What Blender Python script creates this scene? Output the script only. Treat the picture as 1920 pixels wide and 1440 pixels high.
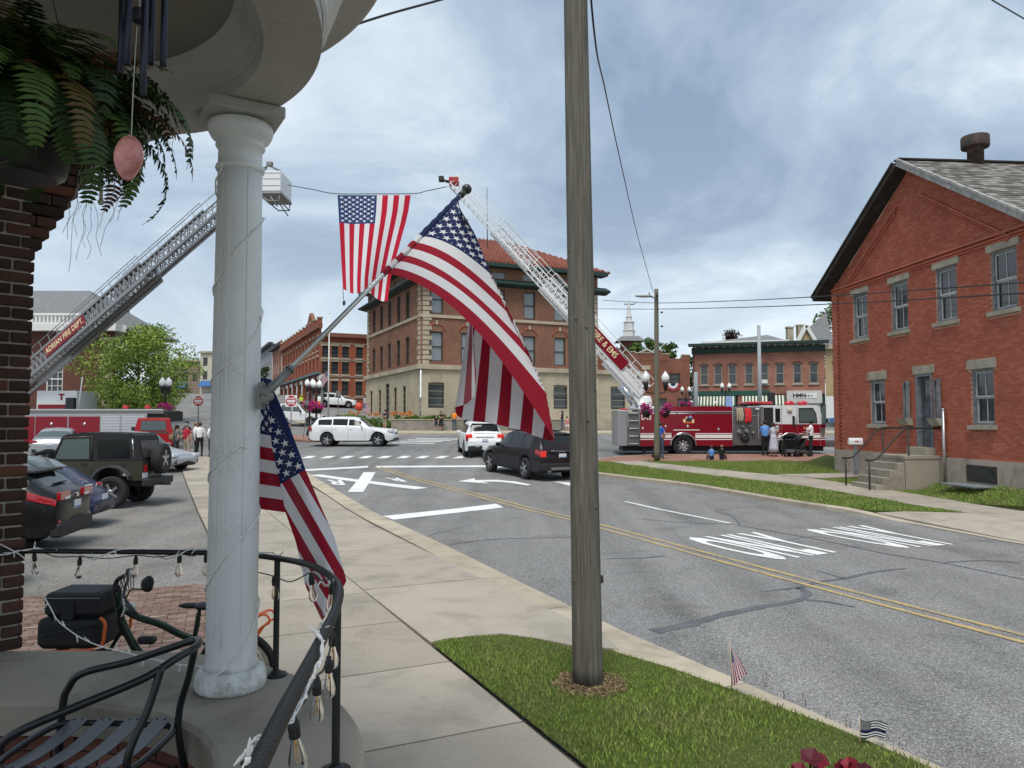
import bpy, bmesh, math, random
import numpy as np
from mathutils import Vector, Matrix, geometry
R=math.radians; PI=math.pi
random.seed(7); np.random.seed(7)
scn=bpy.context.scene
for o in list(bpy.data.objects): bpy.data.objects.remove(o)
COL=scn.collection
# ---------------------------------------------------------------- camera
F=1400.0; CZ=2.35; TH=math.atan(69/1400.0)      # focal length in photo pixels, eye height, upward pitch
cam=bpy.data.cameras.new('camera'); cam.sensor_width=36; cam.lens=F/1920*36; cam.clip_end=4000; cam.clip_start=.05
co=bpy.data.objects.new('camera',cam); COL.objects.link(co); co.location=(0,0,CZ); co.rotation_euler=(PI/2+TH,0,0)
scn.camera=co
# ---------------------------------------------------------------- light
SUN_EL,SUN_AZ=62,190                               # overcast: a broad, soft sun behind the camera
sd=bpy.data.lights.new('sun','SUN'); sd.energy=1.5; sd.angle=R(26); sd.color=(1,.955,.89)
so=bpy.data.objects.new('sun',sd); COL.objects.link(so)
dv=Vector((math.sin(R(SUN_AZ))*math.cos(R(SUN_EL)),math.cos(R(SUN_AZ))*math.cos(R(SUN_EL)),math.sin(R(SUN_EL))))
so.rotation_euler=dv.to_track_quat('Z','Y').to_euler()
W=bpy.data.worlds.new('World'); scn.world=W; W.use_nodes=True
nt=W.node_tree; nt.nodes.clear()
def wn(t,**k):
    n=nt.nodes.new(t)
    for a,b in k.items(): setattr(n,a,b)
    return n
L=nt.links.new
sky=wn('ShaderNodeTexSky'); sky.sky_type='NISHITA'; sky.sun_disc=False; sky.sun_elevation=R(SUN_EL); sky.sun_rotation=R(SUN_AZ)
tc=wn('ShaderNodeTexCoord'); sp=wn('ShaderNodeSeparateXYZ'); L(tc.outputs['Generated'],sp.inputs[0])
def wm(op,a,b=None,c=None):
    n=wn('ShaderNodeMath',operation=op)
    for i,v in enumerate((a,b,c)):
        if v is None: continue
        if isinstance(v,(int,float)): n.inputs[i].default_value=v
        else: L(v,n.inputs[i])
    return n.outputs[0]
zc=wm('ADD',wm('MAXIMUM',sp.outputs[2],0.0),.34)
cx=wn('ShaderNodeCombineXYZ'); L(wm('DIVIDE',sp.outputs[0],zc),cx.inputs[0]); L(wm('MULTIPLY',wm('DIVIDE',sp.outputs[1],zc),1.15),cx.inputs[1])
n1=wn('ShaderNodeTexNoise'); n1.inputs['Scale'].default_value=1.35; n1.inputs['Detail'].default_value=7; n1.inputs['Roughness'].default_value=.57; n1.inputs['Distortion'].default_value=.55
mp=wn('ShaderNodeMapping'); mp.inputs['Location'].default_value=(3.4,1.35,0); mp.inputs['Rotation'].default_value=(0,0,R(-16)); L(cx.outputs[0],mp.inputs[0]); L(mp.outputs[0],n1.inputs['Vector'])
cr=wn('ShaderNodeValToRGB'); L(n1.outputs['Fac'],cr.inputs[0])
e=cr.color_ramp.elements
e[0].position=.36; e[0].color=(.195,.27,.37,1); e[1].position=.65; e[1].color=(.64,.705,.755,1)
m=cr.color_ramp.elements.new(.50); m.color=(.345,.43,.525,1)
hz=wm('POWER',wm('SUBTRACT',1,wm('MAXIMUM',sp.outputs[2],0.0)),7.0)      # thinner, brighter cloud towards the horizon all round
mx=wn('ShaderNodeMix',data_type='RGBA'); L(wm('MULTIPLY',hz,.75),mx.inputs['Factor']); L(cr.outputs[0],mx.inputs['A']); mx.inputs['B'].default_value=(.80,.855,.885,1)
b1=wn('ShaderNodeBackground'); L(sky.outputs[0],b1.inputs[0]); b1.inputs[1].default_value=.07
b2=wn('ShaderNodeBackground'); L(mx.outputs['Result'],b2.inputs[0]); b2.inputs[1].default_value=.67
ms=wn('ShaderNodeMixShader'); ms.inputs[0].default_value=.9; L(b1.outputs[0],ms.inputs[1]); L(b2.outputs[0],ms.inputs[2])
wo=wn('ShaderNodeOutputWorld'); L(ms.outputs[0],wo.inputs[0])
vs=scn.view_settings; scn.display_settings.display_device='sRGB'
vs.view_transform='Standard'; vs.look='None'; vs.exposure=1.1; vs.gamma=1; vs.use_curve_mapping=False
# ---------------------------------------------------------------- ground height and photo rays
BP=[(-400,0),(20,0),(28,.15),(37,.45),(44,.72),(62,1.4),(90,1.6),(200,2.2),(1500,8)]
def g(x,y):
    z=BP[-1][1]
    for (a,za),(b,zb) in zip(BP,BP[1:]):
        if a<=y<=b: z=za+(zb-za)*(y-a)/(b-a); break
    return z+min(max(0,.07*(y-62)-.05*(x+16)),4.5)
def ray(u,v):
    c,s=math.cos(TH),math.sin(TH); a=(u-960)/F; b=(720-v)/F
    return (a,c-s*b,s+c*b)
def U(u,v,y):                       # the point on the pixel's ray at distance y
    r=ray(u,v); k=y/r[1]; return Vector((r[0]*k,y,CZ+r[2]*k))
def G(u,v,off=0):                   # where the pixel's ray meets the ground
    r=ray(u,v); y=.5
    while y<400:
        x=r[0]/r[1]*y
        if CZ+r[2]/r[1]*y<=g(x,y)+off: return Vector((x,y,g(x,y)))
        y+=.01 if y<20 else .04
# ---------------------------------------------------------------- materials
MATS={}
class NB:
    def __init__(s,m): s.t=m.node_tree; s.l=s.t.links.new
    def n(s,t,**k):
        n=s.t.nodes.new(t)
        for a,b in k.items(): setattr(n,a,b)
        return n
    def m(s,op,*a):
        n=s.n('ShaderNodeMath',operation=op)
        for i,v in enumerate(a):
            if isinstance(v,(int,float)): n.inputs[i].default_value=v
            else: s.l(v,n.inputs[i])
        return n.outputs[0]
    def mix(s,f,a,b):
        n=s.n('ShaderNodeMix',data_type='RGBA')
        for k,v in (('Factor',f),('A',a),('B',b)):
            i=n.inputs[k] if k!='Factor' else n.inputs[0]
            if isinstance(v,(int,float)): i.default_value=v
            elif isinstance(v,tuple): i.default_value=v+(1,) if len(v)==3 else v
            else: s.l(v,i)
        return n.outputs['Result']
    def noise(s,sc,det=3,vec=None,rough=.55,dist=0):
        n=s.n('ShaderNodeTexNoise'); n.inputs['Scale'].default_value=sc; n.inputs['Detail'].default_value=det; n.inputs['Roughness'].default_value=rough; n.inputs['Distortion'].default_value=dist
        if vec is not None: s.l(vec,n.inputs['Vector'])
        return n.outputs['Fac']
    def ramp(s,f,*st):
        n=s.n('ShaderNodeValToRGB'); s.l(f,n.inputs[0]); e=n.color_ramp.elements
        while len(e)<len(st): e.new(.5)
        for i,(p,c) in enumerate(st): e[i].position=p; e[i].color=(c+(1,)) if isinstance(c,tuple) else (c,c,c,1)
        return n.outputs[0]
    def obj(s): return s.n('ShaderNodeTexCoord').outputs['Object']
    def world(s): return s.n('ShaderNodeNewGeometry').outputs['Position']
    def island(s): return s.n('ShaderNodeNewGeometry').outputs['Random Per Island']
    def orand(s): return s.n('ShaderNodeObjectInfo').outputs['Random']
    def scale(s,v,x,y,z):
        n=s.n('ShaderNodeMapping'); s.l(v,n.inputs[0]); n.inputs['Scale'].default_value=(x,y,z); return n.outputs[0]
    def bump(s,h,st=.3,d=.01):
        n=s.n('ShaderNodeBump'); n.inputs['Strength'].default_value=st; n.inputs['Distance'].default_value=d; s.l(h,n.inputs['Height']); s.l(n.outputs[0],s.b.inputs['Normal'])
def mat(name,col=(.5,.5,.5),rough=.6,metal=0,spec=.5,var=0,vs=4,bump=0,bs=60,bd=.005,coat=0,alpha=1,trans=0,fn=None,emit=None,es=1,ior=1.45):
    if name in MATS: return MATS[name]
    m=bpy.data.materials.new(name); m.use_nodes=True; nb=NB(m); b=m.node_tree.nodes['Principled BSDF']; nb.b=b
    b.inputs['Base Color'].default_value=tuple(col)+(1,); b.inputs['Roughness'].default_value=rough; b.inputs['Metallic'].default_value=metal
    b.inputs['Specular IOR Level'].default_value=spec; b.inputs['Coat Weight'].default_value=coat; b.inputs['Coat Roughness'].default_value=.06
    b.inputs['Alpha'].default_value=alpha; b.inputs['Transmission Weight'].default_value=trans; b.inputs['IOR'].default_value=ior
    if emit: b.inputs['Emission Color'].default_value=tuple(emit)+(1,); b.inputs['Emission Strength'].default_value=es
    if var:
        f=nb.noise(vs,5,nb.obj()); d=tuple(max(0,c*(1-var)) for c in col); h=tuple(min(1,c*(1+var)) for c in col)
        c=nb.ramp(f,(.3,d),(.7,h)); nb.l(c,b.inputs['Base Color'])
    if bump: nb.bump(nb.noise(bs,4,nb.obj()),bump,bd)
    if fn: fn(nb,b)
    MATS[name]=m; return m
# ---------------------------------------------------------------- mesh builder
class MB:
    def __init__(s): s.v=[]; s.f=[]; s.uv=None; s.mi=[]; s.sm=[]; s.cm=0; s.M=None
    def add(s,vs,fs,smooth=False):
        o=len(s.v)
        if s.M is not None: vs=[s.M@Vector(p) for p in vs]
        s.v+=[tuple(p) for p in vs]; s.f+=[tuple(i+o for i in f) for f in fs]; s.mi+=[s.cm]*len(fs); s.sm+=[smooth]*len(fs); return s
    def box(s,c,d,rz=0,rx=0,ry=0,taper=1):
        x,y,z=[k/2 for k in d]; m=Matrix.Translation(c)@Matrix.Rotation(rz,4,'Z')@Matrix.Rotation(ry,4,'Y')@Matrix.Rotation(rx,4,'X')
        vs=[m@Vector((a*x*(taper if c_>0 else 1),b*y*(taper if c_>0 else 1),c_*z)) for c_ in(-1,1) for b in(-1,1) for a in(-1,1)]
        return s.add(vs,[(0,2,3,1),(4,5,7,6),(0,1,5,4),(2,6,7,3),(0,4,6,2),(1,3,7,5)])
    def rbox(s,c,d,r=.02,rz=0,n=1):          # box with rounded vertical and top edges
        x,y,z=[k/2 for k in d]; r=min(r,x*.9,y*.9,z*.9); pts=[]
        def ring(ins,zz):
            o=[]
            for qx,qy,a0 in((1,1,0),(-1,1,90),(-1,-1,180),(1,-1,270)):
                for k in range(n+2):
                    a=R(a0+90*k/(n+1)); rr=max(r-ins,.0005)
                    o.append((qx*(x-r)+rr*math.cos(a),qy*(y-r)+rr*math.sin(a),zz))
            return o
        rows=[ring(r*.9,-z),ring(0,-z+r)]+[ring(0,z-r),ring(r*.3,z-r*.3),ring(r*.9,z)]
        m=Matrix.Translation(c)@Matrix.Rotation(rz,4,'Z'); k=len(rows[0]); vs=[m@Vector(p) for w in rows for p in w]
        fs=[(i*k+j,i*k+(j+1)%k,(i+1)*k+(j+1)%k,(i+1)*k+j) for i in range(len(rows)-1) for j in range(k)]
        fs+=[tuple(reversed(range(k))),tuple(range((len(rows)-1)*k,len(rows)*k))]
        return s.add(vs,fs)
    def bar(s,p,q,w,h=None,up=(0,0,1)):
        h=h or w; p=Vector(p); q=Vector(q); d=(q-p).normalized(); u=Vector(up)
        if abs(d.dot(u))>.99: u=Vector((1,0,0))
        a=d.cross(u).normalized()*w/2; b=a.cross(d).normalized()*h/2
        vs=[e+i*a+j*b for e in(p,q) for i,j in((-1,-1),(1,-1),(1,1),(-1,1))]
        return s.add(vs,[(0,1,5,4),(1,2,6,5),(2,3,7,6),(3,0,4,7),(3,2,1,0),(4,5,6,7)])
    def tube(s,pts,r,n=8,closed=False,caps=True,twist=None,sm=True):
        P=[Vector(p) for p in pts]; N=len(P); rs=r if isinstance(r,(list,tuple)) else [r]*N
        T=[(P[(i+1)%N if closed else min(i+1,N-1)]-P[(i-1)%N if closed else max(i-1,0)]).normalized() for i in range(N)]
        u=Vector((0,0,1)) if abs(T[0].z)<.9 else Vector((1,0,0)); a=(u-T[0]*u.dot(T[0])).normalized(); vs=[]; L_=0
        for i in range(N):
            a=(a-T[i]*a.dot(T[i])).normalized(); b=T[i].cross(a)
            if i: L_+=(P[i]-P[i-1]).length
            for k in range(n):
                t=2*PI*k/n; rr=rs[i]
                if twist: lob,per,amp=twist; ph=abs(math.sin(lob*.5*(t-2*PI*L_/per))); rr=rr*(1-amp+amp*ph)
                vs.append(P[i]+a*rr*math.cos(t)+b*rr*math.sin(t))
        fs=[(i*n+k,i*n+(k+1)%n,(i+1)%N*n+(k+1)%n,(i+1)%N*n+k) for i in range(N if closed else N-1) for k in range(n)]
        s.add(vs,fs,sm)
        if caps and not closed: s.f+=[tuple(len(s.v)-N*n+k for k in reversed(range(n))),tuple(len(s.v)-n+k for k in range(n))]; s.mi+=[s.cm]*2; s.sm+=[False]*2
        return s
    def lathe(s,prof,n=24,c=(0,0,0),ax=None,sm=True,a0=0,rfun=None,caps=True):
        m=Matrix.Translation(c)
        if ax is not None: m=m@Vector(ax).to_track_quat('Z','Y').to_matrix().to_4x4()
        vs=[]
        for r,z in prof:
            for k in range(n):
                t=a0+2*PI*k/n; rr=r*(rfun(t,z) if rfun else 1); vs.append(m@Vector((rr*math.cos(t),rr*math.sin(t),z)))
        N=len(prof); fs=[(i*n+k,i*n+(k+1)%n,(i+1)*n+(k+1)%n,(i+1)*n+k) for i in range(N-1) for k in range(n)]
        s.add(vs,fs,sm)
        o=len(s.v)-N*n
        if not caps: return s
        if prof[0][0]>1e-4: s.f.append(tuple(o+k for k in reversed(range(n)))); s.mi.append(s.cm); s.sm.append(False)
        if prof[-1][0]>1e-4: s.f.append(tuple(o+(N-1)*n+k for k in range(n))); s.mi.append(s.cm); s.sm.append(False)
        return s
    def cyl(s,p,q,r,r2=None,n=12): 
        p=Vector(p); q=Vector(q); return s.lathe([(r,0),(r2 if r2 is not None else r,(q-p).length)],n,p,q-p)
    def ell(s,c,d,n=12,mm=8):
        prof=[(math.sin(PI*i/mm),-math.cos(PI*i/mm)) for i in range(mm+1)]; o=len(s.v); M0=s.M
        s.M=(M0 if M0 is not None else Matrix())@Matrix.Translation(c)@Matrix.Diagonal((d[0]/2,d[1]/2,d[2]/2,1)); s.lathe(prof,n); s.M=M0; return s
    def prism(s,poly,z0,z1,plane='xy'):      # poly extruded; plane xz means poly in x,z and extruded along y
        k=len(poly); f=(lambda a,b,z:(a,b,z)) if plane=='xy' else ((lambda a,b,z:(a,z,b)) if plane=='xz' else (lambda a,b,z:(z,a,b)))
        area=sum(poly[i][0]*poly[(i+1)%k][1]-poly[(i+1)%k][0]*poly[i][1] for i in range(k))
        P=list(poly) if (area>0)==(plane!='xz') else list(reversed(poly))
        vs=[f(a,b,z0) for a,b in P]+[f(a,b,z1) for a,b in P]
        fs=[(i,(i+1)%k,k+(i+1)%k,k+i) for i in range(k)]
        tri=geometry.tessellate_polygon([[Vector((a,b,0)) for a,b in P]]) if k>4 else [tuple(range(k))]
        ar=lambda t:sum(P[t[i]][0]*P[t[(i+1)%len(t)]][1]-P[t[(i+1)%len(t)]][0]*P[t[i]][1] for i in range(len(t)))
        a2=sum(P[i][0]*P[(i+1)%k][1]-P[(i+1)%k][0]*P[i][1] for i in range(k))
        for t in tri:
            t=tuple(t)
            if ar(t)*a2<0: t=tuple(reversed(t))
            fs.append(tuple(reversed(t))); fs.append(tuple(k+i for i in t))
        return s.add(vs,fs)
    def grid(s,fn,nu,nv,sm=True,uvf=None):
        o=len(s.v); vs=[fn(i/nu,j/nv) for j in range(nv+1) for i in range(nu+1)]
        fs=[(j*(nu+1)+i,j*(nu+1)+i+1,(j+1)*(nu+1)+i+1,(j+1)*(nu+1)+i) for j in range(nv) for i in range(nu)]
        s.add(vs,fs,sm)
        if uvf:
            if s.uv is None: s.uv={}
            for j in range(nv+1):
                for i in range(nu+1): s.uv[o+j*(nu+1)+i]=uvf(i/nu,j/nv)
        return s
    def mesh(s,name,mats):
        me=bpy.data.meshes.new(name); me.from_pydata(s.v,[],s.f)
        for m_ in (mats if isinstance(mats,(list,tuple)) else [mats]): me.materials.append(m_)
        if any(s.mi): me.polygons.foreach_set('material_index',s.mi)
        if any(s.sm): me.polygons.foreach_set('use_smooth',s.sm)
        if s.uv is not None:
            ul=me.uv_layers.new(name='UVMap')
            for l in me.loops: ul.data[l.index].uv=s.uv.get(l.vertex_index,(0,0))
        me.update(); return me
    def build(s,name,mats,parent=None,flip=True):
        me=s.mesh(name,mats)
        if flip:
            bm=bmesh.new(); bm.from_mesh(me); bmesh.ops.recalc_face_normals(bm,faces=bm.faces); bm.to_mesh(me); bm.free()
        return ob(name,me,parent)
def ob(name,me,parent=None,loc=None):
    o=bpy.data.objects.new(name,me); COL.objects.link(o)
    if parent is not None: o.parent=parent
    if loc is not None: o.location=loc
    return o
def tag(o,label,cat,group=None):
    o['label']=label; o['category']=cat
    if group: o['group']=group
    return o
def kind(o,k): o['kind']=k; return o
def thing(name,label,cat,loc=(0,0,0),rz=0,group=None):
    o=ob(name,None,None,loc); o.rotation_euler=(0,0,rz); o.empty_display_size=.1; return tag(o,label,cat,group)
def copytree(o,parent=None,loc=None,rz=None,label=None):
    c=o.copy(); COL.objects.link(c); c.parent=parent
    if loc is not None: c.location=loc
    if rz is not None: c.rotation_euler=(0,0,rz)
    if label: c['label']=label
    for ch in list(o.children): copytree(ch,c)
    return c
def spline(pts,n=8,closed=False):
    P=[Vector(p) for p in pts]; out=[]; N=len(P); rng=range(N if closed else N-1)
    for i in rng:
        p0=P[(i-1)%N] if closed or i>0 else P[i]*2-P[i+1]; p1=P[i]; p2=P[(i+1)%N]; p3=P[(i+2)%N] if closed or i+2<N else p2*2-p1
        for k in range(n):
            t=k/n; out.append(.5*((2*p1)+(p2-p0)*t+(2*p0-5*p1+4*p2-p3)*t*t+(3*p1-p0-3*p2+p3)*t**3))
    if not closed: out.append(P[-1])
    return out
def lerp(a,b,t): return a+(b-a)*t
def interp(x,tab):
    if x<=tab[0][0]: return tab[0][1]
    for (a,za),(b,zb) in zip(tab,tab[1:]):
        if x<=b: return za+(zb-za)*(x-a)/(b-a)
    return tab[-1][1]
def sstep(x,tab):                        # smooth interpolation through a table
    if x<=tab[0][0]: return tab[0][1]
    for (a,za),(b,zb) in zip(tab,tab[1:]):
        if x<=b: t=(x-a)/(b-a); return za+(zb-za)*(t*t*(3-2*t)*.5+t*.5)
    return tab[-1][1]
def text_mesh(body,size=1,depth=.0,bold=0,ax='CENTER',ay='CENTER',sx=1):
    c=bpy.data.curves.new('t','FONT'); c.body=body; c.size=size; c.extrude=depth; c.offset=bold; c.align_x=ax; c.align_y=ay; c.resolution_u=3
    o=bpy.data.objects.new('t',c); COL.objects.link(o); bpy.context.view_layer.update()
    me=bpy.data.meshes.new_from_object(o.evaluated_get(bpy.context.evaluated_depsgraph_get()))
    bpy.data.objects.remove(o); bpy.data.curves.remove(c)
    if sx!=1: me.transform(Matrix.Diagonal((sx,1,1,1)))
    return me
def text(body,size,m,M,parent=None,depth=.004,bold=0,sx=1,name='lettering'):
    me=text_mesh(body,size,depth,bold,sx=sx); me.materials.clear(); me.materials.append(m); me.transform(M); return ob(name,me,parent)
def frame3(o,x,y):                       # matrix with origin o, text-right x, text-up y
    x=Vector(x).normalized(); y=Vector(y); y=(y-x*y.dot(x)).normalized(); z=x.cross(y); m=Matrix((x,y,z)).transposed().to_4x4(); m.translation=Vector(o); return m
CREASE=[('y',b[0]) for b in BP[1:-1]]
def sheet_mesh(name,poly,off,m,zf=None,thick=0,cuts=None):
    """flat polygon (x,y) laid over the terrain; thick>0 gives it sides"""
    bm=bmesh.new(); vs=[bm.verts.new((p[0],p[1],0)) for p in poly]
    tri=geometry.tessellate_polygon([[Vector((p[0],p[1],0)) for p in poly]])
    for t in tri:
        try: bm.faces.new([vs[i] for i in t])
        except ValueError: pass
    for f in bm.faces:
        f.normal_update()
        if f.normal.z<0: f.normal_flip()
    lo=min(p[1] for p in poly); hi=max(p[1] for p in poly)
    def cut(c,n): bmesh.ops.bisect_plane(bm,geom=bm.verts[:]+bm.edges[:]+bm.faces[:],plane_co=c,plane_no=n,dist=1e-5)
    for _,b in CREASE:
        if lo<b<hi: cut((0,b,0),(0,1,0))
    if hi>50: cut((-16,62,0),(-.05,.07,0)); cut((-16,126.29,0),(-.05,.07,0))
    for c,n in cuts or []: cut(c,n)
    zf=zf or g
    for v in bm.verts: v.co.z=zf(v.co.x,v.co.y)+off
    if thick:
        r=bmesh.ops.extrude_face_region(bm,geom=bm.faces[:]); nv=[e for e in r['geom'] if isinstance(e,bmesh.types.BMVert)]
        for v in nv: v.co.z+=0
        top=set(nv)
        for v in bm.verts:
            if v not in top: v.co.z-=thick
        bmesh.ops.recalc_face_normals(bm,faces=bm.faces)
    me=bpy.data.meshes.new(name); bm.to_mesh(me); bm.free(); me.materials.append(m); return me
def sheet(name,poly,off,m,parent=None,**k): return ob(name,sheet_mesh(name,poly,off,m,**k),parent)
def offset_line(pts,d):
    P=[Vector((p[0],p[1])) for p in pts]; o=[]
    for i in range(len(P)):
        t=(P[min(i+1,len(P)-1)]-P[max(i-1,0)]).normalized(); o.append((P[i].x-t.y*d,P[i].y+t.x*d))
    return o
def strip_poly(pts,w0,w1): return offset_line(pts,w0)+list(reversed(offset_line(pts,w1)))
# ================================================================ common materials
def f_asph(nb,b,base=.2,tint=(1.0,.985,.955)):
    w=nb.world(); v=nb.n('ShaderNodeTexVoronoi'); v.inputs['Scale'].default_value=95; nb.l(w,v.inputs['Vector'])
    sep=nb.n('ShaderNodeSeparateColor'); nb.l(v.outputs['Color'],sep.inputs[0])
    agg=nb.ramp(sep.outputs[0],(0,tuple(base*.5*t for t in tint)),(.45,tuple(base*.92*t for t in tint)),(.8,tuple(base*1.25*t for t in tint)),(1,tuple(base*2.1*t for t in tint)))
    warm=nb.mix(nb.ramp(nb.noise(.9,5,w),(.52,0.),(.72,.35)),agg,(base*1.15,base*.98,base*.82))
    rot=nb.n('ShaderNodeMapping'); rot.inputs['Rotation'].default_value=(0,0,R(-24)); rot.inputs['Scale'].default_value=(1.1,.07,1); nb.l(w,rot.inputs[0]); trk=nb.ramp(nb.noise(1.0,4,rot.outputs[0],.5),(.32,.80),(.5,1.),(.68,1.14)); b0=nb.ramp(nb.noise(.8,7,w,.62),(.28,.70),(.45,1.),(.75,1.12)); mq=nb.n('ShaderNodeMix',data_type='RGBA',blend_type='MULTIPLY'); mq.inputs[0].default_value=1; nb.l(trk,mq.inputs['A']); nb.l(b0,mq.inputs['B']); big=mq.outputs['Result']
    mm=nb.n('ShaderNodeMix',data_type='RGBA',blend_type='MULTIPLY'); mm.inputs[0].default_value=1; nb.l(warm,mm.inputs['A']); nb.l(big,mm.inputs['B'])
    nb.l(mm.outputs['Result'],b.inputs['Base Color']); nb.bump(v.outputs['Distance'],.5,.006)
M_ASPH=mat('asphalt',rough=.9,spec=.3,fn=lambda nb,b:f_asph(nb,b,.19))
M_ASPH2=mat('old_lot_asphalt',rough=.92,spec=.3,fn=lambda nb,b:f_asph(nb,b,.185,(1.03,.98,.9)))
def f_conc(nb,b,c=(.345,.305,.25),sc=1.0,dirt=.55):
    w=nb.world(); sp_=nb.noise(150*sc,3,w,.7); a=nb.ramp(sp_,(.28,tuple(k*.62 for k in c)),(.45,c),(.62,tuple(min(1,k*1.08) for k in c)),(.75,tuple(min(1,k*1.45) for k in c)))
    big=nb.ramp(nb.noise(1.3,8,w,.65,.4),(.28,1-dirt*.55),(.5,1.),(.8,1.1)); r=nb.ramp(nb.orand(),(0,.86),(1,1.08))
    m1=nb.n('ShaderNodeMix',data_type='RGBA',blend_type='MULTIPLY'); m1.inputs[0].default_value=1; nb.l(a,m1.inputs['A']); nb.l(big,m1.inputs['B'])
    m2=nb.n('ShaderNodeMix',data_type='RGBA',blend_type='MULTIPLY'); m2.inputs[0].default_value=1; nb.l(m1.outputs['Result'],m2.inputs['A']); nb.l(r,m2.inputs['B'])
    nb.l(m2.outputs['Result'],b.inputs['Base Color']); nb.bump(sp_,.35,.003)
M_CONC=mat('sidewalk_concrete',rough=.9,spec=.25,fn=f_conc)
M_CURB=mat('kerb_concrete',rough=.9,spec=.25,fn=lambda nb,b:f_conc(nb,b,(.42,.365,.28),1,.7))
M_CAP=mat('porch_cap_concrete',rough=.88,spec=.25,fn=lambda nb,b:f_conc(nb,b,(.36,.325,.265),1.2,.95))
M_JOINT=mat('joint_dirt',(.075,.06,.045),.95,var=.4,vs=9)
def f_worn(nb,b,c,a=(.2,.197,.19),lo=.36,hi=.46,s=38):
    w=nb.world(); k=nb.m('ADD',nb.m('MULTIPLY',nb.noise(s,4,w,.7),.7),nb.m('MULTIPLY',nb.noise(2.2,3,w),.3))
    nb.l(nb.mix(nb.ramp(k,(lo,0.),(hi,1.)),a,c),b.inputs['Base Color'])
M_PAINT=mat('white_road_paint',rough=.8,fn=lambda nb,b:f_worn(nb,b,(.74,.74,.72),lo=.37,hi=.46))
M_YEL=mat('yellow_road_paint',rough=.8,fn=lambda nb,b:f_worn(nb,b,(.50,.35,.12),lo=.40,hi=.56))
M_SEAL=mat('crack_sealant',(.105,.108,.115),.75,var=.25,vs=5,bump=.2,bs=80)
def f_soil(nb,b):
    w=nb.world(); nb.l(nb.ramp(nb.noise(22,6,w,.7),(.3,(.035,.05,.012)),(.5,(.065,.085,.022)),(.7,(.11,.10,.045))),b.inputs['Base Color'])
M_TURF=mat('turf_soil',rough=1,spec=.1,fn=f_soil)
def f_blade(nb,b,lo=(.10,.155,.025),hi=(.29,.41,.085),dry=(.34,.29,.14)):
    i=nb.island(); w=nb.world(); c=nb.ramp(i,(0,lo),(.6,tuple((a+d)/2 for a,d in zip(lo,hi))),(1,hi)); p=nb.noise(1.5,4,w,.6)
    c=nb.mix(nb.m('MULTIPLY',nb.ramp(p,(.44,0.),(.66,.85)),nb.ramp(nb.m('FRACT',nb.m('MULTIPLY',i,7.31)),(.25,0.),(.6,1.))),c,dry)
    nb.l(c,b.inputs['Base Color'])
M_BLADE=mat('grass_blades',rough=.6,spec=.25,fn=f_blade)
M_STRAW=mat('straw_blades',(.30,.22,.12),.8,fn=lambda nb,b:nb.l(nb.ramp(nb.island(),(0,(.13,.085,.045)),(1,(.36,.27,.16))),b.inputs['Base Color']))
def f_paver(nb,b,c=((.155,.10,.08),(.205,.137,.108),(.255,.183,.15))):
    base=nb.ramp(nb.orand(),(0,c[0]),(.5,c[1]),(1,c[2])); d=nb.ramp(nb.noise(9,5,nb.world()),(.3,.7),(.7,1.15))
    m1=nb.n('ShaderNodeMix',data_type='RGBA',blend_type='MULTIPLY'); m1.inputs[0].default_value=1; nb.l(base,m1.inputs['A']); nb.l(d,m1.inputs['B']); nb.l(m1.outputs['Result'],b.inputs['Base Color'])
    nb.bump(nb.noise(120,3,nb.world()),.3,.003)
M_PAVER=mat('brick_paver',rough=.9,spec=.2,fn=f_paver)
def f_isl(nb,b,c):
    base=nb.ramp(nb.island(),(0,c[0]),(.5,c[1]),(1,c[2])); d=nb.ramp(nb.noise(1.3,6,nb.world(),.65),(.3,.80),(.7,1.08))
    m1=nb.n('ShaderNodeMix',data_type='RGBA',blend_type='MULTIPLY'); m1.inputs[0].default_value=1; nb.l(base,m1.inputs['A']); nb.l(d,m1.inputs['B']); nb.l(m1.outputs['Result'],b.inputs['Base Color'])
    nb.bump(nb.noise(90,3,nb.world()),.35,.004)
M_PAVER_S=mat('brick_pavers_far',rough=.9,spec=.2,fn=lambda nb,b:f_isl(nb,b,((.155,.10,.08),(.205,.137,.108),(.255,.183,.15))))
# ================================================================ the setting
xs=[(-900,-60),(900,-60),(900,1400),(-900,1400)]
M_GROUND=mat('far_ground',(.07,.085,.04),1,var=.35,vs=.05)
kind(sheet('ground',xs,-.006,M_GROUND),'structure')
road=kind(sheet('road',[(-95,-14),(45,-14),(45,96),(95,96),(95,112),(-20,112),(-60,190),(-95,190)],0,M_ASPH),'structure')
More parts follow.
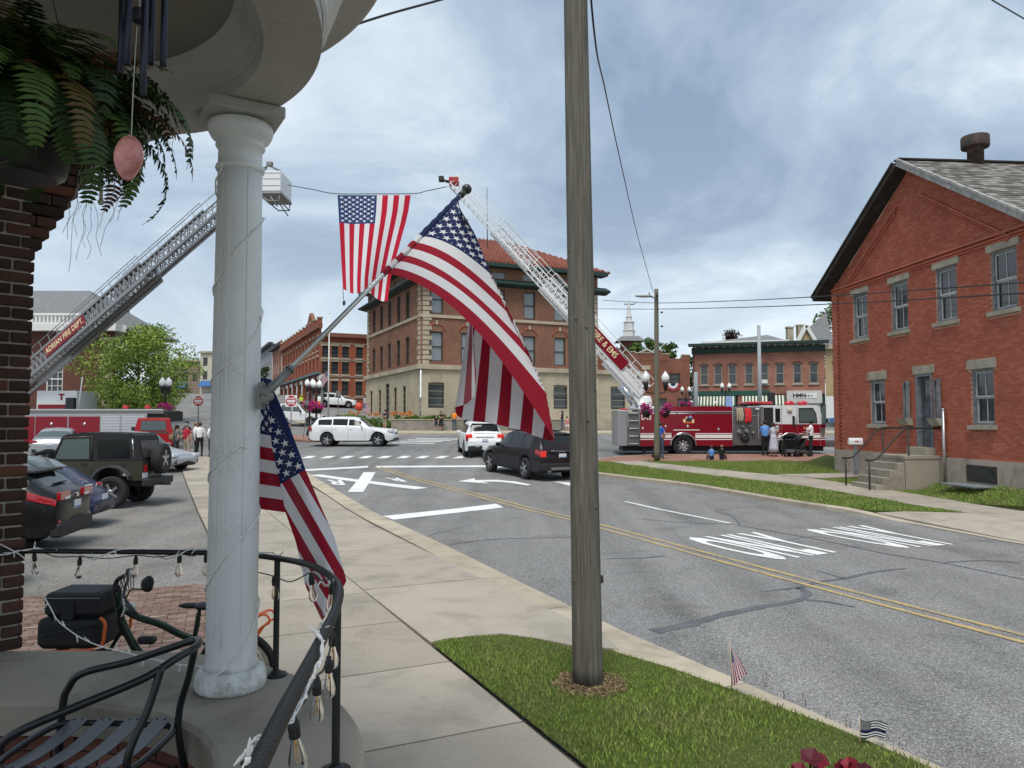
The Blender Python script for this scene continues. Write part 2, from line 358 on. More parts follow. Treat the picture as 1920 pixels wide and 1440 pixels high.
# edge of the asphalt on the near side, the walk's long joint, the lot edge
ASPH_E=[(6.6,-2.2),(4.7,1.55),(2.9,5.19),(1.29,8.35),(.76,9.52),(-.08,11.45),(-1.29,14.28),(-3.12,18.34),(-5.38,23.7),(-7.6,28.9),(-8.9,31.9),(-10.6,34.6),(-13.5,37.0),(-17.5,38.6)]
def J(y): return .43-.476*(y-5.19)                       # the long joint
JD=Vector((-.476,1)).normalized(); JN=Vector((JD.y,-JD.x))   # along the walk, across it to the street
def jp(s,t):                                             # s metres along from y=5.19, t metres to the street side
    p=Vector((J(5.19),5.19))+JD*s+JN*t; return (p.x,p.y)
lot=kind(sheet('parking_lot',[(-60,-14),(-60,44),(-19,44),jp(38,-1.64),jp(-12,-1.64),(-2,-14)],.004,M_ASPH2),'structure')
walk=kind(sheet('sidewalk',[jp(-14,-1.62),jp(-14,.0),(J(7.9)+.02,7.9),(-.1,8.2),(.61,7.74),(1.05,8.1),(.71,8.94),(-.33,10.9),(-1.52,13.42),(-3.24,17.12),(-5.9,23.5),(-8.2,28.7),(-10.5,33.2),jp(36,2.2),jp(36,-1.62)],.012,M_JOINT),'structure')
def slab(poly,parent,off,m=M_CONC,name='slab',gap=.012,thick=.03,zf=None):
    c=Vector((sum(p[0] for p in poly)/len(poly),sum(p[1] for p in poly)/len(poly))); q=[]
    for p in poly:
        d=c-Vector((p[0],p[1])); q.append(tuple(Vector((p[0],p[1]))+d.normalized()*gap*1.4))
    return sheet(name,q,off,m,parent,thick=thick,zf=zf)
for i in range(-8,23):
    s=i*1.6+.78; slab([jp(s,-1.6),jp(s,0),jp(s+1.6,0),jp(s+1.6,-1.6)],walk,.03)
GUT=[(5.6,-1.8),(2.46,5.0),(.71,8.94),(-.33,10.9),(-1.52,13.42),(-3.24,17.12),(-5.7,23.0),(-8.1,28.3),(-10.3,32.6),(-11.6,34.8)]
def on(tab,y):
    for a,b in zip(tab,tab[1:]):
        if a[1]<=y<=b[1]: t=(y-a[1])/(b[1]-a[1]); return a[0]+(b[0]-a[0])*t
    return tab[-1][0]
def ygut(s):                                             # point of the gutter line opposite s along the joint
    lo,hi=0.,3.6
    for _ in range(30):
        t=(lo+hi)/2; p=jp(s,t)
        if p[0]<on(GUT,p[1]): lo=t
        else: hi=t
    return lo
ss=[3.25,5.75,8.9,12.1,15.3,18.5,21.7,24.9,28.1,31.3]
first=[jp(3.25,0),jp(3.02,.0),(-.68,8.07),(-.4,8.2),(-.1,8.26),(.2,8.13),(.62,7.82),(.92,7.74),(1.28,7.42),(1.05,8.16),jp(3.25,ygut(3.25))]
slab([jp(3.05,.02),(-.68,8.1),(-.12,8.28),(.3,8.08),(.68,7.82),(1.1,7.72),(1.0,8.3),jp(5.75,ygut(5.75)),jp(5.75,0)],walk,.03)
for a,b in zip(ss[1:],ss[2:]): slab([jp(a,0),jp(a,ygut(a)),jp(b,ygut(b)),jp(b,0)],walk,.03)
gut=kind(sheet('gutter',strip_poly(ASPH_E,.0,.62),.008,M_JOINT),'structure')
E2=[]
for a,b in zip(ASPH_E,ASPH_E[1:]):
    for k in range(6): E2.append((a[0]+(b[0]-a[0])*k/6,a[1]+(b[1]-a[1])*k/6))
i=0; acc=[E2[0]]; ln=0
for a,b in zip(E2,E2[1:]):
    acc.append(b); ln+=math.dist(a,b)
    if ln>2.9:
        slab(strip_poly(acc,.02,.52),gut,.022,M_CURB,'gutter_slab',.006); acc=[b]; ln=0
if len(acc)>1: slab(strip_poly(acc,.02,.52),gut,.022,M_CURB,'gutter_slab',.006)
# ---------------- brick paving by the lot
pav=kind(sheet('brick_paving',[(-9.6,4.2),jp(-2.0,-1.64),jp(4.9,-1.64),(-5.0,10.55),(-9.6,8.6)],.01,M_JOINT),'structure')
pm=MB().box((0,0,0),(.196,.096,.03)).mesh('paver',M_PAVER); cand=[]
dx=Vector((.93,.37)).normalized(); dy=Vector((-dx.y,dx.x)); o0=Vector((-8.6,6.2))
for a in range(-25,45):
    for b_ in range(-25,60):
        p=o0+dx*(a*.205+(.1025 if b_%2 else 0))+dy*(b_*.104)
        if p.x<-9.5 or p.x>J(p.y)-1.86 or p.y<5.1: continue
        l=(p-Vector((-5.0,10.5))).dot(dy)
        if l>-.06: continue
        u=960+F*p.x/p.y
        if u<-60: continue
        cand.append((p.length,p))
cand.sort(key=lambda c:c[0]); big=MB()
vis=[c for c in cand if 40<960+F*c[1].x/c[1].y<420 and c[1].y>6.9]; vid={id(c) for c in vis[:300]}
for c in cand:
    p=c[1]; z=.024+random.uniform(-.004,.004); r=math.atan2(dx.y,dx.x)+random.uniform(-.02,.02)
    if id(c) in vid:
        o=ob('paver',pm,pav,(p.x,p.y,z)); o.rotation_euler=(random.uniform(-.01,.01),random.uniform(-.01,.01),r)
    else: big.box((p.x,p.y,z),(.196,.096,.03),r)
kind(big.build('pavers',M_PAVER_S,pav,flip=False),'stuff')
kind(sheet('concrete_band',[tuple(o0+dx*-3+dy*.9),tuple(o0+dx*5.2+dy*.9),tuple(o0+dx*5.2+dy*.94),tuple(o0+dx*-3+dy*.94)],.043,M_CURB),'structure')
# ---------------- right side of the street
KERB=[(14.0,4.2),(12.2,8.6),(10.7,12.0),(9.7,14.28),(9.37,15.75),(8.73,18.65),(7.64,21.1),(6.09,25.2),(4.6,27.6),(3.43,29.25),(2.95,30.4),(2.85,31.8),(3.1,33.4),(3.9,35.4),(5.2,37.3),(7.0,38.3),(9,38.6),(30,38.6)]
KS=spline([(x,y,0) for x,y in KERB],4); KS=[(p.x,p.y) for p in KS]
kern=[p for p in KS if p[1]>17.4 or p[0]<9]                  # the part with a full-height kerb
kt=MB()
kerb_root=kind(sheet('kerb_line',strip_poly(KS,-.02,-.2),.01,M_JOINT),'structure')
def kh(p): return .13 if p[1]>19.4 else max(.02,.13*(p[1]-17.2)/2.2)
acc=[KS[0]]; ln=0
for a,b in zip(KS,KS[1:]):
    acc.append(b); ln+=math.dist(a,b)
    if ln>3.0 or b is KS[-1]:
        hh=sum(kh(p) for p in acc)/len(acc)
        mb=MB(); A=offset_line(acc,-.012); B=offset_line(acc,-.05); Cc=offset_line(acc,-.165)
        n_=len(acc); sh=.006
        rows=[[(x,y,g(x,y)-.05) for x,y in A],[(x,y,g(x,y)+kh((x,y))-.03) for x,y in A],[(x,y,g(x,y)+kh((x,y))) for x,y in B],[(x,y,g(x,y)+kh((x,y))+.003) for x,y in Cc],[(x,y,g(x,y)-.05) for x,y in Cc]]
        for k in(0,-1):
            j=1 if k==0 else -2
            for r_ in rows:
                d=(Vector(r_[j])-Vector(r_[k])); r_[k]=tuple(Vector(r_[k])+d.normalized()*sh)
        mb.add([p for r_ in rows for p in r_],[(i_*n_+j,i_*n_+j+1,(i_+1)*n_+j+1,(i_+1)*n_+j) for i_ in range(4) for j in range(n_-1)]+[tuple(i_*n_ for i_ in range(5)),tuple(i_*n_+n_-1 for i_ in reversed(range(5)))])
        mb.build('kerb_stone',M_CURB,kerb_root); acc=[b]; ln=0
def gr(x,y): return g(x,y)+.125+max(0,min(.33*(x-12.3)-.03*(y-20),.6))
RW_L=[(14.5,7.8),(11.9,14.0),(10.93,18.2),(10.3,21.35),(9.33,25.25),(7.03,29.1),(4.9,33.0),(4.5,34.3)]
RW_U=[(16.0,8.2),(13.4,14.4),(12.54,18.42),(11.95,22.6),(10.9,27.2),(8.6,30.3),(6.6,33.3),(5.9,34.5)]
rw=kind(sheet('far_sidewalk',RW_L+list(reversed(RW_U)),.12,M_JOINT,zf=g),'structure')
def along(tab,t):
    P=[Vector(p) for p in tab]; d=[0]
    for a,b in zip(P,P[1:]): d.append(d[-1]+(b-a).length)
    x=t*d[-1]
    for i_ in range(len(P)-1):
        if x<=d[i_+1]: return tuple(P[i_].lerp(P[i_+1],(x-d[i_])/(d[i_+1]-d[i_])))
    return tuple(P[-1])
for k in range(20): slab([along(RW_L,k/20),along(RW_L,(k+1)/20),along(RW_U,(k+1)/20),along(RW_U,k/20)],rw,.14,M_CONC,'slab',.012)
drv=kind(sheet('driveway',[(8.98,18.55),(9.2,17.6),(9.56,15.9),(9.88,14.3),(10.9,12.0),(12.38,8.65),(14.15,4.25),(26,4.25),(26,16.5),(12.6,18.3),(10.9,18.1)],.03,M_CONC,zf=lambda x,y:g(x,y)+max(0,min(.108,.09*((x-9.35)+.4*(y-16)))),cuts=[((9.35,16,0),(1,.4,0)),((10.55,16,0),(1,.4,0))],thick=.12),'structure')
def pip(px,py,poly):
    r=np.zeros(len(px),bool); n=len(poly)
    for i_ in range(n):
        x0,y0=poly[i_][:2]; x1,y1=poly[(i_+1)%n][:2]
        if y0==y1: continue
        c=((y0>py)!=(y1>py))&(px<(x1-x0)*(py-y0)/(y1-y0)+x0); r^=c
    return r
gv=np.vectorize(g); grv=np.vectorize(gr)
def blades(name,poly,n,h,w,zf,m,parent=None,den=None,lean=.6,edge=0):
    x0,x1=min(p[0] for p in poly),max(p[0] for p in poly); y0,y1=min(p[1] for p in poly),max(p[1] for p in poly)
    px=np.random.uniform(x0,x1,n*3); py=np.random.uniform(y0,y1,n*3)
    k=pip(px,py,poly)
    if den is not None: k&=np.random.rand(n*3)<den(px,py)
    px,py=px[k][:n],py[k][:n]; n=len(px); z=zf(px,py)
    hh=h*np.random.uniform(.45,1.25,n)*(.75+.5*np.sin(px*2.1+np.sin(py*1.7)*2)*np.sin(py*1.3+1)); hh=np.abs(hh)+h*.25; a=np.random.uniform(0,2*PI,n); ww=w*np.random.uniform(.6,1.2,n)
    le=np.random.uniform(0,lean,n)*hh; b_=np.random.uniform(0,2*PI,n)
    V=np.empty((n,4,3)); ca,sa=np.cos(a)*ww,np.sin(a)*ww
    V[:,0]=np.stack([px-ca,py-sa,z-.01],1); V[:,1]=np.stack([px+ca,py+sa,z-.01],1)
    mx_,my_=px+np.cos(b_)*le*.4,py+np.sin(b_)*le*.4
    V[:,2]=np.stack([mx_+ca*.75,my_+sa*.75,z+hh*.62],1); V[:,3]=np.stack([px+np.cos(b_)*le,py+np.sin(b_)*le,z+hh],1)
    Fc=np.empty((n,2,3),int); i_=np.arange(n)*4
    Fc[:,0]=np.stack([i_,i_+1,i_+2],1); Fc[:,1]=np.stack([i_,i_+2,i_+3],1)
    me=npmesh(name,V.reshape(-1,3),Fc.reshape(-1,3),m); return ob(name,me,parent)
def npmesh(name,V,Fc,m,uv=None):
    me=bpy.data.meshes.new(name); nv,nf,k=len(V),len(Fc),Fc.shape[1]
    me.vertices.add(nv); me.vertices.foreach_set('co',V.astype(np.float32).ravel()); me.loops.add(nf*k); me.loops.foreach_set('vertex_index',Fc.astype(np.int32).ravel())
    me.polygons.add(nf); me.polygons.foreach_set('loop_start',np.arange(0,nf*k,k,dtype=np.int32)); me.polygons.foreach_set('loop_total',np.full(nf,k,dtype=np.int32))
    me.materials.append(m); me.update(calc_edges=True); me.validate(); return me
LS=offset_line([p for p in KS if 18.3<p[1]<34.6],-.17)
stripL=LS+[(4.4,34.4)]+[p for p in reversed(RW_L) if 17.9<p[1]<34]+[(10.8,18.2),(9.3,18.6)]
def subdiv(me,n=2): return me
kind(sheet('verge_lawn',stripL,.13,M_TURF,zf=g,thick=.16),'structure')
lawnR=[(12.56,18.4),(11.97,22.6),(10.92,27.2),(8.62,30.3),(6.62,33.3),(5.95,34.5),(12.0,34.6),(14.5,34.6),(14.2,30.0),(18,16.4)]
cuts=[((12.3,20,0),(.33,-.03,0))]
kind(sheet('front_lawn',lawnR,0,M_TURF,zf=gr,cuts=cuts,thick=.3),'structure')
kind(blades('verge_grass',stripL,26000,.055,.011,lambda x,y:gv(x,y)+.13,M_BLADE),'stuff')
path=[(10.0,28.45),(11.0,27.05),(13.2,27.35),(13.2,28.75)]
blade_den=lambda x,y:(~pip(x,y,path)).astype(float)
kind(blades('lawn_grass',[(12.56,18.4),(11.97,22.6),(10.92,27.2),(8.62,30.3),(6.62,33.3),(5.95,34.5),(13.0,34.6),(13.0,30),(13.75,19)],34000,.05,.011,lambda x,y:grv(x,y),M_BLADE,den=blade_den),'stuff')
kind(sheet('path',path,.035,M_CONC,zf=gr,thick=.05),'structure')
brick_mat=mat('plaza_brick',rough=.9,fn=lambda nb,b:(lambda t:(nb.l(nb.scale(nb.world(),1,1,1),t.inputs['Vector']),[setattr(t.inputs[k],'default_value',v) for k,v in (('Color1',(.23,.085,.06,1)),('Color2',(.33,.15,.11,1)),('Mortar',(.2,.16,.13,1)),('Scale',5.),('Mortar Size',.02))],nb.l(nb.mix(nb.ramp(nb.noise(1.2,5,nb.world()),(.45,0.),(.7,.6)),t.outputs['Color'],(.30,.22,.16)),b.inputs['Base Color'])))(nb.n('ShaderNodeTexBrick')))
plz=[(3.3,33.6)]+offset_line([p for p in KS if p[1]>33.7],-.17)+[(30,34.6),(5.9,34.5),(4.5,34.3)]
kind(sheet('brick_plaza',plz,.128,brick_mat,zf=g),'structure')
# ---------------- near grass island
isl=[(-.85,7.88),(-.68,8.04),(-.4,8.17),(-.1,8.2),(.2,8.08),(.44,7.9),(.61,7.76),(.95,7.68),(1.46,7.14),(1.89,6.54),(2.4,5.8),(3.6,3.6),(5.3,0),(5.6,-3),(3.4,-3),(.47,5.15)]
isl=[(x+.02,y-.03) for x,y in isl]
def gi(x,y): return .045+.0*x
kind(sheet('grass_island',isl,.045,M_TURF,zf=lambda x,y:0),'structure')
def iden(x,y):
    d=np.hypot(x-.67,y-6.66); return np.clip((d-.2)/.18,0,1)*np.clip((y-3.6)/1.,0.15,1)
kind(blades('island_grass',[p for p in isl],80000,.036,.0040,lambda x,y:np.full(len(x),.045),M_BLADE,den=iden,lean=.8),'stuff')
kind(blades('dead_grass',[(.69+.36*math.cos(a)*.9,6.66+.33*math.sin(a)) for a in np.linspace(0,6.2,14)],2600,.028,.006,lambda x,y:np.full(len(x),.045),M_STRAW,lean=2.5),'stuff')
# weeds along the kerb and gutter
W_=[]
def weed(u,v,h,n=5):
    p=G(u,v); mb=MB()
    for k in range(n):
        a=random.uniform(0,6.28); q=p+Vector((random.uniform(-.03,.03),random.uniform(-.03,.03),.02)); t=q+Vector((math.cos(a)*h*.25,math.sin(a)*h*.25,h*random.uniform(.6,1)))
        mb.tube([q,q.lerp(t,.5)+Vector((0,0,h*.06)),t],[.0022,.0018,.001],4)
        mb.ell(t,(.006,.006,.018),5,4)
    return mb.build('weed',mat('weed_stem',(.11,.10,.04),.9))
for i_,(u,v) in enumerate([(1512,1330),(1550,1350),(1590,1368),(1475,1318),(1660,1392),(1690,1405),(1430,1292)]):
    tag(weed(u,v,random.uniform(.07,.13),3),'thin seeding weed stalk at the edge of the near grass by the gutter','weed','weed stalks at the gutter edge')
# ================================================================ road markings
def mark(name,poly,m=M_PAINT,off=.008): return kind(sheet(name,[(p[0],p[1]) for p in poly],off,m),'structure')
def pxq(name,pts,m=M_PAINT,off=.008): return mark(name,[G(u,v) for u,v in pts],m,off)
YC=[(-5.95,33.1),(-2.25,25.5),(1.3,18.34),(1.97,16.75),(4.13,11.4),(5.55,8.1),(7.9,2.6)]
YC=[(p.x,p.y) for p in spline([(x,y,0) for x,y in YC],5)]
for d in(.14,-.14): mark('centre_line',strip_poly(YC,d-.05,d+.05),M_YEL)
def bar2(name,a,b,w,m=M_PAINT):
    a=Vector(a[:2]); b=Vector(b[:2]); t=(b-a).normalized(); n=Vector((-t.y,t.x))*w/2
    return mark(name,[a-n,b-n,b+n,a+n],m)
pxq('stop_bar',[(718,968),(738,975),(944,952),(930,945)])
pxq('stop_line',[(560,881),(690,874),(690,877),(562,884)]); pxq('stop_line',[(706,874),(900,873),(1000,874.5),(1000,877.5),(900,876),(706,877)])
pxq('crossing_bar',[(578,891),(600,890),(802,915),(778,918)]); pxq('crossing_bar',[(652,923),(681,923),(704,886),(682,886)],off=.012)
def textquad(body,TL,TR,BR,BL,off=.009,bold=.03,parent=None,name='road_lettering'):
    me=text_mesh(body,1,0,bold); xs_=[v.co.x for v in me.vertices]; ys_=[v.co.y for v in me.vertices]; a0,a1,b0,b1=min(xs_),max(xs_),min(ys_),max(ys_)
    for v in me.vertices:
        s=(v.co.x-a0)/(a1-a0); t=(v.co.y-b0)/(b1-b0); p=Vector(BL[:2]).lerp(Vector(BR[:2]),s).lerp(Vector(TL[:2]).lerp(Vector(TR[:2]),s),t); v.co=(p.x,p.y,g(p.x,p.y)+off)
    me.materials.clear(); me.materials.append(M_PAINT); return kind(ob(name,me),'structure')
textquad('ONLY',(3.32,15.04),(5.12,15.9),(5.98,13.53),(4.41,12.61))
textquad('ONLY',(6.14,16.21),(7.87,16.95),(8.55,14.34),(7.13,13.81))
textquad('R',G(648,910),G(612,909),G(612,900),G(640,900.5)); textquad('R',G(764,904),G(734,902),G(720,896),G(746,896.5))
pxq('turn_arrow',[(858,903),(890,897),(890.5,900.5),(930,900),(965,903),(996,909),(988,910.5),(955,905.5),(925,903.5),(905,903.8),(919,907)])
pxq('turn_arrow',[(1038,903),(1075,906),(1085,911),(1068,911)])
for i_ in range(11):
    u=562+i_*35.5; pxq('crosswalk_bar',[(u+2,859.5),(u+20,859.5),(u+32,855),(u+16,855)])
for u0,v0 in((735,831),(750,828),(765,825.5),(780,823)): pxq('crosswalk_line',[(u0,v0),(u0+80,v0+1),(u0+80,v0),(u0,v0-.9)])
bar2('lane_line',(3.25,21.6),(5.0,17.25),.11)
mark('lane_seam',strip_poly([G(u,v) for u,v in((1372,983),(1536,1012),(1662,1039),(1770,1056),(1920,1087))],-.02,.02),M_SEAL,.006)
Cq=lambda x,y:(1120+x*.41667,860+y*.41667)
def seal(pts,w):
    P=[G(*Cq(x,y)) for x,y in pts]; P=spline(P,5); n_=len(P); A=[];B=[]
    for i_,p in enumerate(P):
        t=(P[min(i_+1,n_-1)]-P[max(i_-1,0)]).normalized(); ww=(w[0]+(w[1]-w[0])*i_/(n_-1))/2*random.uniform(.75,1.25)
        A.append((p.x-t.y*ww,p.y+t.x*ww)); B.append((p.x+t.y*ww,p.y-t.x*ww))
    mb=MB(); mb.add([(x,y,g(x,y)+.005) for x,y in A+B],[(i_,i_+1,n_+i_+1,n_+i_) for i_ in range(n_-1)])
    o=mb.build('crack_seal',M_SEAL,None); return kind(o,'structure')
seal([(255,780),(420,745),(560,705),(760,665),(900,640),(945,610),(925,590),(905,582)],(.16,.10))
seal([(905,582),(1000,555),(1110,540),(1250,510),(1390,495)],(.11,.05)); seal([(905,582),(830,590),(735,600)],(.09,.03)); seal([(940,637),(1050,648),(1160,670)],(.09,.03)); seal([(990,505),(1050,522),(1110,540)],(.03,.05))
seal([(180,270),(300,282),(420,290),(600,295)],(.03,.06)); seal([(640,298),(600,255),(535,240),(560,230),(620,229)],(.05,.03)); seal([(1540,470),(1700,460),(1790,461),(1900,470)],(.05,.10)); seal([(40,450),(170,450),(300,438)],(.02,.06))
seal([(-665,388),(-560,372),(-430,362),(-260,358),(-110,354)],(.05,.03)); seal([(780,380),(960,352),(1060,362)],(.02,.04)); seal([(-900,395),(-700,330),(-560,300)],(.02,.02))
# ================================================================ the porch
def f_oldpaint(nb,b,c=(.72,.74,.72)):
    w=nb.obj(); v=nb.n('ShaderNodeTexVoronoi'); v.feature='DISTANCE_TO_EDGE'; v.inputs['Scale'].default_value=26
    dw=nb.n('ShaderNodeVectorMath',operation='ADD'); nb.l(nb.scale(w,1,1,.32),dw.inputs[0])
    nz=nb.n('ShaderNodeTexNoise'); nz.inputs['Scale'].default_value=9; nz.inputs['Detail'].default_value=4; nb.l(w,nz.inputs['Vector']); sc=nb.n('ShaderNodeVectorMath',operation='SCALE'); sc.inputs['Scale'].default_value=.22; nb.l(nz.outputs['Color'],sc.inputs[0]); nb.l(sc.outputs[0],dw.inputs[1]); nb.l(dw.outputs[0],v.inputs['Vector'])
    patch=nb.ramp(nb.noise(3.3,5,w,.6),(.51,0.),(.63,1.)); cr_=nb.m('MULTIPLY',nb.ramp(v.outputs['Distance'],(0,1.),(.035,0.)),patch)
    col=nb.mix(nb.ramp(nb.noise(2.0,6,nb.scale(w,1,1,.5),.6),(.3,0.),(.75,1.)),tuple(k*.86 for k in c),tuple(min(1,k*1.08) for k in c))
    sz_=nb.n('ShaderNodeSeparateXYZ'); nb.l(w,sz_.inputs[0]); low=nb.m('MULTIPLY',nb.ramp(sz_.outputs[2],(.0,1.),(.22,0.)),nb.ramp(nb.noise(16,5,w,.7),(.42,0.),(.6,1.))); col=nb.mix(nb.m('MULTIPLY',low,.5),col,(.13,.115,.09)); col=nb.mix(nb.m('MULTIPLY',cr_,.6),col,(.22,.21,.19)); nb.l(col,b.inputs['Base Color'])
    h=nb.m('SUBTRACT',nb.m('ADD',nb.m('MULTIPLY',nb.noise(34,5,nb.scale(w,1,1,.45),.6),.6),nb.m('MULTIPLY',nb.noise(130,2,w),.12)),nb.m('MULTIPLY',cr_,.6)); nb.bump(h,.55,.006)
M_WPAINT=mat('old_white_paint',rough=.5,spec=.4,fn=f_oldpaint)
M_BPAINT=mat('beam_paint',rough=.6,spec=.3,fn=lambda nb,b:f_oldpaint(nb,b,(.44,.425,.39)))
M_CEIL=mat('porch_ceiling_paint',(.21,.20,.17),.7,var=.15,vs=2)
M_BLK=mat('black_iron',(.012,.012,.013),.42,spec=.5,bump=.15,bs=200,bd=.002)
M_DIRTBRICK=mat('porch_wall_brick',rough=.92,fn=lambda nb,b:f_isl(nb,b,((.12,.042,.03),(.21,.075,.05),(.28,.13,.10))))
M_MORT=mat('mortar',(.30,.27,.22),.95,var=.3,vs=14,bump=.3,bs=90)
CX,CY,CAPZ,FLZ=-2.0,2.45,1.15,.73
def arcpts(rx,ry,n=20,y0=-.8,x0=-3.6):
    p=[(CX+rx,y0)]+[(CX+rx*math.cos(PI/2*k/n),CY+ry*math.sin(PI/2*k/n)) for k in range(n+1)]+[(x0,CY+ry)]
    return p
def ringsolid(mb,ro,ri,z0,z1,bev=.018):
    A=arcpts(*ro); B=arcpts(*ri); A2=arcpts(ro[0]-bev,ro[1]-bev); B2=arcpts(ri[0]+bev,ri[1]+bev); n=len(A)
    rows=[[(x,y,z0) for x,y in A],[(x,y,z1-bev) for x,y in A],[(x,y,z1) for x,y in A2],[(x,y,z1) for x,y in B2],[(x,y,z1-bev) for x,y in B],[(x,y,z0) for x,y in B]]
    mb.add([p for r in rows for p in r],[(i*n+j,i*n+j+1,((i+1)%6)*n+j+1,((i+1)%6)*n+j) for i in range(6) for j in range(n-1)]+[tuple(i*n for i in range(6)),tuple(i*n+n-1 for i in reversed(range(6)))])
pw=thing('porch_wall','low curved porch wall with a worn concrete cap under the white column','wall',(-1.27,3.42,0))
def prt(mb,name,m,par,**k):
    o=mb.build(name,m,par,**k); o.matrix_parent_inverse=Matrix.Translation(par.location).inverted(); return o
mb=MB(); ringsolid(mb,(1.5,1.53),(1.0,.80),CAPZ-.14,CAPZ); prt(mb,'cap',M_CAP,pw)
mb=MB(); ringsolid(mb,(1.44,1.47),(1.05,.86),-.02,CAPZ-.142,.002); prt(mb,'wall_core',M_MORT,pw)
# brick faces inside and outside of the wall
mb=MB()
IB=MB().box((0,0,0),(.198,.03,.058)).mesh('brick',mat('porch_brick_piece',rough=.92,fn=lambda nb,b:f_paver(nb,b,((.10,.036,.026),(.17,.062,.042),(.23,.10,.075)))))
def brick_run(mb,pts,z0,z1,out,bl=.20,bh=.058,pit=.068,th=.03):
    P=[Vector(p) for p in pts]; d=[0]
    for a,b in zip(P,P[1:]): d.append(d[-1]+(b-a).length)
    def at(s):
        for i in range(len(P)-1):
            if s<=d[i+1]: t=(s-d[i])/(d[i+1]-d[i]); return P[i].lerp(P[i+1],t),(P[i+1]-P[i]).normalized()
        return P[-1],(P[-1]-P[-2]).normalized()
    r=0; z=z0
    while z+bh<=z1+1e-6:
        s=-(bl+.01)*.5*(r%2)
        while s<d[-1]:
            m=s+bl/2
            if 0<m<d[-1]:
                p,t=at(m); n=Vector((-t.y,t.x))*out; q=p+n*(.006+random.uniform(-.002,.002))
                if mb is None: o_=ob('brick',IB,pw,Vector((q.x,q.y,z+bh/2))-pw.location); o_.rotation_euler=(0,0,math.atan2(t.y,t.x))
                else: mb.box((q.x,q.y,z+bh/2),(bl-.002,th,bh),math.atan2(t.y,t.x))
            s+=bl+.011
        z+=pit; r+=1
brick_run(None,arcpts(1.05,.86,24,1.2,-3.3),FLZ+.004,CAPZ-.15,1)
mb=MB(); brick_run(mb,arcpts(1.44,1.47,24,.3,-3.5),.03,CAPZ-.15,-1); kind(prt(mb,'outer_bricks',M_DIRTBRICK,pw,flip=False),'stuff')
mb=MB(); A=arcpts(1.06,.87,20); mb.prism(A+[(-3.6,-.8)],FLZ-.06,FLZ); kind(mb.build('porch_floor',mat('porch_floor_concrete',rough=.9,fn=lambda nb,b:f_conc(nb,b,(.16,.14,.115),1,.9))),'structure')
# ---------------- column
clx,cly=-1.268,3.43
col=thing('porch_column','thick white painted round porch column wrapped in a mini light string','column',(clx,cly,CAPZ))
grooves=[R(a) for a in (-52,-112,-140,20,75,150)]
def rf(t,z):
    for gk in grooves:
        dlt=abs((t-gk+PI)%(2*PI)-PI)
        if dlt<R(1.3): return .962 if z>.16 else 1
    return 1
mb=MB(); mb.lathe([(.146,.002),(.153,.015),(.156,.04),(.15,.07),(.138,.088),(.122,.096)],48); mb.build('base',M_WPAINT,col)
mb=MB(); prof=[(.121,.092),(.1125,.12)]+[(.1105-.012*(k/12)**1.7,.13+2.225*k/12) for k in range(13)]
mb.lathe(prof,240,rfun=rf); mb.build('shaft',M_WPAINT,col)
mb=MB(); mb.lathe([(.097,2.354),(.106,2.359),(.110,2.368),(.107,2.379),(.098,2.384),(.097,2.462),(.107,2.467),(.111,2.476),(.104,2.486),(.106,2.495),(.128,2.51),(.142,2.535),(.146,2.555),(.140,2.578),(.12,2.587)],48); mb.build('capital',M_WPAINT,col)
mb=MB(); mb.rbox((0,0,2.6155),(.335,.335,.055),.008,R(30)); mb.build('abacus',M_BPAINT,col)
# ---------------- entablature, ceiling and eaves, carried round the same curve
BZ=3.795
pr=thing('porch_roof','curved white painted porch roof and beam resting on the round column','porch roof',(-2,2.5,BZ))
bpath=[(CX+1.22,-.9),(CX+1.22,.8),(CX+1.22,1.7)]+[(CX+1.22*math.cos(R(a)),CY+1.2*math.sin(R(a))) for a in range(0,82,6)]+[(-2.02,3.78),(-2.3,4.05),(-2.62,4.3),(-3.6,4.95)]
bpath=[(p.x,p.y) for p in spline([(x,y,0) for x,y in bpath],3)]
def sweep(mb,path,prof,closed=True,sm=False):
    n=len(path); rows=[[(x,y,z) for x,y in offset_line(path,-o)] for o,z in prof]; k=len(prof)
    mb.add([p for r in rows for p in r],[(i*n+j,i*n+j+1,((i+1)%k)*n+j+1,((i+1)%k)*n+j) for i in range(k if closed else k-1) for j in range(n-1)],sm)
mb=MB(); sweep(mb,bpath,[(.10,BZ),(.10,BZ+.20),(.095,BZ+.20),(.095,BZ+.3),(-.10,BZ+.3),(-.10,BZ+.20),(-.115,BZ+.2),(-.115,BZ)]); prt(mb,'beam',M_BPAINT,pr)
mb=MB(); sweep(mb,bpath,[(.103,BZ+.06),(.118,BZ+.07),(.118,BZ+.10),(.135,BZ+.115),(.135,BZ+.155),(.155,BZ+.17),(.155,BZ+.21),(.175,BZ+.225),(.175,BZ+.28),(.20,BZ+.30),(.20,BZ+.345),(.102,BZ+.345),(.102,BZ+.06)]); prt(mb,'bed_mould',M_WPAINT,pr)
mb=MB(); sweep(mb,bpath,[(-.118,BZ+.06),(-.14,BZ+.075),(-.14,BZ+.10),(-.17,BZ+.125),(-.19,BZ+.19),(-.22,BZ+.21),(-.102,BZ+.21),(-.102,BZ+.06)]); prt(mb,'cove_mould',M_BPAINT,pr)
mb=MB(); sweep(mb,bpath,[(.10,BZ+.347),(.345,BZ+.36),(.36,BZ+.37),(.36,BZ+.44),(.39,BZ+.47),(.39,BZ+.5),(.10,BZ+.6)]); prt(mb,'eave',M_BPAINT,pr)
mb=MB(); inner=offset_line(bpath,.10); mb.prism(inner+[(-5.2,5.6),(-5.2,-.9)],BZ+.212,BZ+.25); prt(mb,'ceiling',M_CEIL,pr)
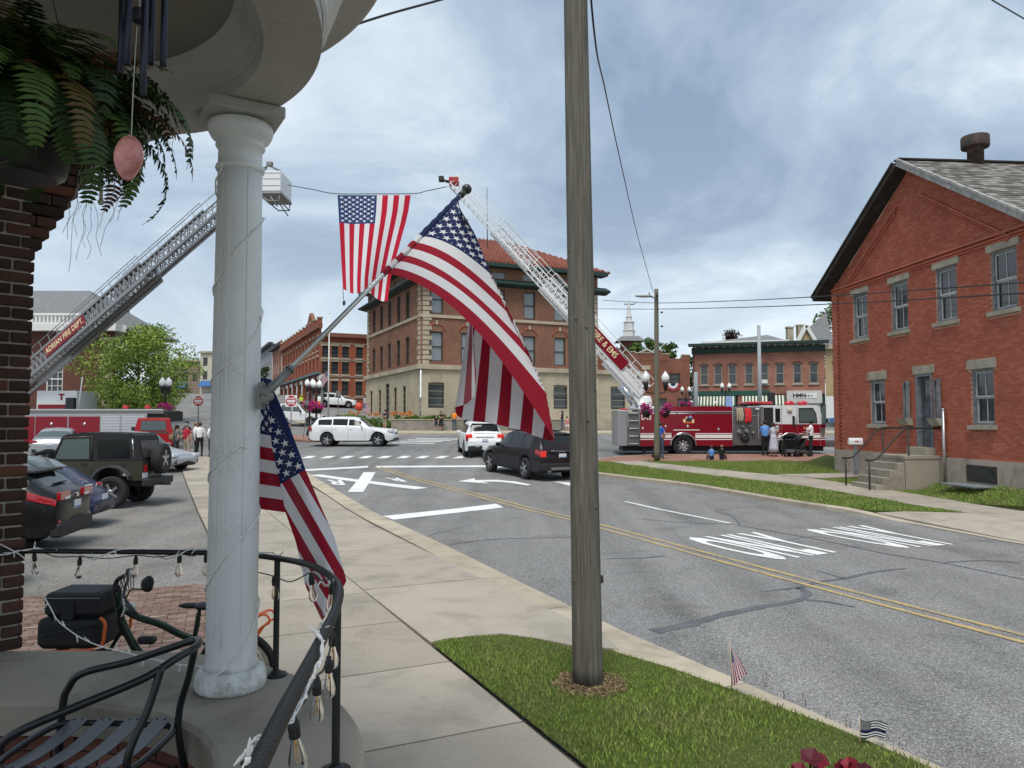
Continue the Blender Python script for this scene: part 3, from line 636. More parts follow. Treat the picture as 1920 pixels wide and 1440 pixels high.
mb=MB(); mb.prism(bpath+[(-5.2,5.9),(-5.2,-.9)],BZ+.61,BZ+.65); prt(mb,'roof_deck',M_CEIL,pr)
mb=MB(); q=Vector((-1.55,2.95,BZ+.20)); mb.tube([q+Vector((0,0,.01)),q,q+Vector((.01,0,-.02)),q+Vector((.03,0,-.03)),q+Vector((.04,.0,-.012))],.003,5); prt(mb,'cup_hook',M_BLK,pr)
# ---------------- brick pillar at the left
PR_=R(47); px_,py_=-2.60,4.02; pdir=Vector((math.cos(PR_),math.sin(PR_))); pn=Vector((pdir.y,-pdir.x))
pil=thing('brick_pillar','dark red brown brick pillar with stepped corbelled courses beside the hanging fern','pillar',(px_,py_,CAPZ),PR_)
PB=.0645
mb=MB(); mb.box((-.37,.29,1.56),(.70,.6,3.12)); mb.build('mortar_core',M_MORT,pil)
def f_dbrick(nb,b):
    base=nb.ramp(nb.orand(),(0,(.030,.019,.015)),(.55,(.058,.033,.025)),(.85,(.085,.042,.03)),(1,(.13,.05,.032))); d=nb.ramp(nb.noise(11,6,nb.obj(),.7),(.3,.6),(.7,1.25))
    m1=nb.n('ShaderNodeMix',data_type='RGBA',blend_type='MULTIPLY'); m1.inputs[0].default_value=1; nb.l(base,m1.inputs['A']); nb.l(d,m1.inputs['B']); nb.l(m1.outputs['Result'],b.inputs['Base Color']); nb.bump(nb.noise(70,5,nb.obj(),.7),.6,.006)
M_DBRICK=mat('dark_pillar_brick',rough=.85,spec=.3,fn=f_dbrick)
def chipped(l,d,h):
    mb=MB(); mb.rbox((0,0,0),(l,d,h),.006); return mb.mesh('brick',M_DBRICK)
bf=[chipped(.2,.1,.0535),chipped(.095,.1,.0535)]
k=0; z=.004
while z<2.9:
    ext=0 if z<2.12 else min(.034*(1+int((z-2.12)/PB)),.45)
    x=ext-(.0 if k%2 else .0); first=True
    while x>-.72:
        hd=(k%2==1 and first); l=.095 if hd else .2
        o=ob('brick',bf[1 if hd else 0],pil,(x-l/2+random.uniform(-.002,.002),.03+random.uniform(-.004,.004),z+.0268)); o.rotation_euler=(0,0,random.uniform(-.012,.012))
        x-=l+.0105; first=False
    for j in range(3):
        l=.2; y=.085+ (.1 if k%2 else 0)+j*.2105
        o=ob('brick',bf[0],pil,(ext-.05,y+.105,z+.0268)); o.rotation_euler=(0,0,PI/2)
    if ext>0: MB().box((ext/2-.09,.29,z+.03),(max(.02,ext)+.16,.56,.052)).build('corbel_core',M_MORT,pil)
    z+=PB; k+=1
# ---------------- twisted iron rail
rail_pts=[(-.27,.6,1.96),(-.31,.9,1.925),(-.355,1.2,1.90),(-.43,1.7,1.855),(-.51,2.2,1.81),(-.60,2.62,1.775),(-.73,2.98,1.748),(-.90,3.32,1.72),(-1.12,3.60,1.695),(-1.35,3.76,1.687),(-1.6,3.84,1.68),(-2.1,3.87,1.68),(-2.85,3.91,1.68)]
rail_c=spline(rail_pts,40)
def even(P,st):
    out=[P[0]]; acc=0
    for a,b in zip(P,P[1:]):
        L_=(b-a).length
        while acc+L_>=st:
            a=a.lerp(b,(st-acc)/L_); out.append(a.copy()); L_=(b-a).length; acc=0
        acc+=L_
    return out
rail_c=even(rail_c,.005)
rl=thing('twisted_handrail','black rope twisted iron handrail curving round the porch wall cap','railing',(-.62,2.6,CAPZ))
mb=MB(); mb.tube(rail_c,.0140,36,twist=(6,.085,.22)); prt(mb,'rail',M_BLK,rl)
for (bx,by) in((-1.115,3.585),(-.605,2.62),(-2.72,3.89)):
    tz=min(rail_c,key=lambda p:(p.x-bx)**2+(p.y-by)**2).z
    L_=[(bx,by,CAPZ+.01+(tz-CAPZ-.02)*k/180) for k in range(181)]
    mb=MB(); mb.tube(L_,  .0145,30,twist=(6,.09,.2)); p=prt(mb,'post',M_BLK,rl)
    mb=MB(); mb.lathe([(.052,.0),(.052,.008),(.03,.012),(.024,.022),(.017,.026)],20,(bx,by,CAPZ+.001)); 
    for a in range(4): mb.ell((bx+.039*math.cos(a*PI/2+.6),by+.039*math.sin(a*PI/2+.6),CAPZ+.01),(.012,.012,.008),8,4)
    f=mb.build('foot_plate',M_BLK,p)
# ---------------- string lights
M_WWIRE=mat('white_light_wire',(.78,.77,.74),.5); M_MINI=mat('mini_bulb_clear',(.92,.92,.92),.12,trans=.35,ior=1.35)
M_SOCK=mat('black_socket_rubber',(.012,.012,.012),.5); M_GLASS=mat('bulb_glass',(1,1,1),.0,trans=1,ior=1.06,spec=.8); M_FIL=mat('bulb_filament',(.75,.40,.08),.4,metal=.6)
bs=thing('bulb_string','string of clear pear bulbs in black sockets hung below the twisted handrail','string lights',(-.62,2.6,CAPZ))
sock=MB().lathe([(.003,.0),(.011,-.004),(.013,-.02),(.0175,-.024),(.0185,-.05),(.0165,-.056),(.0185,-.062),(.017,-.072),(.012,-.074)],14).mesh('socket',M_SOCK)
gl=MB().lathe([(.0115,-.072),(.0135,-.080),(.017,-.095),(.025,-.125),(.0285,-.145),(.026,-.165),(.016,-.178),(.002,-.182)],16).mesh('bulb',M_GLASS)
fil=MB().tube([(0,0,-.078),(0,0,-.10)],.0035,6).tube([(.004,0,-.10),(.006,0,-.15),(0,.0,-.155),(-.006,0,-.15),(-.004,0,-.10)],.0011,4).mesh('filament',M_FIL)
def put(name,me,par,loc,rx=0,ry=0,rz=0):
    o=ob(name,me,par); o.rotation_euler=(rx,ry,rz); o.location=Vector(loc)-par.location; return o
bulbs=[(64,1040,3.9),(150,1048,3.88),(255,1046,3.86),(337,1043,3.84),(386,1042,3.8),(513,1085,3.55),(583,1080,2.9),(624,1096,2.66),(623,1190,2.18),(616,1238,1.93),(594,1278,1.72),(548,1352,1.32)]
anch=[]
for u,v,d in bulbs:
    p=U(u,v,d); p.z+=.012; anch.append(p); a,b=random.uniform(-.12,.12),random.uniform(-.12,.12); sc=.62 if d>2 else .58
    s=put('socket',sock,bs,p,a,b); s.scale=(sc,)*3; bo=ob('bulb',gl,s); fo=ob('filament',fil,s)
wp=[]
for a,b in zip(anch,anch[1:]): m=(a+b)/2; m.z-=.012 if (a-b).length<.5 else .03; wp+=[a,m]
wp=[U(-30,1050,3.95)]+wp+[anch[-1],anch[-1]+Vector((.02,-.3,.05))]
mb=MB(); mb.tube(spline(wp,5),.0028,5); prt(mb,'wire',M_SOCK,bs)
minime=MB().lathe([(.0042,0),(.0048,.004),(.0048,.016),(.003,.018)],7).mesh('bulb_holder',M_WWIRE)
minib=MB().lathe([(.0028,.017),(.0034,.022),(.0034,.034),(.0012,.046),(.0002,.048)],7).mesh('mini_bulb',M_MINI)
def minis(root,path,step,jit=.3):
    P=even(path,step)
    for i,p in enumerate(P[1:-1]):
        d=Vector((random.gauss(0,.6),random.gauss(-.2,.5),random.gauss(.05,.6))).normalized()
        h=ob('bulb_holder',minime,root); h.location=p-root.location; h.rotation_euler=d.to_track_quat('Z','Y').to_euler(); h.scale=(.85,)*3; ob('mini_bulb',minib,h)
cs=thing('column_light_string','white mini light string wound up around the round white column','string lights',(clx,cly,CAPZ))
path=[]
for k in range(0,330):
    t=k/330; z=.07+2.33*t; a=R(-160)+t*2*PI*5.2+.35*math.sin(k*.13); rr=(.117 if z>.14 else .142-.3*max(0,z-.07)*.3)-.012*t+.0025*math.sin(k*.9); path.append(Vector((clx+rr*math.cos(a),cly+rr*math.sin(a),CAPZ+z+.05*math.sin(a+1))))
mb=MB(); mb.tube(path,.0032,5); mb.tube([p+Vector((.003*math.sin(i*.8),.003*math.cos(i*.8),.004*math.sin(i*.8+2))) for i,p in enumerate(path)],.0028,5); prt(mb,'wire',M_WWIRE,cs); minis(cs,path,.13)
mb=MB(); v0=Vector((clx+.10*math.cos(R(-92)),cly+.110*math.sin(R(-92))-.004,0)); mb.tube([v0+Vector((0,-.004,CAPZ+.2+2.0*k/10)) for k in range(11)],.0016,5); prt(mb,'hanging_wire',M_WWIRE,cs)
rs=thing('rail_light_string','white mini light string coiled loosely along the black twisted handrail','string lights',(-.6,2.6,CAPZ))
rp=even(rail_c,.03); path=[]
for i,p in enumerate(rp):
    t=(rp[min(i+1,len(rp)-1)]-rp[max(0,i-1)]).normalized(); a=Vector((0,0,1)); b=t.cross(a).normalized(); ph=i*.17*(1+.3*math.sin(i*.05)); rr=.024+.010*math.sin(i*.41)
    path.append(p+a*(rr*math.sin(ph)-.006)+b*rr*math.cos(ph))
path=spline(path,3); mb=MB(); mb.tube(path,.0026,5); mb.tube([p+Vector((.004*math.sin(i*.7),.004*math.cos(i*.7),.004*math.sin(i*.7+2))) for i,p in enumerate(path)],.0024,5); prt(mb,'wire',M_WWIRE,rs); minis(rs,path,.115)
ws=thing('draped_light_string','white mini light string drooping from the rail across the wall cap','string lights',(-2.5,3.8,CAPZ))
path=spline([U(0,1020,3.85),U(40,1042,3.84),U(62,1070,3.82),U(70,1095,3.8),U(95,1140,3.78),U(110,1165,3.74),U(150,1195,3.7),U(190,1212,3.66),U(230,1222,3.62),U(260,1230,3.58),U(330,1245,3.6),U(380,1250,3.58)],8)
for p in path: p.z=max(p.z,CAPZ+.006)
mb=MB(); mb.tube(path,.003,5); prt(mb,'wire',M_WWIRE,ws); minis(ws,path,.085)
# ---------------- bistro chair
M_CHAIR=mat('chair_black_tube',(.011,.012,.014),.3,spec=.55); M_SLAT=mat('chair_grey_slat',(.10,.105,.115),.45,metal=.3)
chx=thing('patio_chair','black tubular metal armchair with grey seat slats inside the porch wall','chair',(-1.6,2.8,FLZ))
def tb(name,pts,r=.0125,m=M_CHAIR,n=8,par=chx):
    mb=MB(); mb.tube(spline([(x,y,z) for x,y,z in pts],n),r,12); return prt(mb,name,m,par)
sz=FLZ+.435
tb('arm_and_back_rail',[(-1.80,3.02,FLZ+.02),(-1.79,3.03,sz+.02),(-1.765,3.03,FLZ+.56),(-1.70,3.02,FLZ+.62),(-1.5,2.995,FLZ+.675),(-1.27,2.965,FLZ+.755),(-1.205,2.92,FLZ+.772),(-1.185,2.83,FLZ+.775),(-1.205,2.74,FLZ+.768),(-1.29,2.655,FLZ+.72),(-1.48,2.60,FLZ+.648),(-1.66,2.565,FLZ+.575),(-1.72,2.555,FLZ+.52),(-1.755,2.545,sz),(-1.79,2.54,FLZ+.02)],.0145)
for y,y2 in((2.965,2.99),(2.68,2.60)):
    tb('back_leg',[(-1.235,y,FLZ+.755),(-1.265,y+(y2-y)*.4,FLZ+.62),(-1.305,y2,sz+.05),(-1.30,y2,sz-.08),(-1.235,y2+(.02 if y2>2.8 else -.02),FLZ+.01)],.0135)
tb('seat_frame',[(-1.76,2.60,sz),(-1.79,2.68,sz),(-1.79,2.90,sz),(-1.76,2.985,sz),(-1.68,3.0,sz),(-1.40,3.0,sz-.01),(-1.33,2.98,sz-.012),(-1.305,2.90,sz-.014),(-1.305,2.68,sz-.014),(-1.33,2.60,sz-.012),(-1.40,2.575,sz-.01),(-1.68,2.575,sz),(-1.76,2.60,sz)],.0125)
tb('cross_brace',[(-1.31,2.61,sz-.16),(-1.3,2.8,sz-.165),(-1.31,2.98,sz-.16)],.009)
for k in range(4):
    x0=-1.735+k*.108; mb=MB()
    mb.grid(lambda s,t:Vector((x0+.066*s,lerp(2.57,3.005,t),sz+.013-.02*math.sin(PI*t)+.004*math.sin(PI*s))),3,10); mb.grid(lambda s,t:Vector((x0+.066*s,lerp(2.57,3.005,t),sz+.010-.02*math.sin(PI*t))),3,10)
    s=prt(mb,'seat_slat',M_SLAT,chx,flip=False)
    for yy in(2.582,2.993):
        for xx in(.018,.048):
            mb=MB(); mb.ell((x0+xx,yy,sz+.015),(.009,.009,.006),8,4); r_=mb.build('rivet',M_CHAIR,s)
# ---------------- hanging fern, wind chime
M_FERN=mat('fern_frond',rough=.55,spec=.3,fn=lambda nb,b:nb.l(nb.mix(nb.ramp(nb.orand(),(.86,0.),(.93,1.)),nb.ramp(nb.orand(),(0,(.012,.030,.008)),(.5,(.028,.060,.013)),(.85,(.06,.11,.022))),(.12,.055,.02)),b.inputs['Base Color']))
M_POT=mat('black_plastic_pot',(.01,.01,.011),.4)
fx,fy,fz=-1.44,2.15,3.06
fern=thing('hanging_fern','bushy green fern in a black plastic pot hanging from the porch ceiling','plant',(fx,fy,fz))
mb=MB(); mb.lathe([(.095,0),(.118,.015),(.135,.10),(.15,.165),(.162,.17),(.165,.195),(.155,.2),(.145,.185),(.0,.17)],32); 
for k in range(3): mb.lathe([(.130+.005*k,.08+.022*k),(.1345+.005*k,.084+.022*k),(.132+.005*k,.09+.022*k)],32)
mb.build('pot',M_POT,fern)
mb=MB()
for a in(.3,2.4,4.5): mb.tube([(.155*math.cos(a),.155*math.sin(a),.19),(0,0,.85),(0,0,BZ+.21-fz)],.0022,5)
mb.build('hanger',M_POT,fern)
def frond(L_,droop,curl,npair,seed):
    rnd=random.Random(seed); mb=MB(); pts=[]; ang=R(62); x=z=0; n=18
    for k in range(n+1):
        pts.append(Vector((x,0,z))); ang-=droop/n*(1.0+.8*k/n); x+=L_/n*math.cos(ang); z+=L_/n*math.sin(ang)
    side=curl
    pts=[Vector((p.x,side*(i/n)**2,p.z)) for i,p in enumerate(pts)]
    mb.tube(pts,[.0022*(1-.7*i/n) for i in range(n+1)],4); S=spline(pts,4); 
    for k in range(npair):
        t=.10+.9*k/npair; i=min(int(t*(len(S)-2)),len(S)-2); p=S[i]; d=(S[i+1]-S[i]).normalized(); up=Vector((0,0,1)) if abs(d.z)<.95 else Vector((1,0,0)); sd=d.cross(up).normalized(); nn=sd.cross(d)
        ll=.052*math.sin(PI*min(1,t*.86+.12))**.7*(L_/.5)**.35+.006; w=L_/npair*.47
        for sg in(-1,1):
            q=(sd*sg*.96+d*.24+nn*rnd.uniform(-.25,.1)).normalized(); a=p-d*w*.6; b=p+d*w*.6; m1=p+q*ll*.55; tip=p+q*ll+d*w*.5-nn*ll*.12
            o=len(mb.v); mb.add([a,b,m1+d*w*.75,tip,m1-d*w*.75],[(0,1,2,4),(4,2,3)])
    return mb.mesh('frond',M_FERN)
fr=[frond(L_,R(dr),cu,np_,i) for i,(L_,dr,cu,np_) in enumerate([(.50,95,.03,26),(.42,70,-.03,24),(.55,120,.04,30),(.36,50,0,20),(.46,150,-.05,26),(.3,30,.02,18)])]
for k in range(260):
    a=random.uniform(0,2*PI); i=random.choice([0,0,1,1,2,2,3,4,4,5]); r0=random.uniform(.01,.12); o=ob('frond',fr[i],fern,(r0*math.cos(a),r0*math.sin(a),.18+random.uniform(-.01,.05)))
    o.rotation_euler=(random.uniform(-.3,.3),random.uniform(-.25,.55) ,a+random.uniform(-.3,.3)); s=random.uniform(.6,1.0); o.scale=(s,s,s)
for (a,i,s,ry) in((-.25,2,.95,.75),(.1,4,.9,.85),(-.6,2,.98,.8),(.45,2,.92,.7),(-.95,4,.9,.8),(0.2,0,.95,.45),(-.35,1,1.05,.2),(-.1,0,1.02,.3),(.0,2,1.0,.15)):
    o=ob('frond',fr[i],fern,(.13*math.cos(a),.13*math.sin(a),.19)); o.rotation_euler=(0,ry,a); o.scale=(s,)*3
roots=MB()
for k in range(14):
    u0=random.uniform(120,250); p=U(u0,random.uniform(290,340),random.uniform(1.95,2.2)); pts=[p.copy()]; d=random.uniform(.12,.3)
    for j in range(9): p=p+Vector((random.uniform(-.012,.010),random.uniform(-.008,.008),-d/9)); pts.append(p.copy())
    roots.tube(spline(pts,3),.0007,4)
prt(roots,'stray_roots',mat('dry_root',(.28,.25,.22),.9),fern)
ch=thing('wind_chime','dark metal tube wind chime with a copper leaf shaped pendant before the fern','wind chime',tuple(U(268,60,1.9)))
M_TUBE=mat('chime_tube',(.03,.032,.045),.3,metal=.8)
for (u,vb,d,w) in((226,140,1.92,13),(238,122,1.86,12),(268,178,1.84,12.5),(283,120,1.94,13),(306,124,1.92,12)):
    b_=U(u,vb,d); mb=MB(); mb.lathe([(.0075,0),(.0085,.0015),(.0085,.62-.0*vb)],14,b_); t=prt(mb,'tube',M_TUBE,ch)
mb=MB(); mb.lathe([(.013,0),(.017,.004),(.018,.03),(.013,.036)],16,U(260,42,1.9)); prt(mb,'striker',mat('chime_wood',(.02,.02,.03),.6),ch)
mb=MB(); mb.tube([U(262,-160,1.9),U(262,0,1.9),U(261,40,1.9)],.0015,5); mb.tube([U(257,50,1.9),U(251,140,1.88),U(246,262,1.87)],.0014,5); prt(mb,'cord',mat('chime_cord',(.55,.52,.45),.8),ch)
mb=MB(); tp=U(262,-165,1.9); mb.lathe([(.09,0),(.095,.005),(.095,.02),(.085,.026)],24,tp); mb.tube([tp,tp+Vector((0,0,BZ+.21-tp.z))],.002,5); prt(mb,'top_disc',mat('chime_wood'),ch)
c=U(241,296,1.87); mb=MB(); hh=.0605; ww=.036
def leaf(s,t): 
    zz=1-2*t; w=ww*(1-abs(zz)**2.0)**.75*(1+.12*zz) if abs(zz)<1 else 0
    return c+Vector(((2*s-1)*w,.012*(1-(2*s-1)**2)*(1-zz*zz),zz*hh))
mb.grid(leaf,10,20); mb.grid(lambda s,t:leaf(s,t)+Vector((0,.0022,0)),10,20)
edge=[leaf(1,t/20) for t in range(1,20)]+[leaf(0,t/20) for t in range(19,0,-1)]; mb.tube(edge,.0022,6,closed=True)
def f_cop(nb,b): nb.l(nb.ramp(nb.noise(35,4,nb.world()),(.35,(.55,.20,.18)),(.6,(.72,.34,.31)),(.75,(.82,.52,.48))),b.inputs['Base Color'])
prt(mb,'pendant',mat('copper_pendant',rough=.4,metal=.35,fn=f_cop),ch,flip=False)
mb=MB(); mb.cyl(U(189,382,2.3),U(191,318,2.3),.0055,n=10); mb.lathe([(.006,0),(.009,.004),(.009,.014),(.006,.016)],10,U(189,384,2.3)); o=mb.build('watering_tube',mat('grey_plastic',(.35,.34,.3),.5)); tag(o,'thin grey tube with a knob hanging below the fern','tube')
# ---------------- petunias in a pot on a pier at the right
M_PETAL=mat('petunia_petals',rough=.6,fn=lambda nb,b:nb.l(nb.ramp(nb.orand(),(0,(.05,.003,.010)),(.6,(.13,.005,.016)),(1,(.24,.010,.022))),b.inputs['Base Color']))
fp=thing('petunia_pot','pot of dark red petunias on a concrete pier at the frame bottom','plant',(.68,1.62,1.275))
mb=MB(); mb.lathe([(.10,0),(.13,.02),(.15,.2),(.165,.21),(.165,.25),(.14,.25),(.13,.22),(0,.215)],24); mb.build('pot',mat('terracotta',(.30,.13,.08),.8),fp)
bl_m=[]
for q_ in range(3):
    mb=MB(); rr=.019+.004*q_; mb.add([(0,0,-.006)]+[(rr*(1 if j%2 else .8)*math.cos(j*PI/5),rr*(1 if j%2 else .8)*math.sin(j*PI/5),.008) for j in range(10)],[(0,1+j,1+(j+1)%10) for j in range(10)]); mb.tube([(0,0,-.03),(0,0,-.005)],[.002,.005],6); bl_m.append(mb.mesh('flower',M_PETAL))
for k in range(48):
    a=random.uniform(0,6.28); r0=random.uniform(.02,.17); o=ob('flower',bl_m[k%3],fp,(r0*math.cos(a),r0*math.sin(a),.265+random.uniform(0,.10)-r0*.4)); o.rotation_euler=(random.uniform(-.8,.8)+.5,random.uniform(-.6,.6),a)
mb=MB()
for k in range(160):
    a=random.uniform(0,6.28); r0=random.uniform(.0,.2); c=Vector((r0*math.cos(a),r0*math.sin(a),.17+random.uniform(0,.11)-r0*.3)); d=Vector((random.gauss(0,1),random.gauss(0,1),random.gauss(.3,.6))).normalized()*.03; s=d.cross(Vector((0,0,1))).normalized()*.011
    mb.add([c,c+d*.5+s,c+d,c+d*.5-s],[(0,1,2,3)])
kind(mb.build('leaves',mat('petunia_leaf',(.03,.07,.015),.7),fp,flip=False),'stuff')
pp=MB(); pp.rbox((.68,1.62,1.19),(.5,.5,.165),.02); pp.box((.68,1.62,.55),(.42,.42,1.10)); tag(pp.build('porch_pier',M_CAP),'short concrete porch pier carrying the red petunia pot','pier')
# ================================================================ flags
def flag_mat(name,red,white,blue,mid=None,ratio=1.667):
    def fn(nb,b):
        uv=nb.n('ShaderNodeUVMap'); uv.uv_map='UVMap'; sp_=nb.n('ShaderNodeSeparateXYZ'); nb.l(uv.outputs[0],sp_.inputs[0]); s,t=sp_.outputs[0],sp_.outputs[1]
        k=nb.m('FLOOR',nb.m('MULTIPLY',t,12.9999)); odd=nb.m('MODULO',k,2.)
        col=nb.mix(odd,red,white)
        if mid: col=nb.mix(nb.m('COMPARE',k,7.,.5),col,mid)
        cx_=nb.m('MULTIPLY',s,30.); cy_=nb.m('MULTIPLY',t,10/(7/13.)); a=nb.m('MULTIPLY',nb.m('ADD',cx_,cy_),.5); c=nb.m('MULTIPLY',nb.m('SUBTRACT',cx_,cy_),.5)
        da=nb.m('SUBTRACT',a,nb.m('ROUND',a)); dc=nb.m('SUBTRACT',c,nb.m('ROUND',c)); dx=nb.m('MULTIPLY',nb.m('ADD',da,dc),.4*ratio/12/.0538); dy=nb.m('SUBTRACT',da,dc)
        r=nb.m('SQRT',nb.m('ADD',nb.m('MULTIPLY',dx,dx),nb.m('MULTIPLY',dy,dy))); th=nb.m('ARCTAN2',dx,nb.m('MULTIPLY',dy,-1.))
        al=nb.m('ABSOLUTE',nb.m('SUBTRACT',nb.m('MODULO',nb.m('ADD',th,4*PI+PI/5),2*PI/5),PI/5))
        R0=.66; ri=R0*.382; den=nb.m('ADD',nb.m('MULTIPLY',nb.m('SINE',al),R0),nb.m('MULTIPLY',nb.m('SINE',nb.m('SUBTRACT',PI/5,al)),ri)); rb=nb.m('DIVIDE',R0*ri*math.sin(PI/5),den)
        star=nb.m('LESS_THAN',r,rb)
        for v_,op,lim in((cx_,'GREATER_THAN',.4),(cx_,'LESS_THAN',11.6),(cy_,'GREATER_THAN',.4),(cy_,'LESS_THAN',9.6)): star=nb.m('MULTIPLY',star,nb.m(op,v_,lim))
        can=nb.m('MULTIPLY',nb.m('LESS_THAN',s,.4),nb.m('LESS_THAN',t,7/13.)); col=nb.mix(can,col,nb.mix(star,blue,white))
        w=nb.noise(900,2,nb.obj()); col=nb.mix(nb.m('MULTIPLY',w,.12),col,(0.,0.,0.)); nb.l(col,b.inputs['Base Color']); b.inputs['Roughness'].default_value=.8; b.inputs['Sheen Weight'].default_value=.2
        tr=nb.n('ShaderNodeBsdfTranslucent'); nb.l(col,tr.inputs[0]); mx_=nb.n('ShaderNodeMixShader'); mx_.inputs[0].default_value=.3; nb.l(b.outputs[0],mx_.inputs[1]); nb.l(tr.outputs[0],mx_.inputs[2]); nb.l(mx_.outputs[0],nb.t.nodes['Material Output'].inputs[0])
    return mat(name,fn=fn,spec=.15)
M_FLAG=flag_mat('flag_cloth',(.33,.012,.030),(.76,.75,.76),(.016,.026,.095))
M_FLAGB=flag_mat('big_flag_nylon',(.60,.018,.045),(.86,.86,.88),(.022,.05,.17),ratio=1.5)
M_FLAGP=flag_mat('dark_flag_cloth',(.006,.006,.008),(.80,.80,.80),(.008,.010,.022),mid=(.015,.02,.11))
M_ALU=mat('brushed_aluminium',(.55,.55,.54),.35,metal=.9); M_GREYM=mat('grey_cast_metal',(.22,.22,.21),.5,metal=.6)
pS=U(499,738,3.36); pE=U(873,357,4.5); pd=pE-pS
def onpole(u):
    lo,hi=0.,1.
    for _ in range(40):
        m_=(lo+hi)/2; p=pS+pd*m_
        if 960+F*p.x/p.y<u: lo=m_
        else: hi=m_
    return pS+pd*lo
def proj(p):
    c,s=math.cos(TH),math.sin(TH); z=p[2]-CZ; yy=p[1]*c+z*s; zz=-p[1]*s+z*c; return (960+F*p[0]/yy,720-F*zz/yy)
fp_=thing('angled_flagpole','aluminium flagpole with dark ball finial set at an angle in the column bracket','flagpole',tuple(pS))
mb=MB(); mb.cyl(pS+pd*.03,pS+pd*.985,.0125,n=16); prt(mb,'pole',M_ALU,fp_); mb=MB(); mb.ell(pE+pd.normalized()*.015,(.062,.062,.062),20,14); mb.cyl(pS+pd*.965,pS+pd*.99,.02,n=12); prt(mb,'ball_finial',mat('dark_ball',(.02,.024,.022),.35),fp_)
mb=MB(); n_=pd.normalized(); mb.cyl(pS-n_*.02,pS+n_*.17,.021,.019,14); mb.cyl(pS+n_*.165,pS+n_*.18,.023,n=14); mb.rbox((pS.x-.014,pS.y+.02,pS.z-.01),(.035,.04,.08),.006); mb.box((pS.x-.03,pS.y+.03,pS.z-.01),(.02,.05,.12)); mb.cyl(pS+Vector((.008,-.022,-.012)),pS+Vector((.008,.022,-.012)),.022,n=14); prt(mb,'bracket',M_GREYM,fp_)
q1=U(492,728,3.5); q2=Vector((-1.62,4.6,2.62)); mb=MB(); mb.cyl(q1,q2,.011,n=12); prt(mb,'second_staff',M_ALU,fp_)
hA=onpole(858); hB=onpole(716)
CT=[(0,(862,392)),(.12,(876,412)),(.25,(893,442)),(.4,(908,480)),(.538,(924,517)),(.615,(948,566)),(.692,(962,596)),(.769,(985,645)),(.846,(1001,680)),(.923,(1025,738)),(1,(1040,824))]
HT=[(0,(893,700)),(.12,(890,742)),(.2,(876,757)),(.3,(852,764)),(.34,(856,778)),(.385,(866,785)),(.46,(886,790)),(.538,(909,792)),(.615,(931,796)),(.692,(954,801)),(.769,(975,806)),(.846,(997,815)),(.923,(1017,822)),(1,(1038,828))]
def tab2(t,T): return (interp(t,[(a,p[0]) for a,p in T]),interp(t,[(a,p[1]) for a,p in T]))
def bigflag(s,t):
    h3=hA.lerp(hB,t); h=proj(h3); c=tab2(t,CT); hm=tab2(t,HT); L1=math.dist(h,c)*1.04; L2=math.dist(c,hm)*1.02; sf=L1/(L1+L2); bow=interp(t,[(0,0),(.3,4),(.538,14),(.77,22),(.923,35),(1,49)])
    if s<=sf:
        k=s/sf if sf>0 else 0; u=lerp(h[0],c[0],k); v=lerp(h[1],c[1],k); b=math.sin(PI*k**.75)*bow; u+=b*.45; v-=b*.9
        d=lerp(h3.y,4.22,k**.8)+.035*math.sin(k*4.2+t*5)*k; 
    else:
        k=(s-sf)/(1-sf+1e-6); e=math.sin(PI*min(1,k*1.0))*8; u=lerp(c[0],hm[0],k)+e*.3; v=lerp(c[1],hm[1],k)
        back=interp(t,[(0,-.20),(.2,-.12),(.3,.02),(.34,.07),(1,.03)]); d=4.22+.10*math.sin(PI*.5*min(1,k*2.2))*interp(t,[(0,1),(.9,1),(1,.2)])+back*k+.022*math.sin(t*26+k*1.5)*k
    return U(u,v,d)
def biguv(s,t):
    h=proj(hA.lerp(hB,t)); c=tab2(t,CT); hm=tab2(t,HT); return (s,t)
fl=thing('angled_flag','large stars and stripes flag draped from the angled pole with its end folded back','flag',tuple(hA))
mb=MB(); mb.grid(lambda a,b:bigflag(a,b),90,78,uvf=lambda a,b:(a*.999,min(b,.9995))); o=prt(mb,'cloth',M_FLAG,fl,flip=False)
mb=MB(); n1_=[hA.lerp(hB,k/20) for k in range(21)]; mb.tube([p+pd.normalized()*(.10 if i==0 else 0) for i,p in enumerate(n1_)],.0185,12); 
def f_sleeve(nb,b):
    pass
# sleeve of the flag round the pole, in the canton's blue then the stripes
sl=MB(); sl.uv={}; o0_=0
for i in range(60):
    for k in range(13):
        a=2*PI*k/12; p=hA.lerp(hB,i/59); t_=pd.normalized(); x_=t_.cross(Vector((0,0,1))).normalized(); y_=x_.cross(t_); sl.v.append(tuple(p+(x_*math.cos(a)+y_*math.sin(a))*(.0165+.002*math.sin(i*1.1+k)))); sl.uv[len(sl.v)-1]=(.012,i/59*.999)
for i in range(59):
    for k in range(12): sl.f.append((i*13+k,i*13+k+1,(i+1)*13+k+1,(i+1)*13+k)); sl.mi.append(0); sl.sm.append(True)
prt(sl,'sleeve',M_FLAG,fl,flip=False)
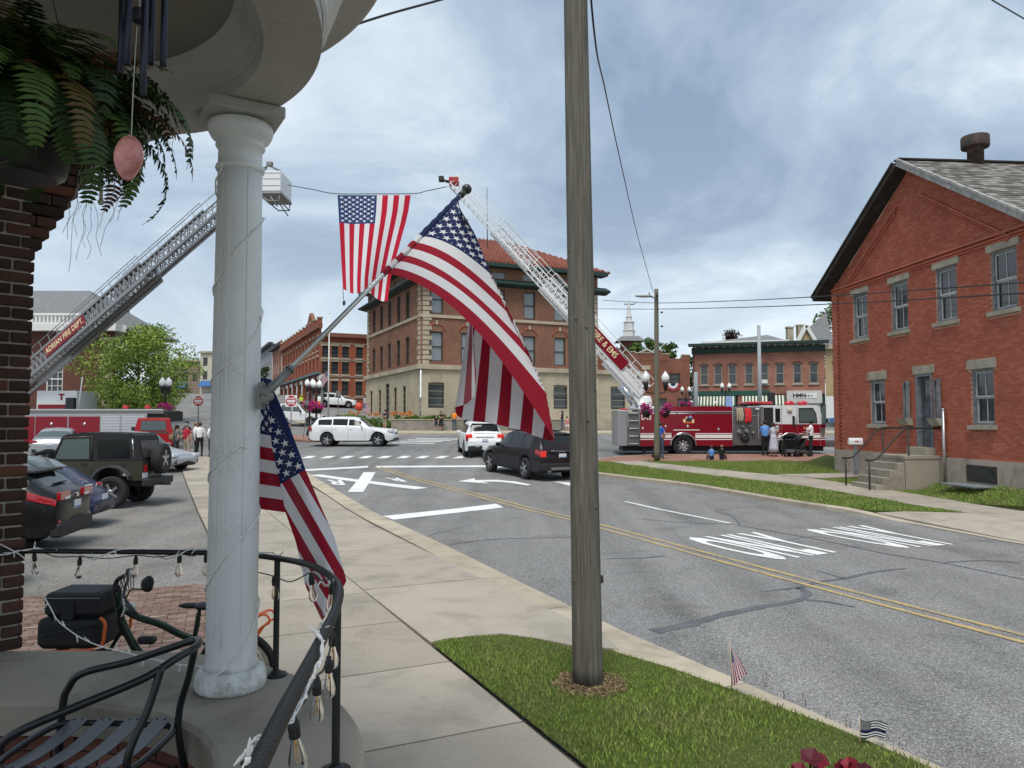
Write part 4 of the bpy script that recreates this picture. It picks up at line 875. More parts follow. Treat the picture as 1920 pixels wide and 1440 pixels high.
# the second flag under the bracket
f2=thing('hanging_flag','smaller stars and stripes flag hanging limp below the column bracket','flag',tuple(U(520,735,3.5)))
LE=[(720,508),(745,503),(833,509),(885,520),(919,528),(960,535),(1017,555),(1100,573),(1135,590),(1162,603)]
RE=[(720,512),(733,514),(775,533),(850,562),(881,573),(950,602),(1007,627),(1060,642),(1090,650),(1162,606)]
D_=Vector((.50,.866)); N_=Vector((-.866,.50))
def f2r(a,b):
    v=lerp(720,1162,b); l=interp(v,LE); r=interp(v,RE); u=lerp(l,r,a); d=3.52+.05*math.sin(a*5.5+b*2)*min(1,b*2)-.10*a*b
    return U(u,v,d)
def f2ruv(a,b):
    v=lerp(720,1162,b); u=lerp(interp(v,LE),interp(v,RE),a); q=Vector((u,v))-Vector((574,880))
    return (max(0.0,min(.999,.4+q.dot(D_)/372)),max(0.005,min(.999,.012+q.dot(N_)/238)))
def f2l(a,b):
    v=lerp(705,955,b); u=lerp(438,interp(v,[(705,510),(745,505),(833,512),(885,524),(955,546)]),a); return U(u,v+ (a-.5)*14,3.62+.03*math.sin(a*9+b*3))
def f2luv(a,b): return (max(.0,min(.999,.02+.36*a)) if b<.42 else .45+.3*a,max(0,min(.999,.538*b/.42 if b<.42 else .538+(b-.42)/.58*.46)))
mb=MB(); mb.grid(f2r,24,60,uvf=f2ruv); prt(mb,'front_fold',M_FLAG,f2,flip=False); mb=MB(); mb.grid(f2l,14,60,uvf=f2luv); prt(mb,'back_fold',M_FLAG,f2,flip=False)
# the giant flag between the two aerial ladders
gf=thing('suspended_flag','giant stars and stripes flag hung vertically from a cable between two fire ladders','flag',tuple(U(700,366,38.3)))
GR=[(366,770),(395,766),(420,760),(470,746),(520,733),(570,726)]
def gff(a,b):
    bot=lerp(541,562,a**1.5)+5*math.sin(a*9); v=lerp(366,bot,b)+ (4*math.sin(PI*a) if b>.2 else 0)*b; l=lerp(633,643,b); r=interp(v,GR); aa=a
    u=lerp(l,r,aa); d=38.3+.35*math.sin(a*7+b*2.5)*b*.8+.5*b*(a>.6)*(a-.6)*math.sin(b*9); return U(u,v,d)
mb=MB(); mb.grid(gff,60,60,uvf=lambda a,b:(min(.999,b/.29*.4 if b<.29 else .4+(b-.29)/.71*.6),1-max(.0005,1-min(a,.9995)))); prt(mb,'cloth',M_FLAGB,gf,flip=False)
mb=MB(); mb.tube(spline([U(540,347,38.2),U(590,356,38.2),U(628,363,38.25),U(700,363.5,38.3),U(775,363,38.3),U(800,358,38.3),U(838,350,38.3)],6),.022,5); prt(mb,'cable',mat('dark_cable',(.03,.03,.03),.6),gf)
mb=MB(); mb.tube([U(643,540,38.3),U(644,562,38.3)],.015,4); mb.ell(U(645,568,38.3),(.16,.1,.3),8,5); prt(mb,'tie_weight',mat('dark_cable'),gf)
# small flags in the grass
def stickflag(base,h,ptL,m,label,fw,uvf,fn):
    r=thing('stick_flag',label,'flag',tuple(base)); mb=MB(); mb.cyl((0,0,-.02),(ptL.x-base.x,ptL.y-base.y,h),.0035,n=8); mb.build('stick',mat('pale_wood',(.5,.4,.25),.7),r)
    mb=MB(); mb.grid(fn,24,24,uvf=uvf); prt(mb,'cloth',m,r,flip=False); return r
b1_=G(1373,1312); t1=U(1368.5,1202,b1_.y-.02)
stickflag(b1_,t1.z-b1_.z,t1,M_FLAG,'small stars and stripes stick flag hanging limp in the near grass',.2,lambda a,b:(b*.999,a*.999),lambda a,b:U(lerp(lerp(1369,1372,b),lerp(1370,1401,b**.8),a),lerp(1214,lerp(1285,1266,a),b)+3*math.sin(a*6)*b,b1_.y+.012*math.sin(a*8+b)*b-.01))
mb=MB(); mb.ell(t1+Vector((0,0,.005)),(.012,.012,.03),8,5); 
b2_=G(1613,1410); t2=U(1611.5,1340,b2_.y)
stickflag(b2_,t2.z-b2_.z,t2,M_FLAGP,'small black and white stick flag with blue line flying by the kerb',.2,lambda a,b:(a*.999,b*.999),lambda a,b:U(lerp(1612,lerp(1666,1658,b),a),lerp(1348,1384,b)+lerp(0,8-10*b,a)+2.2*math.sin(a*7.5),b2_.y+.015*math.sin(a*9)))
# ================================================================ poles and wires
def f_wood(nb,b,lo=(.055,.049,.039),hi=(.205,.192,.16)):
    w=nb.obj(); st=nb.scale(w,1,1,.035); n=nb.noise(55,6,st,.7); n2=nb.noise(9,5,nb.scale(w,1,1,.12),.6)
    c=nb.ramp(nb.m('ADD',nb.m('MULTIPLY',n,.6),nb.m('MULTIPLY',n2,.4)),(.32,lo),(.52,tuple((a+d)/2 for a,d in zip(lo,hi))),(.68,hi)); nb.l(c,b.inputs['Base Color']); nb.bump(n,.8,.008)
M_POLE=mat('weathered_pole_wood',rough=.92,spec=.2,fn=f_wood); M_POLE2=mat('greenish_pole_wood',rough=.92,spec=.2,fn=lambda nb,b:f_wood(nb,b,(.09,.085,.06),(.22,.215,.16)))
M_WIRE=mat('black_wire',(.012,.012,.012),.5)
up=thing('utility_pole','weathered grey wooden utility pole standing in the near grass island','utility pole',(.668,6.69,0))
mb=MB(); crk=[(-1.35,.05),(-2.2,.03),(-.7,.05),(-1.75,.025)]
def prf(t,z):
    r=1+.012*math.sin(3*t+z)+.01*math.sin(7*t)
    for a,w in crk:
        a2=a+.10*math.sin(z*.9+a*3)+.02*z; d=abs((t-a2+PI)%(2*PI)-PI)
        if d<w and (math.sin(z*1.1+a*4)>-.55): r-=.10*(1-d/w)
    return r
mb.lathe([(.134-.0042*z,z) for z in [k*.2 for k in range(47)]],140,rfun=prf); o=mb.build('shaft',M_POLE,up); up.rotation_euler=(0,R(-.75),0)
for k in range(9):
    z=random.uniform(.6,5.5); a=R(random.uniform(-150,-30)); rr=.134-.0042*z; mb=MB(); mb.lathe([(.012,0),(.009,.006),(.003,.01)],8,(rr*math.cos(a),rr*math.sin(a),z),(math.cos(a),math.sin(a),0)); mb.build('knot',M_POLE,up)
mb=MB(); mb.rbox((.128,-.0,.95),(.05,.05,.07),.01); mb.build('meter_tag',mat('dark_tag',(.03,.03,.03),.5),up)
def wire(pts,r,label,m=M_WIRE,n=10,name='overhead_wire'):
    mb=MB(); mb.tube(spline(pts,n),r,6); return tag(mb.build(name,m),label,'wire')
p2=thing('street_lamp_pole','slender wooden pole with a cobra head street lamp beside the fire engine','street lamp',(6.66,34.45,g(6.57,34.45)+.1))
h2=7.85; mb=MB(); mb.lathe([(.135-.005*z,z) for z in [k*.5 for k in range(17)]],20); mb.build('shaft',M_POLE2,p2); p2.rotation_euler=(0,R(.35),0)
mb=MB(); mb.tube(spline([(0,-.12,h2-.32),(-.25,-.14,h2-.24),(-.5,-.14,h2-.22)],4),.03,8); mb.build('arm',M_GREYM,p2)
mb=MB(); mb.ell((-.62,-.14,h2-.2),(.85,.3,.15),14,8); mb.cyl((-.35,-.14,h2-.16),(-.35,-.14,h2-.02),.05,n=10); mb.build('lamp_head',mat('lamp_grey',(.38,.39,.39),.5),p2)
mb=MB(); mb.cyl((-.02,-.2,h2-.25),(.02,-.2,h2-.05),.05,n=8); mb.cyl((.18,-.1,h2-.95),(.28,-.1,h2-.95),.04,n=8); mb.cyl((.18,-.1,h2-1.6),(.28,-.1,h2-1.6),.04,n=8); mb.build('insulators',mat('dark_tag'),p2)
pt=U(1225,549,34.3)
wire([Vector((.62,6.72,8.3)),U(1112,40,7.5),U(1135,170,11.5),U(1165,310,17),U(1195,440,24.5),pt],.011,'twisted service drop cable sagging from the near utility pole')
wire([Vector((-1.0,3.55,4.2)),U(640,55,4.3),U(730,26,4.7),U(860,-10,5.2),U(1065,-70,6.7)],.008,'black cable running off the curved porch eave')
wire([U(1860,0,12),U(1920,35,13),U(2000,82,14.5)],.012,'short dark wire crossing the sky above the brick gable')
wire([U(1130,563,45),U(1232,568,34.4),U(1400,563,27),U(1600,552,20),U(2000,524,12)],.014,'upper line wire strung from the lamp pole over the brick building')
wire([U(1118,579,45),U(1232,579.5,34.4),U(1400,576,27),U(1600,568,20),U(2000,545,12)],.014,'lower line wire strung from the lamp pole over the brick building')
# ================================================================ the brick gable building
M_RB=mat('red_painted_brick',rough=.85,spec=.25,fn=lambda nb,b:f_isl(nb,b,((.36,.09,.052),(.41,.108,.062),(.455,.145,.09))))
def f_rbo(nb,b):
    base=nb.ramp(nb.orand(),(0,(.36,.09,.052)),(.5,(.41,.108,.062)),(1,(.455,.145,.09))); d=nb.ramp(nb.noise(1.3,6,nb.world(),.65),(.3,.80),(.7,1.08))
    m1=nb.n('ShaderNodeMix',data_type='RGBA',blend_type='MULTIPLY'); m1.inputs[0].default_value=1; nb.l(base,m1.inputs['A']); nb.l(d,m1.inputs['B']); nb.l(m1.outputs['Result'],b.inputs['Base Color']); nb.bump(nb.noise(90,3,nb.world()),.35,.004)
M_RBO=mat('red_painted_brick_piece',rough=.85,spec=.25,fn=f_rbo)
M_RM=mat('pinkish_mortar',(.52,.30,.23),.95,var=.25,vs=2); M_STONE=mat('grey_lintel_stone',(.33,.30,.23),.9,var=.2,vs=3,bump=.2); M_PARGE=mat('parged_foundation',rough=.95,fn=lambda nb,b:f_conc(nb,b,(.34,.29,.235),.4,.9))
M_GREYP=mat('weathered_grey_paint',(.17,.185,.195),.75,var=.35,vs=6,bump=.2,bs=30); M_SASH=mat('pale_sash_paint',(.46,.47,.46),.6,var=.15); M_PANE=mat('window_pane',(.022,.028,.032),.06,spec=.8); M_DRYW=mat('dark_old_wood',(.035,.03,.026),.9,var=.4,vs=3,bump=.3,bs=25)
M_FASC=mat('peeling_fascia',(.34,.33,.31),.8,var=.35,vs=5,bump=.3,bs=20); M_SHING=mat('weathered_shingle',rough=.95,fn=lambda nb,b:f_isl(nb,b,((.075,.068,.058),(.14,.13,.115),(.28,.265,.24))))
GA=(12.915,29.87,0); gb=thing('brick_gable_building','two storey red painted brick building with a gable and stone lintels','building',GA,math.atan2(-1,.0764))
GW,ZF,ZE,ZP=10.4,1.225,7.62,10.78
wins=[(c-.5,c+.5,5.42,7.12) for c in(2.0,4.48,6.93,9.36)]+[(2.55,3.5,2.22,3.82),(7.92,8.86,2.22,3.85)]; door=(5.29,6.14,1.5,3.87); ops=wins+[door]
def wall_open(mb,W0,W1,H0,H1,ops,y,depth):
    xs_=sorted({W0,W1}|{a for o in ops for a in o[:2]}); zs=sorted({H0,H1}|{a for o in ops for a in o[2:4]})
    for xa,xb in zip(xs_,xs_[1:]):
        for za,zb in zip(zs,zs[1:]):
            cx_,cz=(xa+xb)/2,(za+zb)/2
            if any(o[0]<cx_<o[1] and o[2]<cz<o[3] for o in ops): continue
            mb.add([(xa,y,za),(xb,y,za),(xb,y,zb),(xa,y,zb)],[(0,1,2,3)])
    for o in ops:
        a,b,c,d=o[:4]; p=[(a,c),(b,c),(b,d),(a,d)]
        for k in range(4):
            (x0,z0),(x1,z1)=p[k],p[(k+1)%4]; mb.add([(x0,y,z0),(x1,y,z1),(x1,y+depth,z1),(x0,y+depth,z0)],[(3,2,1,0)])
def gtop(x): return ZE+ (ZP-ZE)*(1-abs(x-GW/2)/(GW/2))
mb=MB(); wall_open(mb,0,GW,ZF,ZE,ops,.016,.22); mb.add([(0,.016,ZE),(GW,.016,ZE),(GW/2,.016,ZP)],[(0,1,2)]); mb.add([(0,.02,-.3),(0,14,-.3),(0,14,ZE),(0,.02,ZE)],[(0,1,2,3)]); mb.add([(GW,.02,-.3),(GW,14,-.3),(GW,14,ZE),(GW,.02,ZE)],[(3,2,1,0)])
mb.build('wall',M_RM,gb,flip=False)
mb=MB(); mb.box((GW/2,.4,3.5),(GW-.6,.05,7)); mb.build('dark_interior',mat('dark_interior',(.02,.02,.02),1),gb)
BL,BH,BPI=.20,.0565,.0715; rest=MB(); cand=[]; r=0; z=ZF+.006
lint=[(o[0]-.13,o[1]+.13,o[3],o[3]+.27) for o in ops]+[(o[0]-.1,o[1]+.1,o[2]-.13,o[2]) for o in wins]
while z<ZP:
    x=-.105*(r%2)
    while x<GW:
        a,b=max(x,0),min(x+BL,GW); zm=z+BH/2
        segs=[(a,b)]
        for o in ops+lint:
            if o[2]-.03<zm<o[3]+.03:
                ns=[]
                for p,q in segs:
                    if q<=o[0] or p>=o[1]: ns.append((p,q)); continue
                    if p<o[0]: ns.append((p,o[0]))
                    if q>o[1]: ns.append((o[1],q))
                segs=ns
        for p,q in segs:
            if q-p<.03 or zm+.05>gtop((p+q)/2): continue
            cand.append((p,q,z))
        x+=BL+.0105
    z+=BPI; r+=1
fullm=MB().box((0,0,0),(BL,.04,BH)).mesh('brick',M_RBO); nf=0
cand.sort(key=lambda c:-c[0]+abs(c[2]-4.5)*.4)
for p,q,z in cand:
    prd=random.uniform(-.002,.003); pil_=.05 if p<.36 else 0
    rec=0
    if nf<300 and abs(q-p-BL)<1e-4:
        o=ob('brick',fullm,gb,((p+q)/2,.02-prd-pil_-.0+rec,z+BH/2)); nf+=1
    else: rest.box(((p+q)/2,.02-prd-pil_+(.0 if not pil_ else .0),z+BH/2),(q-p,.04+pil_*2*.0,BH))
kind(rest.build('bricks',M_RB,gb,flip=False),'stuff')
mb=MB(); mb.box((.18,-.02,(ZF+ZE)/2-.1),(.345,.045,ZE-ZF-.2)); mb.build('corner_pilaster',M_RM,gb)
mb=MB()
for k,(zz,pr_) in enumerate(((7.36,.03),(7.44,.055),(7.56,.08))): mb.box((GW/2,-pr_/2+.0,zz),(GW-.02*k,pr_+.03,.058))
sl_=math.atan2(ZP-ZE,GW/2)
for sg in(-1,1):
    for k in range(3):
        off=.62+.085*k; L_=GW/2/math.cos(sl_)-1.3-.1*k; cxm=GW/2+sg*(GW/4); czm=(ZE+ZP)/2
        c=Vector((cxm,-.01*(3-k)-.006,czm))+Vector((-sg*math.sin(sl_)*off*.0,0,-off/math.cos(sl_)*.9)); mb.box(tuple(c),(L_*.94,.035+.018*(3-k),.05),0,0,sg*sl_)
mb.build('corbel_bands',M_RB,gb)
mb=MB(); mb.prism([(-.03,-.6),(GW+.03,-.6),(GW+.03,ZF),(-.03,ZF)],-.05,.3,'xz'); fo=mb.build('foundation',M_PARGE,gb)
mb=MB(); mb.prism([(7.72,.58),(8.95,.58),(8.95,1.06),(7.72,1.06)],-.075,-.052,'xz'); w_=mb.build('basement_window',M_DRYW,gb); mb=MB(); mb.prism([(7.8,.63),(8.87,.63),(8.87,1.0),(7.8,1.0)],-.079,-.077,'xz'); mb.build('pane',M_PANE,w_)
mb=MB(); mb.rbox((8.3,-.45,.50),(1.5,.7,.05),.01); mb.build('well_cover',M_GREYP,gb)
for o in ops:
    a,b,c,d=o
    mb=MB(); mb.rbox(((a+b)/2,.05,d+.135),(b-a+.25,.17,.262),.008); mb.build('lintel',M_STONE,gb)
for i,o in enumerate(wins):
    a,b,c,d=o; mb=MB(); mb.rbox(((a+b)/2,.0,c-.065),(b-a+.19,.2,.125),.008); mb.build('sill',M_STONE,gb)
    fr_=MB(); t=.075; y=.10
    for q in(((a+t/2),y,(c+d)/2,t,d-c),((b-t/2),y,(c+d)/2,t,d-c)): fr_.box(q[:3],(q[3],.10,q[4]))
    fr_.box(((a+b)/2,y,d-t/2),(b-a-2*t,.10,t)); fr_.box(((a+b)/2,y,c+t/2),(b-a-2*t,.12,t)); w_=fr_.build('window',M_GREYP,gb)
    mid=(c+d)/2
    for j,(z0,z1,yy) in enumerate(((mid,d-t,.12),(c+t,mid,.155))):
        s_=MB(); q=.042; x0,x1=a+t,b-t
        for xx in(x0+q/2,x1-q/2): s_.box((xx,yy,(z0+z1)/2),(q,.034,z1-z0))
        for zz in(z0+q/2,z1-q/2): s_.box(((x0+x1)/2,yy,zz),(x1-x0-2*q,.034,q))
        s_.box(((x0+x1)/2,yy+.002,(z0+z1)/2),(.022,.028,z1-z0-2*q)); so_=s_.build('sash',M_SASH,w_)
        for k in range(2):
            xa=x0+q if k==0 else (x0+x1)/2+.011; xb=(x0+x1)/2-.011 if k==0 else x1-q
            mb=MB(); mb.prism([(xa,z0+q),(xb,z0+q),(xb,z1-q),(xa,z1-q)],yy+.004,yy+.008,'xz'); mb.build('pane',M_PANE,w_)
a,b,c,d=door; mb=MB(); mb.box((a+.04,.06,(c+d)/2),(.08,.16,d-c)); mb.box((b-.04,.06,(c+d)/2),(.08,.16,d-c)); mb.box(((a+b)/2,.06,d-.04),(b-a-.16,.16,.08)); mb.build('door_frame',M_GREYP,gb)
mb=MB(); mb.box(((a+b)/2,.16,(c+d)/2-.02),(b-a-.16,.05,d-c-.06)); 
for zz in(c+.45,c+1.1): mb.box(((a+b)/2,.13,zz),(.42,.02,.42))
dr=mb.build('door',mat('blue_grey_door',(.075,.085,.10),.6,var=.25,vs=5),gb); mb=MB(); mb.box(((a+b)/2,.128,c+1.82),(.42,.01,.68)); mb.build('pane',M_PANE,dr); mb=MB(); mb.ell((a+.17,.10,c+1.0),(.06,.06,.06),8,6); mb.build('handle',M_GREYM,dr)
mb=MB(); mb.rbox(((a+b)/2,-.12,c-.12),(b-a+.15,.42,.236),.01); mb.build('threshold',M_STONE,gb)
st=thing('entry_steps','grey concrete entry steps leading up to the grey door of the brick building','steps',GA,math.atan2(-1,.0764))
M_STEP=mat('step_concrete',rough=.92,fn=lambda nb,b:f_conc(nb,b,(.30,.265,.21),.6,.9)); base0=.16
mb=MB(); mb.rbox((5.75,-.62,(base0+1.26)/2),(1.5,1.13,1.26-base0),.012); mb.build('landing',M_STEP,st)
mb=MB(); mb.rbox((5.75,-.62,1.2),(1.54,1.18,.11),.012); mb.build('landing_nosing',M_STEP,st)
for k in range(4):
    z=1.26-(k+1)*.225; mb=MB(); mb.rbox((5.75,-1.20-.12-.235*k,(base0-.05+z)/2),(1.46,.245,z-base0+.05),.012); mb.build('step',M_STEP,st)
def railp(s):
    x=5.75+s*.70; mb=MB(); mb.tube(spline([(x,-.05,2.12),(x,-.92,2.12),(x,-1.1,2.10),(x,-1.27,2.0),(x,-1.98,1.26),(x,-2.1,1.16),(x,-2.25,1.13),(x,-2.42,1.13)],6),.03,8)
    mb.tube([(x,-1.04,.2),(x,-1.04,2.11)],.028,8); mb.tube([(x,-2.33,.1),(x,-2.33,1.13)],.028,8); mb.ell((x,-.05,2.12),(.1,.1,.1),8,6); mb.ell((x,-2.42,1.13),(.08,.08,.08),8,6); return mb.build('handrail',mat('rusty_black_rail',(.03,.024,.022),.6),st)
railp(-1); railp(1)
mbx=thing('mailbox','white rural mailbox on a grey wooden post beside the entry steps','mailbox',(12.62,27.52,gr(12.62,27.52)-.02),R(-4))
mb=MB(); mb.box((0,0,.62),(.11,.11,1.24)); mb.build('post',M_GREYP,mbx)
mb=MB(); mb.prism([(-.09,1.24),(.09,1.24),(.09,1.38),(.07,1.44),(.0,1.475),(-.07,1.44),(-.09,1.38)],-.24,.24,'yz'); mb.build('box',mat('white_enamel',(.78,.78,.76),.4),mbx)
mb=MB(); mb.box((.02,-.094,1.35),(.14,.008,.035)); mb.build('flag_arm',mat('red_enamel',(.35,.03,.03),.5),mbx)
cd_=thing('conduit_pipe','grey steel conduit pipe standing against the brick wall by the steps','pipe',GA,math.atan2(-1,.0764)); mb=MB(); mb.cyl((6.78,-.10,.3),(6.78,-.10,2.7),.045,n=12); mb.cyl((6.78,-.10,2.68),(6.78,-.10,2.73),.05,n=12); mb.build('pipe',M_ALU,cd_); mb=MB(); mb.box((6.78,-.06,1.3),(.16,.08,.03)); mb.build('strap',M_GREYM,cd_)
for i,x in enumerate((4.88,6.48)):
    ln_=thing('wall_planter','weathered wooden wall bracket with grey box '+('left of the door, on the mailbox side' if i==0 else 'right of the door, beside the conduit pipe'),'bracket',GA,math.atan2(-1,.0764)); mb=MB(); mb.box((x,-.05,3.0),(.2,.06,1.35)); mb.box((x-.08,-.10,3.0),(.03,.08,1.3)); mb.box((x+.08,-.10,3.0),(.03,.08,1.3)); mb.build('board',M_GREYP,ln_)
    mb=MB(); mb.prism([(-.30,2.43),(-.02,2.43),(-.02,2.20),(-.16,2.2)],x-.24,x+.24,'yz'); mb.build('box',M_STONE,ln_); mb=MB(); mb.box((x,-.1,3.55),(.1,.06,.16)); mb.build('fitting',M_DRYW,ln_)
# roof
OV=.42; ro_=MB(); L_=GW/2+.75
for sg in(-1,1):
    d=Vector((sg*math.cos(sl_),0,-math.sin(sl_))); n=Vector((sg*math.sin(sl_),0,math.cos(sl_))); o=Vector((GW/2,0,ZP+.10)); R_=L_/math.cos(sl_)
    vs=[o+d*0+Vector((0,-OV,0)),o+d*R_+Vector((0,-OV,0)),o+d*R_+Vector((0,14.4,0)),o+Vector((0,14.4,0))]; vs+=[v+n*.16 for v in vs]
    ro_.add(vs,[(0,1,2,3),(4,7,6,5),(0,4,5,1),(1,5,6,2),(2,6,7,3),(3,7,4,0)])
rf_=ro_.build('roof',M_DRYW,gb)
for sg in(-1,1):
    fa=MB()
    d=Vector((sg*math.cos(sl_),0,-math.sin(sl_))); n=Vector((sg*math.sin(sl_),0,math.cos(sl_))); o=Vector((GW/2,-OV-.02,ZP+.10)); R_=L_/math.cos(sl_); fa.bar(o+n*.09+d*(.0 if sg>0 else .03),o+n*.09+d*R_,.035,.17,n); fa.bar(o+n*.21+Vector((0,-.02,0))+d*(.0 if sg>0 else .05),o+n*.21+Vector((0,-.02,0))+d*R_,.09,.07,n)
    fa.build('fascia',M_FASC if sg>0 else M_DRYW,rf_)
sh=MB()
for sg in(1,-1):
    d=Vector((sg*math.cos(sl_),0,-math.sin(sl_))); n=Vector((sg*math.sin(sl_),0,math.cos(sl_))); o=Vector((GW/2,0,ZP+.27)); R_=L_/math.cos(sl_); k=0
    nr=int(R_/.24)
    for i in range(nr):
        y=-OV+.03-random.uniform(0,.25)*0
        while y<(9 if sg>0 else 1.0):
            w=random.uniform(.22,.34); a=o+d*(i*.24+.02)+n*.035*0; hh=.028+random.uniform(0,.012); c=a+d*.13+Vector((0,y+w/2,0))+n*(.012+hh/2)
            sh.bar(c-d*.13,c+d*.12+n*.012,w-.008,hh*.6,n); y+=w
kind(sh.build('shingles',M_SHING,rf_,flip=False),'stuff')
mb=MB(); mb.bar((GW/2,-OV,ZP+.32),(GW/2,14,ZP+.32),.3,.05); mb.build('ridge_cap',M_DRYW,rf_)
mb=MB(); mb.lathe([(.25,0),(.25,.62),(.27,.63),(.42,.66),(.43,.7),(.43,1.02),(.41,1.05),(.36,1.06)],28,(GW/2+.05,2.35,ZP+.12)); mb.build('roof_vent',mat('rusty_vent',rough=.8,fn=lambda nb,b:nb.l(nb.ramp(nb.noise(5,6,nb.obj(),.65),(.4,(.035,.032,.03)),(.56,(.07,.045,.035)),(.72,(.2,.08,.035))),b.inputs['Base Color'])),rf_)
# ================================================================ vehicles
def paint(name,c,rough=.32,metal=.0): return mat(name,c,rough,metal=metal,coat=.2,spec=.28)
M_CGL=mat('car_glass',(.012,.015,.016),.08,spec=.35); M_CGL2=mat('car_glass_light',(.085,.11,.11),.08,spec=.4); M_TYRE=mat('tyre_rubber',(.018,.018,.019),.85,bump=.3,bs=60); M_RIM=mat('alloy_rim',(.50,.50,.51),.3,metal=.85); M_RIMD=mat('wheel_dark',(.03,.03,.032),.5)
M_PLAST=mat('black_trim',(.018,.018,.02),.6); M_CHR=mat('chrome',(.62,.62,.63),.12,metal=1); M_TAIL=mat('tail_lamp_red',(.30,.008,.012),.15,coat=.8); M_TAILON=mat('tail_lamp_lit',(.5,.02,.02),.2,emit=(1,.06,.04),es=.16); M_LAMPW=mat('lamp_clear',(.62,.64,.66),.1,coat=.8)
def f_plate(nb,b): pass
M_PLT=mat('plate_white',(.62,.64,.68),.5); M_PLTB=mat('plate_blue',(.05,.12,.32),.5)
def wheel_meshes(r,w,spokes=5,rimf=.66,key='',twin=False):
    t=MB(); t.lathe([(r*rimf,-w/2),(r*.9,-w/2),(r*.97,-w*.42),(r,-w*.3),(r,w*.3),(r*.97,w*.42),(r*.9,w/2),(r*rimf,w/2),(r*rimf,-w/2)],32,caps=False)
    h=MB(); h.lathe([(r*rimf,-w*.2),(r*rimf,w*.46),(r*rimf*.93,w*.47),(r*rimf*.88,w*.30),(r*.55*rimf,w*.24),(.001,w*.24)],32,caps=False); h.cm=1
    h.cm=0
    s=MB()
    for k in range(spokes):
        for dlt in((-.13,.13) if twin else (0,)):
            a=2*PI*k/spokes+dlt; c,sn=math.cos(a),math.sin(a); s.bar((c*r*.1,sn*r*.1,w*.40),(c*r*rimf*.93,sn*r*rimf*.93,w*.43),r*(.09 if twin else .17),w*.12,(0,0,1))
    s.lathe([(r*.17,w*.3),(r*.17,w*.46),(r*.12,w*.49),(.001,w*.49)],16); s.lathe([(r*rimf*.90,w*.40),(r*rimf*1.0,w*.47),(r*rimf*1.02,w*.42)],32,caps=False)
    return t.mesh('tyre',M_TYRE),h.mesh('wheel_disc',M_RIMD),s.mesh('rim',M_RIM)
WH={}
def add_wheel(par,x,y,r,w,side,spokes=5,twin=False,rimf=.66):
    k=(r,w,spokes,twin,rimf)
    if k not in WH: WH[k]=wheel_meshes(r,w,spokes,rimf,twin=twin)
    t,h,s=WH[k]; o=ob('wheel',t,par,(x,y,r)); o.rotation_euler=(R(90)*(1 if side<0 else -1),0,0); ob('wheel_disc',h,o); ob('rim',s,o); return o
def place_vehicle(o,x,y,h,z=None):
    fx_,fy_=math.cos(h),math.sin(h); s=(g(x+fx_*1.5,y+fy_*1.5)-g(x-fx_*1.5,y-fy_*1.5))/3; o.location=(x,y,(g(x,y)+.004) if z is None else z); o.rotation_euler=(0,-math.atan(s),h)
